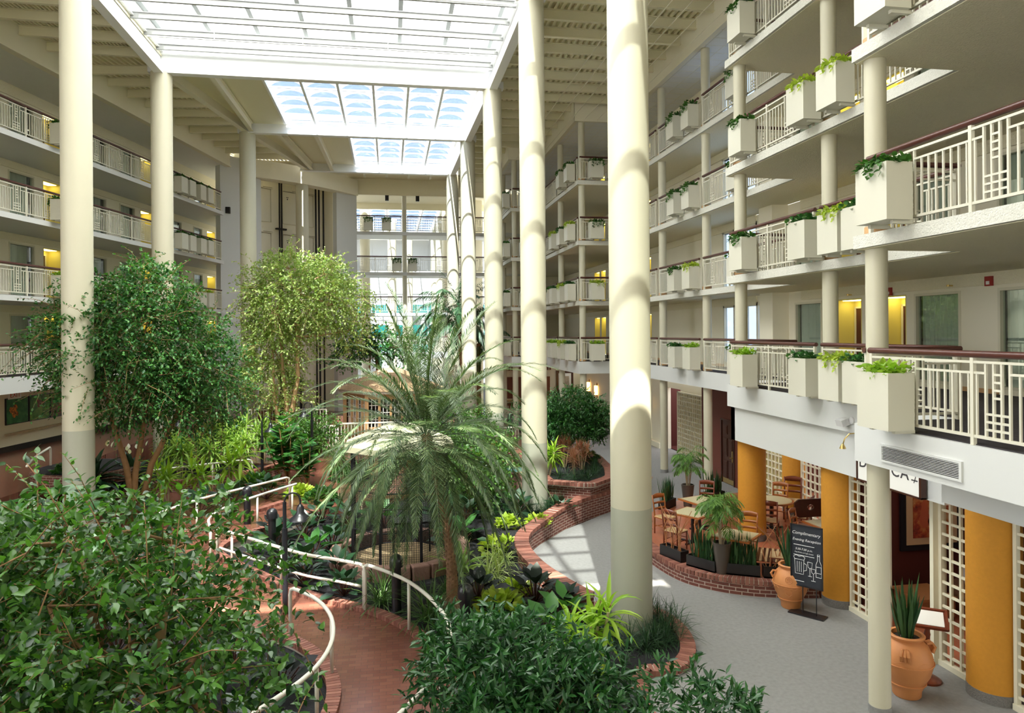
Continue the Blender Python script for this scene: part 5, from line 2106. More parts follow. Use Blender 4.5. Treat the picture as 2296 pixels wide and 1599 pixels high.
# left ficus
B = (-7.3, 22.2)
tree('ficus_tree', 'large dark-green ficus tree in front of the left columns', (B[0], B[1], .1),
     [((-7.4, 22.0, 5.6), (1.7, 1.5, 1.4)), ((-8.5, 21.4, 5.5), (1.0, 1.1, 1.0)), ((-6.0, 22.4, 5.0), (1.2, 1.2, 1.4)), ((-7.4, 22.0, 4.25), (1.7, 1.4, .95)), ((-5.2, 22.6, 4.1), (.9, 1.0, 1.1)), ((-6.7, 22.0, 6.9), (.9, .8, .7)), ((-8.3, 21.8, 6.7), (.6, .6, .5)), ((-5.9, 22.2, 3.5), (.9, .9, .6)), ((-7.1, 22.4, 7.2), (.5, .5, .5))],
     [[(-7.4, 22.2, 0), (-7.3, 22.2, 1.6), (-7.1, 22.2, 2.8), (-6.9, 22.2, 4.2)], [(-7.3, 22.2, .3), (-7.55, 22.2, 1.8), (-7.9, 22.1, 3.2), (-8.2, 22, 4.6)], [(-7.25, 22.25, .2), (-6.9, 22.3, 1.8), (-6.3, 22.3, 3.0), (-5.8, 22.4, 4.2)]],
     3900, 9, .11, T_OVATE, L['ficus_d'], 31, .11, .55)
# middle ficus, sunlit
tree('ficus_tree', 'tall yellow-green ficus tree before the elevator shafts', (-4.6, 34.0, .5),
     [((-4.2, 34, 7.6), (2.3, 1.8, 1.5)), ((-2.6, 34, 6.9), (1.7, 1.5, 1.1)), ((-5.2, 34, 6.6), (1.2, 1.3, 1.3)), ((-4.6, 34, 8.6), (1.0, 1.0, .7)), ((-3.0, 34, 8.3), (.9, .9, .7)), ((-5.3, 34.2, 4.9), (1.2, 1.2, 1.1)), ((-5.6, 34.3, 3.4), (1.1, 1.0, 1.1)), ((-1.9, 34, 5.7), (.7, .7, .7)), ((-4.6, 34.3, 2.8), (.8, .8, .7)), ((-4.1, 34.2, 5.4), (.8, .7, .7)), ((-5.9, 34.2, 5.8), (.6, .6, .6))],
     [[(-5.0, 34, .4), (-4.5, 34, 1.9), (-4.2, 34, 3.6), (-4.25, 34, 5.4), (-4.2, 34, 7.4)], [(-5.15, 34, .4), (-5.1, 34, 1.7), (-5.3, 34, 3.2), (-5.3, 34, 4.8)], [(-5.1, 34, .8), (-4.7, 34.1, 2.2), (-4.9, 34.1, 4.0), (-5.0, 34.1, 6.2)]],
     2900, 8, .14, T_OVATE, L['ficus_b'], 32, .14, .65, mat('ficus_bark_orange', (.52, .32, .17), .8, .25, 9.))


# foreground ficus: many limbs, leaves drawn large by nearness
def near_tree():
    rng = np.random.default_rng(33)
    blobs = [((-3.3, 7.6, 2.95), (1.05, .9, .75)), ((-4.3, 7.4, 2.95), (1.0, .9, .75)), ((-2.5, 7.4, 2.6), (.8, .8, .65)), ((-3.6, 8.6, 3.1), (1.1, .7, .6)), ((-4.9, 8.6, 3.0), (.9, .8, .55)), ((-1.75, 7.2, 2.15), (.65, .7, .5)), ((-2.7, 6.6, 2.0), (1.0, .7, .55)), ((-3.6, 6.4, 2.3), (.9, .7, .6)),
             ((-4.4, 6.2, 2.5), (.8, .7, .7)), ((-2.3, 8.6, 3.2), (.7, .6, .5)), ((-1.5, 8.3, 2.6), (.45, .5, .35)), ((-1.45, 6.9, 1.7), (.55, .6, .4)), ((-5.3, 9.4, 2.9), (.9, .8, .5)), ((-3.0, 5.6, 2.1), (.8, .5, .5))]
    limbs = [[(-2.4, 7.5, -.05), (-2.5, 7.5, .9), (-2.62, 7.5, 1.7), (-2.9, 7.5, 2.5)], [(-2.5, 7.5, .9), (-2.2, 7.4, 1.6), (-2.05, 7.3, 2.25)], [(-2.62, 7.5, 1.6), (-3.3, 7.5, 2.2), (-4.1, 7.3, 2.8)], [(-2.6, 7.6, 1.5), (-3.1, 8.2, 2.4), (-3.4, 8.5, 3.3)], [(-2.4, 7.5, 1.2), (-3.0, 6.8, 1.7), (-3.6, 6.5, 2.2)]]
    o = tree('ficus_tree', 'foreground ficus tree with glossy leaves filling the lower left', (-2.4, 7.5, -.05), blobs, limbs, 1850, 10, .105, T_HEART_NARROW, L['ficus'], 33, .085, .5, None, None, .3, .55)
    b = MB()
    b.tube([(-2.35, 7.7, 2.2), (-2.30, 7.75, 2.75), (-2.38, 7.75, 3.0)], [.06, .05, .045], 8)
    b.obj('cut_branch', mat('pale_bark', (.45, .30, .15), .8, .2, 12.), o, smooth=2)
    return o


T_HEART_NARROW = (np.array([(0, 0, 0), (.21, .08, .05), (.30, .36, .05), (.20, .68, .0), (0, 1.05, -.18), (-.20, .68, .0), (-.30, .36, .05), (-.21, .08, .05), (0, .36, -.03), (0, .68, -.06)]),
                  [(0, 1, 2, 8), (2, 3, 9, 8), (3, 4, 9), (0, 8, 6, 7), (8, 9, 5, 6), (9, 4, 5)])
near_tree()


T_LANCE = (T_NARROW[0] * np.array([1.45, 1, 1]), T_NARROW[1])


def shrub_tree(label, base, blobs, twigs, per, size, seed, stems, m=None, tmpl=None):
    rng = np.random.default_rng(seed)
    o = thing('podocarpus_shrub', label, 'shrub', base, 'dark narrow-leaf shrubs')
    lf, st = Leafy(), MB()
    blob_twigs(lf, blobs, twigs, per, size, tmpl or T_LANCE, .32, .15, rng, .9, .5)
    # tip rosettes
    for k in range(twigs // 3):
        bl = blobs[rng.integers(len(blobs))]
        u = sph(1, rng)[0]
        p = np.array(bl[0]) + u * np.array(bl[1]) * 1.05
        n = 9
        D = u[None, :] * .9 + rng.normal(0, .6, (n, 3))
        lf.leaves(tmpl or T_LANCE, np.tile(p, (n, 1)), D, size * rng.uniform(.8, 1.2, n), .4, rng)
    for p, q in stems:
        st.tube([p, tuple((np.array(p) + np.array(q)) / 2 + rng.normal(0, .05, 3)), q], [.026, .02, .008], 7)
    lf.obj('foliage', m or L['shrub'], o)
    st.obj('trunk', M['cane'] if m else M['palmbark'], o, smooth=2)


shrub_tree('dark narrow-leaf shrub in the foreground, right of the brick path', (1.3, 8.4, -.05),
           [((.95, 8.2, 1.45), (.6, .7, .6)), ((1.5, 8.5, 1.5), (.6, .6, .55)), ((1.1, 7.4, 1.1), (.7, .6, .6)), ((1.9, 7.8, 1.3), (.6, .6, .6)), ((.85, 9.2, 1.35), (.4, .5, .5)), ((2.3, 8.5, 1.1), (.6, .5, .5)), ((1.6, 9.5, 1.2), (.7, .5, .5)), ((1.5, 7.6, .8), (.9, .7, .5))],
           900, 12, .15, 41, [((1.3, 8.4, -.05), (.9, 8.2, 1.7)), ((1.35, 8.4, -.05), (1.5, 8.6, 1.9)), ((1.3, 8.3, -.05), (1.9, 7.8, 1.5)), ((1.25, 8.3, -.05), (1.1, 7.4, 1.3))])
shrub_tree('dark narrow-leaf shrub at the bottom photo edge beside the carpet', (3.2, 7.6, -.05),
           [((3.2, 7.6, 1.15), (.65, .5, .42)), ((2.6, 7.3, 1.0), (.5, .4, .4)), ((3.75, 7.7, 1.0), (.42, .4, .35))], 190, 11, .145, 42, [((3.2, 7.6, -.05), (3.2, 7.6, 1.1)), ((3.25, 7.6, -.05), (3.7, 7.7, 1.0))])
shrub_tree('round clipped shrub tree in the taller brick planter', (6.35, 24.3, 1.0),
           [((6.2, 24.3, 3.0), (.75, .8, .5)), ((5.6, 24.2, 2.55), (.75, .8, .5)), ((6.8, 24.5, 2.6), (.75, .8, .6)), ((6.3, 24.0, 2.3), (.8, .7, .45)), ((5.2, 24.6, 2.2), (.5, .5, .45)), ((7.3, 24.8, 2.3), (.45, .5, .5))], 1300, 9, .14, 43,
           [((6.0, 24.3, 1.0), (5.7, 24.2, 2.7)), ((6.15, 24.2, 1.0), (6.1, 24.2, 2.8)), ((6.5, 24.3, 1.0), (6.6, 24.4, 2.8)), ((6.7, 24.5, 1.0), (7.0, 24.5, 2.7)), ((6.3, 24.4, 1.0), (6.3, 24.4, 3.0))],
           leafmat('clipped_shrub_leaf', (.014, .065, .018), (.06, .19, .04), .35, .2, .4))


# ------------------------------------------------------------------ palms
def frond(lf, p, d, length, droop, leaflet, nl, w, rng, hang=.25, segs=14, bare=.12):
    """pinnate frond: rachis plus two rows of leaflets"""
    d = np.array(d, float)
    d /= np.linalg.norm(d)
    pts, dirs = [np.array(p, float)], [d]
    for k in range(segs):
        d = d + np.array([0, 0, -1.]) * droop * (k + 2) / segs / segs * 2
        d /= np.linalg.norm(d)
        pts.append(pts[-1] + d * length / segs)
        dirs.append(d)
    pts, dirs = np.array(pts), np.array(dirs)
    t = np.linspace(bare, .99, nl)
    idx = t * segs
    i0 = np.minimum(idx.astype(int), segs - 1)
    f = (idx - i0)[:, None]
    Q = pts[i0] * (1 - f) + pts[i0 + 1] * f
    Dv = dirs[i0] * (1 - f) + dirs[i0 + 1] * f
    Dv, S, Z = frames(Dv)
    prof = np.sin(np.clip((t - bare) / (1 - bare), 0, 1) ** .6 * PI * .86 + .25)
    for sgn in (-1, 1):
        a = .62 + .25 * (1 - t)
        D2 = Dv * np.cos(a)[:, None] + sgn * S * np.sin(a)[:, None] + Z * .18 + rng.normal(0, .06, (nl, 3))
        D2 += np.array([0, 0, -1.]) * hang * .5
        lf.blades(Q, D2, leaflet * np.clip(prof, .25, 1) * rng.uniform(.85, 1.1, nl), w, hang * rng.uniform(.5, 1.3, nl), 2, .15, 0, .3)
    # rachis as thin blades end to end
    lf.blades(pts[:-1], dirs[:-1], length / segs * 1.04, .018 * np.linspace(1.2, .45, segs), 0, 1, .4, .9)
    return pts


def palm(label, base, crown, n, length, leaflet, nl, w, m, seed, trunk_r, hang=.25, tilt=(.15, 2.2), name='date_palm', droop=(1.2, 2.6), bark=None, lean=None, dead=0):
    rng = np.random.default_rng(seed)
    o = thing(name, label, 'palm', base)
    b = MB()
    p0, p1 = Vector(base), Vector(crown)
    k = 18
    pts = [p0.lerp(p1, i / k) + (Vector(lean) * math.sin(PI * i / k) if lean else Vector()) for i in range(k + 1)]
    b.tube(pts, [trunk_r * (1.0 + (.7 * (1 - i / k) ** 6) + .10 * (i % 2)) for i in range(k + 1)], 14)
    for i in range(1, k * 4):                 # old leaf bases
        t = i / (k * 4)
        c = pts[int(t * k)].lerp(pts[min(k, int(t * k) + 1)], t * k - int(t * k))
        for j in range(5):
            a = j * 2 * PI / 5 + i * .7
            q = c + Vector((math.cos(a), math.sin(a), 0)) * trunk_r * 1.0
            b.bar(q, q + Vector((math.cos(a) * .028, math.sin(a) * .028, .05)), .03, .014)
    b.obj('trunk', bark or M['palmbark'], o)
    for i in range(n):
        a = i * 2.39996 + rng.normal(0, .12)
        t = tilt[0] + (tilt[1] - tilt[0]) * (i / (n - 1)) ** .9 + rng.normal(0, .05)
        d = (math.sin(t) * math.cos(a), math.sin(t) * math.sin(a), math.cos(t))
        lf = Leafy()
        c = np.array(crown) + np.array([d[0], d[1], 0]) * trunk_r * .5 + np.array([0, 0, -.2 * i / n])
        frond(lf, c, d, length * rng.uniform(.85, 1.08), rng.uniform(*droop) * (.55 + .45 * min(1, t)), leaflet, nl, w, rng, hang)
        lf.obj('frond', m, o)
    return o


palm('big feathery date palm in front of the aviary', (1.16, 13.96, .05), (.66, 14.05, 3.6), 100, 3.0, .36, 84, .021, L['palm'], 51, .088, .12, (.10, 2.2), droop=(.9, 2.3), lean=(.16, 0, 0))
palm('tall kentia palm beside fourth big column', (4.4, 40.6, .45), (3.75, 40.3, 6.5), 34, 3.3, .75, 44, .055, L['kentia'], 52, .14, .55, (.1, 1.75), 'kentia_palm', (1.3, 2.4))
palm('lower kentia palm behind third big column', (5.2, 42.5, .45), (5.2, 42.3, 4.9), 18, 2.6, .7, 34, .055, L['kentia'], 53, .12, .55, (.1, 1.75), 'kentia_palm', (1.3, 2.4))
palm('pale drooping palm before third left column', (-9.0, 36.0, .45), (-8.4, 35.6, 3.4), 40, 2.3, .45, 44, .02, leafmat('pale_palm_leaf', (.20, .27, .20), (.42, .48, .36), .4, .2), 54, .12, .5, (.1, 2.0), 'drooping_palm', (1.4, 2.6))
palm('small feathery palm beyond the bridge railing', (-.8, 46.5, .45), (-.8, 46.3, 4.6), 18, 2.2, .5, 32, .05, L['kentia'], 55, .12, .5, (.1, 1.7), 'kentia_palm', (1.3, 2.4))
tree('ficus_tree', 'leafy green tree on the terrace under the bridges', (-1.5, 46.0, .45), [((-1.8, 46, 5.2), (1.4, 1.0, .8)), ((-.4, 46, 4.7), (1.2, 1.0, .8)), ((1.2, 46.2, 4.6), (1.2, 1.0, .8)), ((-2.6, 46, 4.2), (.9, .9, .7))], [[(-1.5, 46, .45), (-1.4, 46, 2.6), (-1.2, 46, 4.6)]], 420, 7, .22, T_OVATE, L['fiddle'], 34, .10)
lf = Leafy()
rosette(lf, (1.16, 13.96, .42), 130, .36, .016, (1.2, 2.6), .9, 4, spread=.09)
lf.obj('root_fiber', mat('dry_fiber', (.42, .33, .21), .9, .2, 20.), bpy.data.objects['date_palm'])
# fountain basin beside the taller planter
o = thing('fountain_basin', 'curved grey fountain rim with water right of second big column', 'fountain', (4.0, 23.6, .36))
b = MB()
ring = [(3.95 + 1.15 * math.cos(a), 24.2 + 1.15 * math.sin(a)) for a in np.linspace(-PI * .95, PI * .3, 24)]
b.strip(offset_line(ring, -.13), offset_line(ring, .13), .3, .95)
b.obj('rim', M['stone'], o)
b = MB()
b.lathe((3.95, 24.2, .36), [(1.05, 0), (1.05, .38)], 32)
b.obj('water', mat('pool_water', (.10, .22, .20), .05, spec=.8), o)
# ================================================================== RESTAURANT
floor_poly = [(6.25, 16.1), (6.5, 15.0), (6.95, 14.45), (7.6, 14.05), (8.75, 13.75), (8.8, 13.15), (14.4, 13.15), (14.4, 21), (10.9, 21.6), (8.5, 20.9), (7.1, 19.4), (6.35, 17.8)]
b = MB()
b.prism(floor_poly, -.02, .30)
struct(b.obj('floor_restaurant', M['tilefloor']), 'terracotta tile floor of the raised dining terrace')
cl = smooth_line([(7.0, 19.6), (6.25, 17.9), (6.12, 16.4), (6.3, 15.1), (6.78, 14.36), (7.45, 13.88), (8.1, 13.66), (8.72, 13.52)], 7)
cl = offset_line(cl, -.12)
b = MB()
b.strip(offset_line(cl, -.13), offset_line(cl, .13), -.02, .25)
struct(b.obj('wall_terrace_curb', M['brick']), 'low curved brick wall of the dining terrace')
struct(curb_mesh(cl, .30, .33, .24).obj('trim_terrace_coping', BK), 'brick coping of the dining terrace')
b = MB()
b.prism([(9.0, 9.0), (12.8, 9.0), (12.8, 13.1), (9.0, 13.1)], -.02, .012)
struct(b.obj('floor_entry', M['tilefloor']), 'terracotta floor of the restaurant entry')
# maroon walls
b = MB()
b.box(9.35, 13.02, 0, 14.4, 13.15, 3.66)
b.box(12.8, 8.9, 0, 12.9, 13.1, 3.66)
b.box(9.2, 8.7, 0, 12.9, 8.8, 3.66)
struct(b.obj('wall_restaurant_entry', M['redwall']), 'dark maroon walls of the restaurant entry')
b = MB()
b.box(14.4, 13.1, 0, 14.5, 22, 3.66)
struct(b.obj('wall_restaurant_back', M['redwall']), 'dark maroon back wall of the restaurant')
b = MB()
b.box(12.0, 21.3, 0, 12.1, 23.6, 3.66)
b.box(12.0, 24.65, 0, 12.1, 26.3, 3.66)
b.box(12.0, 23.6, 2.3, 12.1, 24.65, 3.66)
b.box(12.1, 26.2, 0, 12.9, 26.3, 3.66)
b.box(12.05, 21.3, 0, 14.5, 21.4, 3.66)
struct(b.obj('wall_restaurant_side', mat('rust_paint', (.14, .035, .022), .6)), 'rust brown wall around the dark panelled door')
# panelled door
r = struct(thing(seq('door'), None, None, (12.0, 24.1, 0)), 'dark six-panel wooden door with brass handle')
b = MB()
b.box(12.02, 23.66, 0, 12.07, 24.59, 2.28)
b.obj('door_leaf', M['wood_d'], r)
b = MB()
for y0, y1 in ((23.75, 24.08), (24.17, 24.5)):
    for z0, z1 in ((.2, .85), (1.0, 1.65), (1.8, 2.12)):
        b.box(11.995, y0, z0, 12.02, y1, z1)
        b.box(11.985, y0 + .05, z0 + .05, 11.995, y1 - .05, z1 - .05)
b.obj('door_panel_molding', M['wood_d'], r)
b = MB()
b.box(11.97, 23.60, 0, 12.1, 23.66, 2.34)
b.box(11.97, 24.59, 0, 12.1, 24.65, 2.34)
b.box(11.97, 23.60, 2.28, 12.1, 24.65, 2.34)
b.obj('door_frame', M['wood_d'], r)
b = MB()
b.box(11.98, 23.72, .85, 12.02, 23.80, 1.25)
b.tube([(11.98, 23.76, 1.0), (11.93, 23.76, 1.0), (11.93, 23.86, 1.0)], .014, 6)
b.box(12.0, 23.66, .02, 12.02, 24.59, .22)
b.obj('door_handle', M['chrome'], r)
# ochre columns
for x, y, z0, r_, lab in ((8.98, 13.2, 0, .34, 'ochre column behind the chalkboard'), (9.0, 16.8, .3, .34, 'ochre column rising from the dining terrace'), (9.0, 9.45, 0, .37, 'nearest ochre column'), (11.45, 18.9, .3, .34, 'ochre column at the back of the dining terrace')):
    b = MB()
    b.lathe((x, y, 0), [(r_, z0 + .16), (r_, 3.6)], 40)
    b.lathe((x, y, 0), [(r_ + .006, z0), (r_ + .006, z0 + .16)], 40, 1)
    struct(b.obj('column_ochre', [M['yellow'], M['basket']] if 'basket' in M else [M['yellow'], M['carpet']], smooth=True), lab)


# lattice screens along Y
def lattice(x, y0, y1, z0, z1, label, backing=False):
    o = struct(thing('trim_lattice_screen', None, None, (x, (y0 + y1) / 2, z0)), label)
    b = MB()
    d = .035
    b.box(x - d, y0, z0, x + d, y0 + .05, z1)
    b.box(x - d, y1 - .06, z0, x + d, y1, z1)
    b.box(x - d, y0, z1 - .06, x + d, y1, z1)
    b.box(x - d - .02, y0, z0, x + d + .02, y1, z0 + .09)
    b.obj('frame', M['lattice'], o)
    g = MB()
    n = max(1, round((y1 - y0 - .06) / .205))
    for i in range(1, n):
        y = y0 + .03 + (y1 - y0 - .06) * i / n
        g.box(x - .022, y - .02, z0 + .05, x + .022, y + .02, z1 - .03)
    m = round((z1 - z0) / .205)
    for j in range(1, m):
        z = z0 + (z1 - z0) * j / m
        g.box(x - .016, y0 + .03, z - .02, x + .016, y1 - .03, z + .02)
    g.obj('lattice', M['lattice'], o)
    if backing:
        k = MB()
        k.box(x + .055, y0 + .03, z0 + .05, x + .065, y1 - .03, z1 - .03)
        k.obj('backing', mat('lattice_backing', (.62, .52, .24), .7), o)


lattice(8.98, 11.9, 12.84, 0, 2.78, 'cream lattice screen left of the restaurant entrance')
lattice(8.98, 9.82, 10.5, 0, 2.78, 'cream lattice screen beside the nearest ochre column')
lattice(8.98, 7.4, 9.06, 0, 2.78, 'cream lattice screen at the right photo edge')
lattice(11.45, 15.4, 18.54, .3, 2.85, 'cream lattice screen behind the round table')
lattice(11.45, 19.26, 21.2, .3, 2.85, 'cream backed lattice screen at the terrace rear', True)
lattice(12.72, 27.7, 30.4, .05, 2.85, 'cream backed lattice panel beside the lobby columns', True)
b = MB()
b.box(8.85, 11.82, 0, 9.1, 11.9, 2.84)
b.box(8.85, 10.5, 0, 9.1, 10.58, 2.84)
b.box(8.85, 10.5, 2.72, 9.1, 11.9, 2.84)
struct(b.obj('door_entry_frame', M['lattice']), 'cream door frame of the restaurant entrance')
b = MB()
for z in (.5, 1.4, 2.3):
    b.box(8.84, 11.83, z, 8.853, 11.87, z + .11)
struct(b.obj('trim_hinge', M['black']))
# sconce piers and reception in the distance
b = MB()
b.box(12.6, 32.2, 0, 12.9, 34.4, 3.66)
b.box(12.5, 32.1, 0, 12.9, 34.5, .25)
b.box(12.55, 33.3, .3, 12.6, 34.2, 3.2)
b.box(12.5, 38.0, 0, 12.9, 45.2, 3.66)
struct(b.obj('wall_sconce_pier', M['wall']), 'panelled cream piers carrying the wall sconces')
M['sconce'] = emis('sconce_glass', (1, .55, .14), 3.5)
for x, y, z, t in ((12.46, 44.0, 2.05, 'leftmost, far behind the shrub tree'), (12.46, 42.3, 1.95, 'middle, far behind the shrub tree'), (12.56, 33.6, 1.95, 'just right of the nearest big column')):
    o = thing('wall_sconce', 'lit amber wall sconce, %s' % t, 'wall sconce', (x, y, z), 'amber wall sconces')
    b = MB()
    b.box(x, y - .06, z - .45, x + .05, y + .06, z + .45)
    b.obj('bracket', M['wood_d'], o)
    b = MB()
    b.lathe((x - .04, y, z - .28), [(.12, 0), (.12, .56)], 16)
    b.obj('glass_shade', M['sconce'], o, smooth=True)
b = MB()
b.box(6.7, 47.8, .0, 13, 48.0, 4.0)
b.box(6.7, 49.5, 0, 12.4, 49.7, 15.2)
struct(b.obj('wall_back', M['wall']), 'cream wall behind the reception at the far end')
b = MB()
for x in (7.0, 8.3, 9.6):
    b.box(x, 47.72, 1.05, x + 1.15, 47.8, 2.5)
b.box(6.7, 47.6, .85, 10.9, 47.8, .95, 1)
for z in (2.95, .35):
    b.box(6.7, 47.74, z + .22, 10.9, 47.8, z + .40)
    for k in range(22):
        b.box(6.75 + .19 * k, 47.74, z, 6.84 + .19 * k, 47.8, z + .22)
struct(b.obj('trim_reception_panels', [M['wood_r'], M['wood_l']]), 'dark wood panels and toothed frieze of the reception')
o = thing('framed_picture', 'framed painting in dark border near the reception', 'picture', (11.7, 47.7, 2.0))
b = MB()
b.box(11.2, 47.73, 1.2, 12.4, 47.79, 2.9)
b.obj('frame', M['wood_d'], o)
b = MB()
b.box(11.36, 47.715, 1.45, 12.24, 47.73, 2.7)
b.obj('mat', M['paper'], o)
b = MB()
b.box(11.5, 47.705, 1.65, 12.1, 47.715, 2.5)
b.obj('print', mat('soft_print', (.45, .38, .28), .6, .5, 6.), o)


# ------------------------------------------------------------------ furniture
def chair(wood, name='ladderback_chair'):
    o = thing(name, 'chair', 'chair')
    for sx in (-1, 1):
        b = MB()
        b.tube([(sx * .20, -.19, 0), (sx * .20, -.19, .44)], [.016, .020], 8)
        b.obj('leg', wood, o, smooth=2)
        b = MB()
        b.tube([(sx * .185, .20, 0), (sx * .19, .19, .45), (sx * .195, .22, .72), (sx * .20, .27, .98)], [.016, .020, .019, .015], 8)
        b.obj('leg', wood, o, smooth=2)
    b = MB()
    b.box(-.22, -.21, .42, .22, .20, .445)
    sf_ = b.obj('seat_frame', wood, o)
    b = MB()
    vs = [(-.225, -.215, .445), (.225, -.215, .445), (.205, .20, .445), (-.205, .20, .445), (-.21, -.20, .465), (.21, -.20, .465), (.19, .185, .465), (-.19, .185, .465), (0, 0, .462)]
    b.add(vs, [(0, 1, 5, 4), (1, 2, 6, 5), (2, 3, 7, 6), (3, 0, 4, 7), (4, 5, 8), (5, 6, 8), (6, 7, 8), (7, 4, 8), (3, 2, 1, 0)])
    b.obj('rush_seat', M['rush'], sf_)
    for z, h, y in ((.60, .055, .21), (.74, .055, .228), (.88, .095, .253)):
        b = MB()
        n = 8
        vs = []
        for i in range(n + 1):
            x = -.195 + .39 * i / n
            yy = y + .035 * (1 - (2 * i / n - 1) ** 2)
            top = z + h + (.03 * (1 - (2 * i / n - 1) ** 2) if z > .8 else 0)
            for dy in (-.008, .008):
                vs += [(x, yy + dy, z), (x, yy + dy, top)]
        fs = []
        for i in range(n):
            a, c = 4 * i, 4 * i + 4
            fs += [(a, c, c + 1, a + 1), (a + 2, a + 3, c + 3, c + 2), (a + 1, c + 1, c + 3, a + 3), (a, a + 2, c + 2, c)]
        b.add(vs, fs)
        b.obj('back_slat', wood, o, smooth=2)
    b = MB()
    for sx in (-1, 1):
        b.tube([(sx * .2, -.19, .22), (sx * .187, .2, .22)], .010, 6)
    b.tube([(-.2, -.19, .28), (.2, -.19, .28)], .010, 6)
    b.tube([(-.19, .2, .18), (.19, .2, .18)], .010, 6)
    b.obj('stretcher', wood, o)
    return Proto(o)


CH = {'o': chair(M['wood_o']), 'r': chair(M['wood_r'])}


def face(x, y, tx, ty):
    """rotation so that the chair front (-y) looks at (tx, ty)"""
    return math.atan2(ty - y, tx - x) + PI / 2


CG = 'ladderback chairs of the dining terrace'
for x, y, tx, ty, k, t in ((7.0, 17.6, 7.35, 16.7, 'o', 'orange wooden ladderback chair behind the left square table'),
                           (6.75, 16.35, 7.35, 16.75, 'r', 'red-brown ladderback chair at the near side of the left square table'),
                           (8.75, 18.9, 8.3, 18.0, 'r', 'red ladderback chair near the rear planters'),
                           (8.15, 15.45, 7.55, 14.6, 'o', 'orange ladderback chair left of the terrace ochre column'),
                           (8.2, 14.1, 7.5, 14.55, 'r', 'red-brown ladderback chair right of the front square table'),
                           (6.95, 14.95, 7.5, 14.6, 'o', 'orange ladderback chair left of the front square table'),
                           (9.45, 16.75, 9.95, 17.5, 'r', 'red ladderback chair right beside the terrace ochre column'),
                           (10.6, 18.3, 10.0, 17.6, 'o', 'orange ladderback chair behind the round table'),
                           (11.05, 18.35, 10.5, 17.5, 'r', 'large dark red chair at the rear ochre column'),
                           (10.45, 16.95, 9.9, 17.55, 'r', 'dark ladderback chair right of the round table'),
                           (9.6, 15.5, 10.0, 15.0, 'o', 'orange ladderback chair behind the chalkboard')):
    CH[k].put((x, y, .302), face(x, y, tx, ty), t, CG, 1.12 if 'large' in t else 1)


def table(loc, rz, round_, label, sz=.80):
    o = thing('dining_table', label, 'table', (0, 0, 0), 'dining tables of the terrace')
    b = MB()
    if round_:
        b.lathe((0, 0, 0), [(.55, .715), (.57, .73), (.57, .752)], 40)
    else:
        b.box(-sz / 2, -sz / 2, .715, sz / 2, sz / 2, .75)
    te_ = b.obj('table_edge', M['wood_o'], o)
    b = MB()
    if round_:
        b.lathe((0, 0, 0), [(.52, .75), (.52, .757)], 40)
    else:
        b.box(-sz / 2 + .05, -sz / 2 + .05, .75, sz / 2 - .05, sz / 2 - .05, .757)
    b.obj('mosaic_top', M['mosaic'], te_)
    b = MB()
    b.lathe((0, 0, 0), [(.05, .03), (.04, .3), (.05, .715)], 12)
    b.obj('pedestal', M['black'], o, smooth=True)
    b = MB()
    b.bar((-.32, 0, .02), (.32, 0, .02), .06, .04)
    b.bar((0, -.32, .02), (0, .32, .02), .06, .04)
    b.obj('foot', M['black'], o)
    o.location = loc
    o.rotation_euler = (0, 0, rz)


table((7.38, 16.75, .302), .62, False, 'square mosaic-topped table at the left of the dining terrace', .86)
table((7.5, 14.72, .302), .75, False, 'square mosaic-topped table nearest the brick curb', .86)
table((8.1, 17.95, .302), .3, False, 'square mosaic-topped table half hidden by the potted palm', .8)
table((9.95, 17.55, .302), 0, True, 'round mosaic-topped table right of the terrace ochre column')
table((10.05, 15.1, .302), .1, False, 'dark square table behind the chalkboard', .9)
o = thing('booth_bench', 'dark wooden booth bench with round cutout behind the chalkboard', 'bench', (10.3, 15.9, .302), None)
b = MB()
n = 20
hole = [(10.05 + .09 * math.cos(a), .95 + .07 * math.sin(a)) for a in np.linspace(0, 2 * PI, n, endpoint=False)]
outr = []
for a in np.linspace(0, 2 * PI, n, endpoint=False):
    c, s = math.cos(a), math.sin(a)
    k = 1 / max(abs(c) / .42, abs(s) / .22)
    outr.append((10.05 + c * k, .93 + s * k + .0))
for yy in (15.9, 15.95):
    vs = [(x, yy, z + .3) for x, z in hole] + [(x, yy, z + .3) for x, z in outr]
    b.add(vs, [(i, (i + 1) % n, n + (i + 1) % n, n + i) for i in range(n)])
for ringp in (hole, outr):
    vs = [(x, 15.9, z + .3) for x, z in ringp] + [(x, 15.95, z + .3) for x, z in ringp]
    b.add(vs, [(i, (i + 1) % n, n + (i + 1) % n, n + i) for i in range(n)])
b.obj('backrest', M['wood_d'], o)
b = MB()
b.box(9.63, 15.9, .302, 9.69, 15.95, 1.1)
b.box(10.41, 15.9, .302, 10.47, 15.95, 1.1)
b.obj('leg', M['wood_d'], o)
b = MB()
b.box(9.63, 15.95, .68, 10.47, 16.35, .75)
b.obj('seat', M['wood_r'], o)
o = thing('striped_mat', 'beige striped floor mat on the terracotta tiles', 'mat', (8.75, 15.2, .302))
b = MB()
for k in range(14):
    p = Vector((8.45 + .05 * k, 15.6 - .03 * k, .31))
    b.bar(p + Vector((-.28, -.45, 0)), p + Vector((.28, .45, 0)), .055, .012, mi=k % 2)
b.obj('woven_stripe', [M['rush'], M['wood_d']], o)


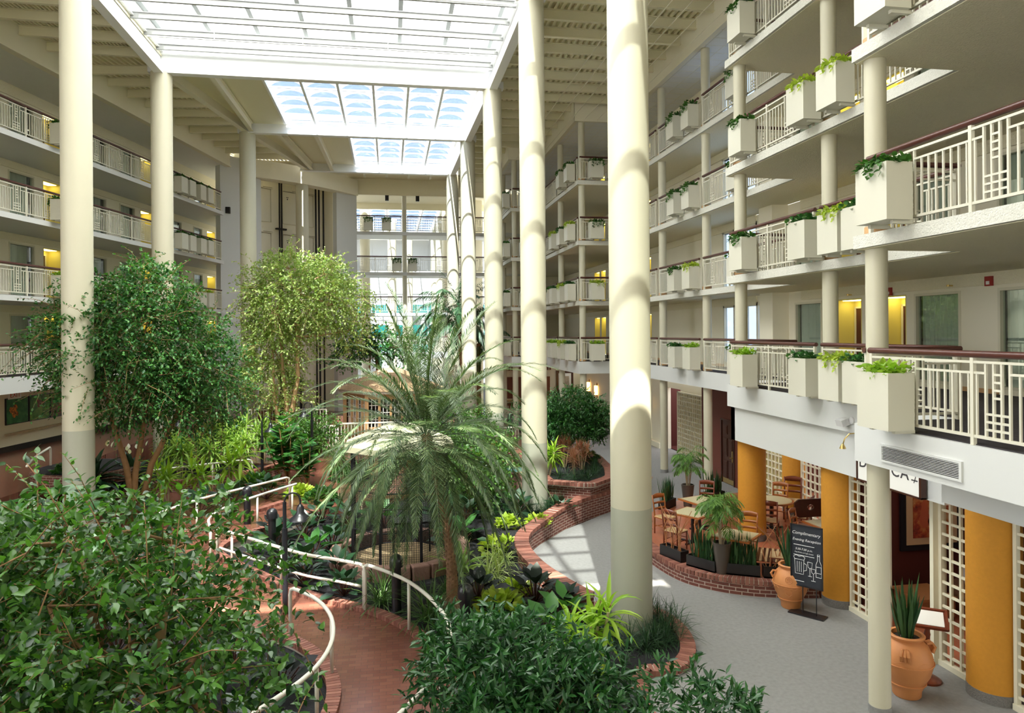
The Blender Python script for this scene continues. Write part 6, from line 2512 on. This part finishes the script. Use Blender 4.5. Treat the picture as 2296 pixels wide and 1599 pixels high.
# troughs
def trough(kind):
    o = thing('planter_trough', 'trough', 'planter')
    b = MB()
    w, d, h = .36, .12, .24
    for p in ((-w, -d, 0, w, -d + .025, h), (-w, d - .025, 0, w, d, h), (-w, -d + .025, 0, -w + .025, d - .025, h), (w - .025, -d + .025, 0, w, d - .025, h)):
        b.box(*p)
    b.box(-w, -d, 0, w, d, .03)
    bx_ = b.obj('box', M['blackp'], o)
    b = MB()
    rr = np.random.default_rng(3)
    b.box(-w + .025, -d + .025, .03, w - .025, d - .025, h - .05)
    b.obj('gravel_fill', M['mulch'], bx_)
    if kind == 'snake':
        lf = Leafy()
        n = 64
        P = np.stack([rr.uniform(-w * .85, w * .85, n), rr.uniform(-d * .6, d * .6, n), np.full(n, h - .06)], 1)
        D = np.stack([rr.normal(0, .12, n), rr.normal(0, .12, n), np.ones(n)], 1)
        lf.blades(P, D, rr.uniform(.35, .78, n), rr.uniform(.035, .055, n), rr.normal(0, .03, n), 4, .25, 0, .45)
        lf.obj('foliage', L['sans'], o)
    else:
        for k in range(11):
            b = MB()
            x, y = rr.uniform(-w * .8, w * .8), rr.uniform(-.06, .06)
            b.tube([(x, y, h - .1), (x + rr.normal(0, .12), y + rr.normal(0, .05), .6), (x + rr.normal(0, .26), y + rr.normal(0, .1), rr.uniform(.95, 1.2))], [.010, .009, .006], 6)
            b.obj('bamboo_stick', M['twig'], o)
    return Proto(o)


TR = {'snake': trough('snake'), 'twig': trough('twig')}
for x, y, rz, k, z, t in ((6.42, 15.62, -1.25, 'twig', .335, 'black trough of bare sticks at the left end of the brick curb'), (6.77, 14.82, -1.0, 'snake', .335, 'black trough of snake plants left of the tall brown pot'),
                          (7.42, 14.28, -.5, 'snake', .335, 'black trough of snake plants right of the tall brown pot'), (8.12, 13.97, -.3, 'twig', .335, 'black trough of bare sticks behind the terracotta urn'),
                          (8.72, 14.0, -.3, 'snake', .305, 'black trough hidden behind the chalkboard'), (6.75, 18.7, 1.1, 'twig', .335, 'black trough of bare sticks at the rear brick curb'),
                          (8.1, 20.2, .75, 'snake', .305, 'black trough of snake plants beside the rear potted palm'), (9.9, 20.9, .3, 'snake', .305, 'black trough of snake plants before the dark door'),
                          (10.9, 20.4, -1.4, 'snake', .305, 'black trough of snake plants before the backed lattice'), (5.95, 16.55, -1.6, 'snake', .0, 'snake plants behind the nearest big column')):
    if 'behind the nearest' in t:
        continue
    TR[k].put((x, y, z), rz, t, 'black planter troughs of the dining terrace')


def potted_palm(label, loc, seed, n=9, hh=1.15):
    rng = np.random.default_rng(seed)
    o = thing('potted_palm', label, 'potted palm', loc, 'potted palms of the dining terrace')
    x, y, z = loc
    b = MB()
    b.lathe(loc, [(.12, 0), (.19, .62), (.20, .66), (.17, .66), (.165, .60), (.01, .60)], 28, cap=False)
    b.lathe(loc, [(.12, 0), (.01, .001)], 28, cap=False)
    b.obj('pot', M['pot_g'], o, smooth=True)
    st, lf = MB(), Leafy()
    for k in range(n):
        a = rng.uniform(0, 6.28)
        h = hh * rng.uniform(.35, 1)
        top = (x + math.cos(a) * .12, y + math.sin(a) * .12, z + .6 + h * .75)
        st.tube([(x + math.cos(a) * .05, y + math.sin(a) * .05, z + .58), top], .009, 5)
        for j in range(3):
            aa = a + j * 2.1 + rng.normal(0, .3)
            t = rng.uniform(.35, 1.1)
            frond(lf, top, (math.sin(t) * math.cos(aa), math.sin(t) * math.sin(aa), math.cos(t)), .62, 1.7, .26, 16, .026, rng, .45, 7, .2)
    st.obj('stem', M['cane'], o)
    lf.obj('foliage', L['area'], o)


potted_palm('feathery palm in a tall brown pot on the brick curb', (7.03, 14.45, .335), 61, 14, 1.25)
potted_palm('feathery palm in a brown pot beside the far slim column', (8.75, 20.2, .305), 62, 12, 1.3)
PL['bush_dark'].put((6.0, 17.3, .0), 1, 'slender green plant half hidden by the nearest big column', None, (.5, .5, .9))
PL['green_mound'].put((5.75, 17.0, .0), 2, 'low trailing plant beside the dining terrace curb', None, .6)


# ------------------------------------------------------------------ urns
def urn(label, loc, s, seed, relief):
    o = thing('terracotta_urn', label, 'urn', loc, 'terracotta urns with snake plants')
    x, y, z = loc
    prof = [(.17, 0), (.185, .02), (.19, .10), (.225, .17), (.24, .19), (.235, .21), (.30, .33), (.335, .47), (.34, .50), (.335, .53), (.325, .60), (.28, .71), (.21, .78), (.195, .80), (.20, .82), (.235, .835), (.24, .855), (.225, .87), (.19, .865), (.18, .80), (.01, .78)]
    b = MB()
    b.lathe(loc, [(r * s, h * s) for r, h in prof], 48, cap=False)
    b.lathe(loc, [(.17 * s, 0), (.005, .001)], 48, cap=False)
    for h, r in ((.50, .345), (.20, .243)):
        b.tube([(x + r * s * math.cos(a), y + r * s * math.sin(a), z + h * s) for a in np.linspace(0, 2 * PI, 48, endpoint=False)], .008 * s, 6, closed=True)
    bd_ = b.obj('body', M['terra'], o, smooth=True)
    va = math.atan2(-y, -x)          # side turned to the camera
    for da in (-1.25, 1.25) if relief == 'seal' else (-.05, 2.1, 4.2):
        a = va + da
        b = MB()
        u = Vector((math.cos(a), math.sin(a), 0))
        t_ = Vector((-u.y, u.x, 0))
        c = Vector(loc)
        for k in ((0,) if relief == 'seal' else (-1, 0, 1)):
            b.tube([c + u * .27 * s + t_ * .03 * k * s + Vector((0, 0, .72 * s)), c + u * .345 * s + t_ * .035 * k * s + Vector((0, 0, .735 * s)), c + u * .385 * s + t_ * .045 * k * s + Vector((0, 0, .68 * s)), c + u * .345 * s + t_ * .05 * k * s + Vector((0, 0, .60 * s))], [.022 * s] * 4, 8)
        b.obj('handle', M['terra'], bd_, smooth=True)
    b = MB()
    if relief == 'seal':
        a = va - .1
        u = Vector((math.cos(a), math.sin(a), .25)).normalized()
        t_ = Vector((-u.y, u.x, 0)).normalized()
        w_ = u.cross(t_)
        c = Vector(loc) + Vector((math.cos(a), math.sin(a), 0)) * .318 * s + Vector((0, 0, .63 * s))
        for r in (.065, .04, .015):
            b.tube([c + (t_ * math.cos(k) + w_ * math.sin(k)) * r * s for k in np.linspace(0, 2 * PI, 20, endpoint=False)], .006 * s, 5, closed=True)
        c = Vector(loc) + Vector((math.cos(a), math.sin(a), 0)) * .318 * s + Vector((0, 0, .37 * s))
        sh = [(-.06, .05), (.06, .05), (.06, -.02), (0, -.07), (-.06, -.02)]
        b.tube([c + t_ * p * s + Vector((0, 0, q * s)) for p, q in sh], .007 * s, 5, closed=True)
        b.tube([c + t_ * p * s + Vector((0, 0, .075 * s)) for p in (-.06, 0, .06)], .01 * s, 5)
    zz = []
    for k in range(41):
        a = 2 * PI * k / 40
        if relief == 'seal':
            zz.append((x + .338 * s * math.cos(a), y + .338 * s * math.sin(a), z + (.44 + .03 * (k % 2)) * s))
        else:
            zz.append((x + .330 * s * math.cos(a), y + .330 * s * math.sin(a), z + (.56 + .02 * math.sin(k * 1.3)) * s))
    b.tube(zz[:-1], .005 * s, 5, closed=True)
    b.obj('relief_band_molding', M['terra'], bd_, smooth=True)
    b = MB()
    b.lathe((x, y, z + .79 * s), [(.18 * s, 0), (.18 * s, .02)], 24)
    b.obj('soil', M['soil'], o)
    rng = np.random.default_rng(seed)
    n = 24
    lf = Leafy()
    a = rng.uniform(0, 6.28, n)
    P = np.stack([x + .10 * s * np.cos(a) * rng.random(n), y + .10 * s * np.sin(a) * rng.random(n), np.full(n, z + .80 * s)], 1)
    t = rng.uniform(.0, .35, n)
    D = np.stack([np.sin(t) * np.cos(a), np.sin(t) * np.sin(a), np.cos(t)], 1)
    lf.blades(P, D, rng.uniform(.5, .98, n) * s, rng.uniform(.05, .075, n) * s, rng.normal(.0, .08, n), 5, .3, 0, .45)
    lf.obj('foliage', L['sans'], o)


urn('terracotta urn with round seal holding a snake plant, behind the chalkboard', (7.90, 13.22, .0), 1.0, 71, 'seal')
urn('larger terracotta urn with clawed handle holding a dark snake plant', (7.72, 9.72, .0), 1.08, 72, 'claw')


# ------------------------------------------------------------------ chalkboard sign
def text_mesh(name, body, size, m, parent, mat4, extrude=.002, spacing=1.0, shear=0.):
    cu = bpy.data.curves.new(name, 'FONT')
    cu.body = body
    cu.size = size
    cu.extrude = extrude
    cu.align_x = 'CENTER'
    cu.align_y = 'CENTER'
    cu.space_character = spacing
    cu.shear = shear
    cu.resolution_u = 3
    tmp = bpy.data.objects.new(name, cu)
    COL.objects.link(tmp)
    dg = bpy.context.evaluated_depsgraph_get()
    dg.update()
    me = bpy.data.meshes.new_from_object(tmp.evaluated_get(dg))
    bpy.data.objects.remove(tmp)
    me.transform(mat4)
    me.materials.clear()
    me.materials.append(m)
    return link(name, me, parent)


P1, P2 = Vector((7.80, 13.02, 0)), Vector((8.18, 12.52, 0))
ux = (P2 - P1).normalized()                 # reading direction
nn = Vector((ux.y, -ux.x, 0))               # faces the walkway
c0 = (P1 + P2) / 2
o = thing('chalkboard_sign', 'chalkboard sign reading Complimentary Evening Reception beside the urn', 'sign', tuple(c0))
b = MB()
b.obox(c0 + Vector((0, 0, .012)), ux * .34, nn * .13, (0, 0, .012))
b.obj('base_plate', M['black'], o)
for s in (-.09, .17):
    b = MB()
    b.tube([c0 + ux * s + Vector((0, 0, .02)), c0 + ux * s + Vector((0, 0, .75))], .010, 8)
    b.obj('pole', M['black'], o)
BW, BH, bz = .60, 1.18, 1.15
b = MB()
b.obox(c0 + Vector((0, 0, bz)) + nn * .02, ux * BW / 2, nn * .015, (0, 0, BH / 2))
brd = b.obj('board', M['chalk'], o)
b = MB()
fc = c0 + nn * .037
for s in (-1, 1):
    b.obox(fc + ux * s * BW / 2 + Vector((0, 0, bz)), ux * .012, nn * .012, (0, 0, BH / 2 + .012))
    b.obox(fc + Vector((0, 0, bz + s * BH / 2)), ux * BW / 2, nn * .012, (0, 0, .012))
b.obj('frame', M['black'], o)
face4 = lambda dx, dz: Matrix.Translation(fc + nn * .001 + ux * dx + Vector((0, 0, bz + dz))) @ Matrix((ux, Vector((0, 0, 1)), nn)).transposed().to_4x4()
text_mesh('chalk_lettering', 'Complimentary', .086, M['chalkw'], brd, face4(-.01, .44), .001, 1.0, .25)
text_mesh('chalk_lettering', 'Evening Reception', .073, M['chalkw'], brd, face4(.0, .31), .001, 1.0, .25)
text_mesh('chalk_lettering', '5:30-7:30 p.m.', .058, M['chalkw'], brd, face4(-.05, .125), .001, 1.0, .2)
text_mesh('chalk_lettering', 'Free Drink and Light Snacks', .032, M['chalkw'], brd, face4(-.05, .06), .001, 1.0, .2)


def chalk(pts, r=.005, closed=False):
    b = MB()
    b.tube([fc + nn * .002 + ux * x + Vector((0, 0, bz + z)) for x, z in pts], r, 5, closed=closed)
    return b


def chalk_multi(name, strokes):
    b = MB()
    for pts in strokes:
        b.tube([fc + nn * .002 + ux * x + Vector((0, 0, bz + z)) for x, z in pts], .005, 5)
    b.obj(name, M['chalkw'], brd)


for st_ in ([(-.25, .205), (.15, .205)], [(-.25, .005), (.15, .005)], [(-.27, -.5), (-.05, -.5)]):
    chalk_multi('chalk_line', [st_])
mug = [[(-.23, -.08), (-.22, -.36), (-.06, -.36), (-.05, -.08), (-.23, -.08)], [(-.05, -.14), (.0, -.16), (.0, -.27), (-.055, -.29)], [(-.23, -.08), (-.25, -.03), (-.2, .0), (-.14, -.02), (-.08, .0), (-.03, -.03), (-.05, -.08)], [(-.18, -.12), (-.18, -.32)], [(-.14, -.12), (-.14, -.32)], [(-.10, -.12), (-.10, -.32)]]
gl1 = [[(.02, -.10), (.03, -.2), (.065, -.22), (.10, -.2), (.11, -.10), (.02, -.10)], [(.065, -.22), (.065, -.36)], [(.03, -.37), (.10, -.37)]]
gl2 = [[(.09, -.22), (.10, -.29), (.13, -.31), (.16, -.29), (.17, -.22), (.09, -.22)], [(.13, -.31), (.13, -.44)], [(.09, -.45), (.17, -.45)]]
bot = [[(.18, -.36), (.18, -.12), (.21, -.04), (.21, .08), (.25, .08), (.25, -.04), (.285, -.12), (.285, -.36), (.18, -.36)], [(.19, -.16), (.28, -.16), (.28, -.28), (.19, -.28)], [(.205, .05), (.255, .05)]]
chalk_multi('chalk_mug_lettering', mug)
chalk_multi('chalk_glass_lettering', gl1 + gl2)
chalk_multi('chalk_bottle_lettering', bot)

# ------------------------------------------------------------------ hanging restaurant sign
o = thing('restaurant_sign', 'white hanging restaurant sign with dark serif letters above the entrance', 'sign', (8.45, 11.2, 2.82))
b = MB()
b.box(8.44, 10.28, 2.84, 8.50, 11.84, 3.36)
spn = b.obj('sign_panel', M['paper'], o)
b = MB()
b.box(8.42, 10.24, 2.82, 8.52, 10.29, 3.38)
b.box(8.42, 10.24, 2.81, 8.52, 11.86, 2.84)
for yy in (10.6, 11.5):
    b.box(8.46, yy, 3.36, 8.48, yy + .02, 3.66)
b.box(8.42, 11.84, 2.82, 8.52, 11.87, 3.38)
b.obj('sign_frame', M['wood_d'], o)
sm = lambda y, z: Matrix.Translation((8.436, y, z)) @ Matrix(((0, 0, -1), (-1, 0, 0), (0, 1, 0))).to_4x4()
text_mesh('sign_lettering', 'D', .30, M['ink'], spn, sm(11.70, 3.16), .003)
text_mesh('sign_lettering', 'ECCA', .30, M['ink'], spn, sm(10.95, 3.16), .003, 1.12)
b = MB()
b.box(8.436, 10.34, 3.08, 8.44, 10.48, 3.10)
b.tube([(8.436, 10.42, 3.05), (8.436, 10.38, 3.15), (8.436, 10.44, 3.22)], .006, 5)
b.obj('sign_leaf_motif', M['ink'], spn)

# ------------------------------------------------------------------ entry furnishing
o = thing('framed_picture', 'large framed figure painting in red and orange on the maroon wall', 'picture', (10.85, 13.0, 1.8))
b = MB()
b.box(10.2, 12.97, 1.05, 11.6, 13.02, 2.45)
b.obj('frame', M['black'], o)
b = MB()
b.box(10.32, 12.955, 1.17, 11.48, 12.97, 2.33)
b.obj('mat', mat('tan_mat', (.50, .33, .19), .7), o)
m_, t_n, b_n, o_n = nt('abstract_print')
tc_ = N(t_n, 'ShaderNodeTexCoord')
nz = N(t_n, 'ShaderNodeTexNoise', Scale=4.5, Detail=5., Roughness=.7)
rp = N(t_n, 'ShaderNodeValToRGB')
for k, (ps, cc) in enumerate(((.30, (.03, .01, .01)), (.45, (.30, .04, .02)), (.56, (.45, .14, .04)), (.68, (.50, .30, .14)))):
    e = rp.color_ramp.elements[k] if k < 2 else rp.color_ramp.elements.new(ps)
    e.position = ps
    e.color = (*cc, 1)
t_n.links.new(tc_.outputs['Object'], nz.inputs['Vector'])
t_n.links.new(nz.outputs['Fac'], rp.inputs[0])
t_n.links.new(rp.outputs[0], b_n.inputs['Base Color'])
b = MB()
b.box(10.46, 12.945, 1.31, 11.34, 12.955, 2.19)
b.obj('print', m_, o)
b = MB()
b.lathe((0, 0, 0), [(.001, -.003), (.09, -.003), (.09, .003), (.001, .003)], 14, cap=False)
for k, (x, z, r) in enumerate(((10.72, 1.95, .9), (10.9, 1.88, .75))):
    q = MB()
    q.add([(x + r * .16 * math.cos(a) * (1 if math.sin(a) < 0 else .6), 12.942, z - .15 + r * .33 * math.sin(a)) for a in np.linspace(0, 2 * PI, 18, endpoint=False)], [tuple(range(18))])
    q.obj('painted_figure', mat('painted_red', (.42, .09, .04), .6) if k == 0 else mat('painted_rust', (.30, .06, .03), .6), o)
o = thing('leather_ottoman', 'square brown leather ottoman in the restaurant entry', 'ottoman', (10.2, 12.3, .012))
b = MB()
b.box(9.85, 12.0, .06, 10.6, 12.75, .42)
q = b.obj('seat_box', mat('tan_leather', (.30, .12, .045), .45, .2, 12.), o)
bv = q.modifiers.new('bevel', 'BEVEL')
bv.width, bv.segments = .03, 2
b = MB()
b.box(9.83, 11.98, .40, 10.62, 12.77, .45)
b.obj('lid', mat('tan_leather_lid', (.36, .15, .055), .45), o)
for sx, sy in ((9.9, 12.05), (10.55, 12.05), (9.9, 12.7), (10.55, 12.7)):
    b = MB()
    b.box(sx - .03, sy - .03, .012, sx + .03, sy + .03, .07)
    b.obj('foot', M['wood_d'], o)
o = thing('round_pouf', 'round brown woven drum table in the restaurant entry', 'side table', (11.2, 12.2, .012))
b = MB()
b.lathe((11.2, 12.2, .012), [(.36, 0), (.40, .1), (.40, .52), (.37, .58), (.01, .585)], 32)
b.obj('drum', mat('brown_weave', (.16, .065, .03), .6, .3, 40., .5, 60.), o, smooth=True)
b = MB()
b.tube([(11.2 + .402 * math.cos(a), 12.2 + .402 * math.sin(a), .53) for a in np.linspace(0, 2 * PI, 32, endpoint=False)], .012, 6, closed=True)
b.obj('rim_band', M['rush'], o)
o = thing('tabletop_sign', 'small white framed notice standing on the round drum table', 'sign', (11.05, 12.05, .60))
b = MB()
b.obox((11.02, 12.0, .79), (.19, -.05, 0), (.01, .03, .01), (0, .04, .19))
b.obj('acrylic_frame', M['silver'], o)
b = MB()
b.obox((11.012, 11.965, .785), (.16, -.042, 0), (.002, .006, 0), (0, .034, .16))
b.obj('paper_sheet', M['paper'], o)
# lectern
lx, ly = 8.35, 10.05
o = thing('menu_lectern', 'red wooden menu stand with turned post behind the larger urn', 'lectern', (lx, ly, 0))
b = MB()
b.lathe((lx, ly, 0), [(.20, 0), (.20, .03), (.17, .05), (.14, .07), (.05, .09)], 28)
b.obj('base', M['wood_r'], o, smooth=True)
b = MB()
b.lathe((lx, ly, .08), [(.035, 0), (.05, .08), (.03, .14), (.045, .22), (.05, .32), (.025, .40), (.045, .48), (.03, .56), (.05, .66), (.028, .74), (.04, .84)], 20)
b.obj('turned_post', M['wood_r'], o, smooth=True)
tv = Vector((-.55, -.75, 0)).normalized()
tr_ = Vector((tv.y, -tv.x, 0))
nrm_ = (tv * .42 + Vector((0, 0, 1))).normalized()
dn = nrm_.cross(tr_)
cc = Vector((lx, ly, .98))
b = MB()
b.obox(cc, tr_ * .27, dn * .20, nrm_ * .015)
for s in (-1, 1):
    b.obox(cc + tr_ * s * .27 + nrm_ * .012, tr_ * .018, dn * .21, nrm_ * .022)
    b.obox(cc + dn * s * .20 + nrm_ * .012, tr_ * .27, dn * .018, nrm_ * .022)
ty_ = b.obj('tray', M['wood_r'], o)
b = MB()
b.obox(cc + nrm_ * .02, tr_ * .23, dn * .16, nrm_ * .004)
b.obj('menu_sheet', M['paper'], ty_)

M['fill'] = emis('fill_glow', (1, .72, .42), 14)  # unseen glowing discs added to brighten the dark entry and restaurant
for x, y in ((10.6, 12.2), (10.6, 10.2), (12.9, 16.5)):
    b = MB()
    b.lathe((x, y, 3.60), [(.13, 0), (.13, .04)], 20)
    struct(b.obj('ceiling_fill_disc', M['fill']), 'unseen warm downlight of the restaurant')

# ------------------------------------------------------------------ wall fittings
o = thing('air_vent', 'long white louvered air vent on the nearest white fascia', 'air vent', (6.7, 8.2, 3.76))
b = MB()
for p in ((6.69, 7.48, 3.74, 6.72, 8.92, 3.77), (6.69, 7.48, 3.96, 6.72, 8.92, 3.99), (6.69, 7.48, 3.77, 6.72, 7.52, 3.96), (6.69, 8.88, 3.77, 6.72, 8.92, 3.96)):
    b.box(*p)
b.obj('frame', M['white'], o)
b = MB()
for k in range(9):
    z = 3.78 + .02 * k
    b.obox((6.70, 8.2, z + .005), (.008, 0, -.004), (0, .68, 0), (.001, 0, .0025))
b.obj('slat', M['white'], o)
b = MB()
b.box(6.712, 7.5, 3.76, 6.719, 8.9, 3.97)
b.obj('dark_duct', M['dark'], o)
o = thing('floodlight', 'silver adjustable floodlight on the white fascia', 'floodlight', (8.44, 12.0, 3.86))
b = MB()
b.lathe((0, 0, 0), [(.07, 0), (.07, .03), (.03, .05)], 16)
for i, v in enumerate(b.v):
    b.v[i] = (8.445 - v[2], 12.0 + v[0], 3.88 + v[1])
b.obj('mount', M['silver'], o, smooth=True)
b = MB()
b.obox((8.32, 12.12, 3.84), (.07, 0, .02), (0, .10, .0), (-.02, 0, .06))
b.obj('head', M['silver'], o)
o = thing('picture_light', 'brass gooseneck lamp over the restaurant sign', 'lamp', (8.5, 11.95, 3.62))
b = MB()
b.tube([(8.55, 11.95, 3.66), (8.36, 11.97, 3.64), (8.28, 12.0, 3.54), (8.27, 12.03, 3.44)], .012, 8)
b.obj('arm', M['chrome'], o, smooth=True)
b = MB()
b.lathe((8.27, 12.04, 3.36), [(.06, 0), (.05, .03), (.02, .09)], 14, cap=False)
b.obj('shade', M['chrome'], o, smooth=True)
for x, y, z, t in ((12.22, 15.9, 6.50, 'above the maroon door on the second floor'), (12.22, 12.9, 6.55, 'at the right photo edge on the second floor')):
    o = thing('fire_alarm', 'red fire alarm strobe %s' % t, 'fire alarm', (x, y, z), 'red fire alarm strobes')
    b = MB()
    b.box(x - .02, y - .09, z - .10, x + .03, y + .09, z + .10)
    b.obj('body', M['redbox'], o)
    b = MB()
    b.box(x - .035, y - .04, z - .07, x - .02, y + .04, z + .0)
    b.obj('strobe_lens', M['paper'], o)
for x, y, z, t in ((12.2, 13.9, 6.52, 'right of the strobe'), (12.2, 17.4, 6.5, 'above the yellow alcove'), (12.2, 20.6, 6.5, 'above the left window')):
    o = thing('sprinkler_head', 'chrome sidewall sprinkler on the second-floor header %s' % t, 'sprinkler', (x, y, z), 'sidewall sprinklers')
    b = MB()
    b.tube([(x + .05, y, z), (x - .06, y, z)], .018, 8)
    b.lathe((x - .06, y, z - .02), [(.035, 0), (.035, .04)], 10)
    b.obj('nozzle', M['chrome'], o)

# ------------------------------------------------------------------ left wall pictures, handrail, exit sign
LW = Matrix(((T.x, NL.x, 0), (T.y, NL.y, 0), (0, 0, 1))).to_4x4()


def lw(s, z, off=0):
    return LP(s, -2.45 + off, z)


def wallmap(b):
    for i, v in enumerate(b.v):
        b.v[i] = LP(v[0], -2.45 + v[1], v[2])
    return b


def noise_art(name, cols, sc):
    m, t, bs, o_ = nt(name)
    tc = N(t, 'ShaderNodeTexCoord')
    nz = N(t, 'ShaderNodeTexNoise', Scale=sc, Detail=4., Roughness=.6, Distortion=.6)
    rp = N(t, 'ShaderNodeValToRGB')
    for k, (ps, cc) in enumerate(cols):
        e = rp.color_ramp.elements[k] if k < 2 else rp.color_ramp.elements.new(ps)
        e.position = ps
        e.color = (*cc, 1)
    t.links.new(tc.outputs['Object'], nz.inputs['Vector'])
    t.links.new(nz.outputs['Fac'], rp.inputs[0])
    t.links.new(rp.outputs[0], bs.inputs['Base Color'])
    bs.inputs['Roughness'].default_value = .35
    return m


def wing(cx, cz, sx, sz, rot):
    """outline of a butterfly, two pairs of wings"""
    pts = []
    for k in range(40):
        a = 2 * PI * k / 40
        r = (.42 + .58 * abs(math.sin(a * 2 + .2)) ** .7) * (1 if math.sin(a) > 0 else .75)
        x, z = math.cos(a) * r * sx, math.sin(a) * r * sz
        pts.append((cx + x * math.cos(rot) - z * math.sin(rot), cz + x * math.sin(rot) + z * math.cos(rot)))
    return pts


ART = [(3.29, 4.46, 'green leaf', [(.3, (.006, .05, .012)), (.5, (.02, .16, .045)), (.7, (.06, .28, .09))], (.55, .17, .02), (3.72, 2.68, .26, .33, .5)),
       (4.52, 5.68, 'bright green foliage', [(.35, (.02, .09, .012)), (.5, (.09, .28, .03)), (.65, (.28, .45, .06))], (.22, .045, .02), (5.15, 2.85, .30, .22, 0)),
       (5.74, 6.9, 'pink flowers', [(.35, (.04, .05, .012)), (.5, (.20, .12, .03)), (.66, (.62, .16, .12))], (.60, .42, .04), (6.3, 2.85, .26, .18, .6))]
for s0, s1, t, cols, wc, wg in ART:
    o = thing('butterfly_picture', 'square photo canvas of a butterfly among %s on the left wall' % t, 'picture', lw((s0 + s1) / 2, 2.7), 'butterfly canvases')
    b = MB()
    b.box(s0, 0, 2.22, s1, .05, 3.22)
    wallmap(b).obj('canvas', [M['black']], o)
    b = MB()
    b.box(s0 + .03, .05, 2.25, s1 - .03, .056, 3.19)
    wallmap(b).obj('print', noise_art('art_' + t.replace(' ', '_'), cols, 2.6), o)
    b = MB()
    w_ = wing(*wg)
    b.add([(p, .0575, q) for p, q in w_] + [(wg[0], .0575, wg[1])], [(i, (i + 1) % 40, 40) for i in range(40)])
    wallmap(b).obj('printed_butterfly', noise_art('butterfly_' + t.replace(' ', '_'), [(.40, tuple(c * .15 for c in wc)), (.5, wc), (.62, tuple(min(1, c * 1.6) for c in wc))], 9), o)
o = thing('wall_handrail', 'wooden wall handrail below the butterfly pictures', 'handrail', lw(5, 1.9))
b = MB()
b.bar(lw(3.2, 1.86, .08), lw(7.2, 1.9, .08), .05, .09)
b.obj('rail', M['cane'], o)
for s in (3.5, 5.2, 6.9):
    b = MB()
    b.bar(lw(s, 1.84, 0), lw(s, 1.84, .08), .04, .04)
    b.obj('bracket', M['cane'], o)
o = thing('wall_handrail', 'wooden wall handrail right of the nearest left column', 'handrail', lw(9.4, 1.9))
b = MB()
b.bar(lw(8.2, 1.92, .08), lw(10.3, 1.94, .08), .05, .09)
b.obj('rail', M['cane'], o)
b = MB()
b.bar(lw(9.8, 1.9, 0), lw(9.8, 1.9, .08), .04, .04)
b.obj('bracket', M['cane'], o)
o = thing('exit_sign', 'white sign with red EXIT letters below the left fascia', 'exit sign', lw(1.95, 3.5, 1.4))
b = MB()
b.box(1.65, 1.38, 3.34, 2.25, 1.42, 3.62)
wallmap(b).obj('panel', M['paper'], o)
b = MB()
b.box(1.9, 1.39, 3.62, 2.0, 1.41, 3.66)
wallmap(b).obj('hanger', M['silver'], o)
Mx = Matrix.Translation(LP(1.95, -2.45 + 1.424, 3.48)) @ Matrix((T, Vector((0, 0, 1)), NL)).transposed().to_4x4()
text_mesh('sign_lettering', 'EXIT', .25, mat('exit_red', (.55, .02, .02), .5), o, Mx, .002)
# small speakers
for px, p, t in (('a', (TA.x + TT.x * .35 + TN.x * .03, TA.y + TT.y * .35 + TN.y * .03, 12.6), 'on the elevator tower wall'), ('b', (-.15, 49.0, SOFF - .43), 'under the bridge beam, left'), ('c', (1.9, 49.0, SOFF - .43), 'under the bridge beam, right')):
    o = thing('wall_speaker', 'small black speaker %s' % t, 'speaker', p, 'small black speakers')
    b = MB()
    b.box(p[0] - .12, p[1] - .1, p[2] - .18, p[0] + .12, p[1] + .08, p[2] + .18)
    b.obj('cabinet', M['blackp'], o)
    b = MB()
    b.box(p[0] - .1, p[1] - .115, p[2] - .15, p[0] + .1, p[1] - .1, p[2] + .15)
    b.obj('grille', M['dark'], o)
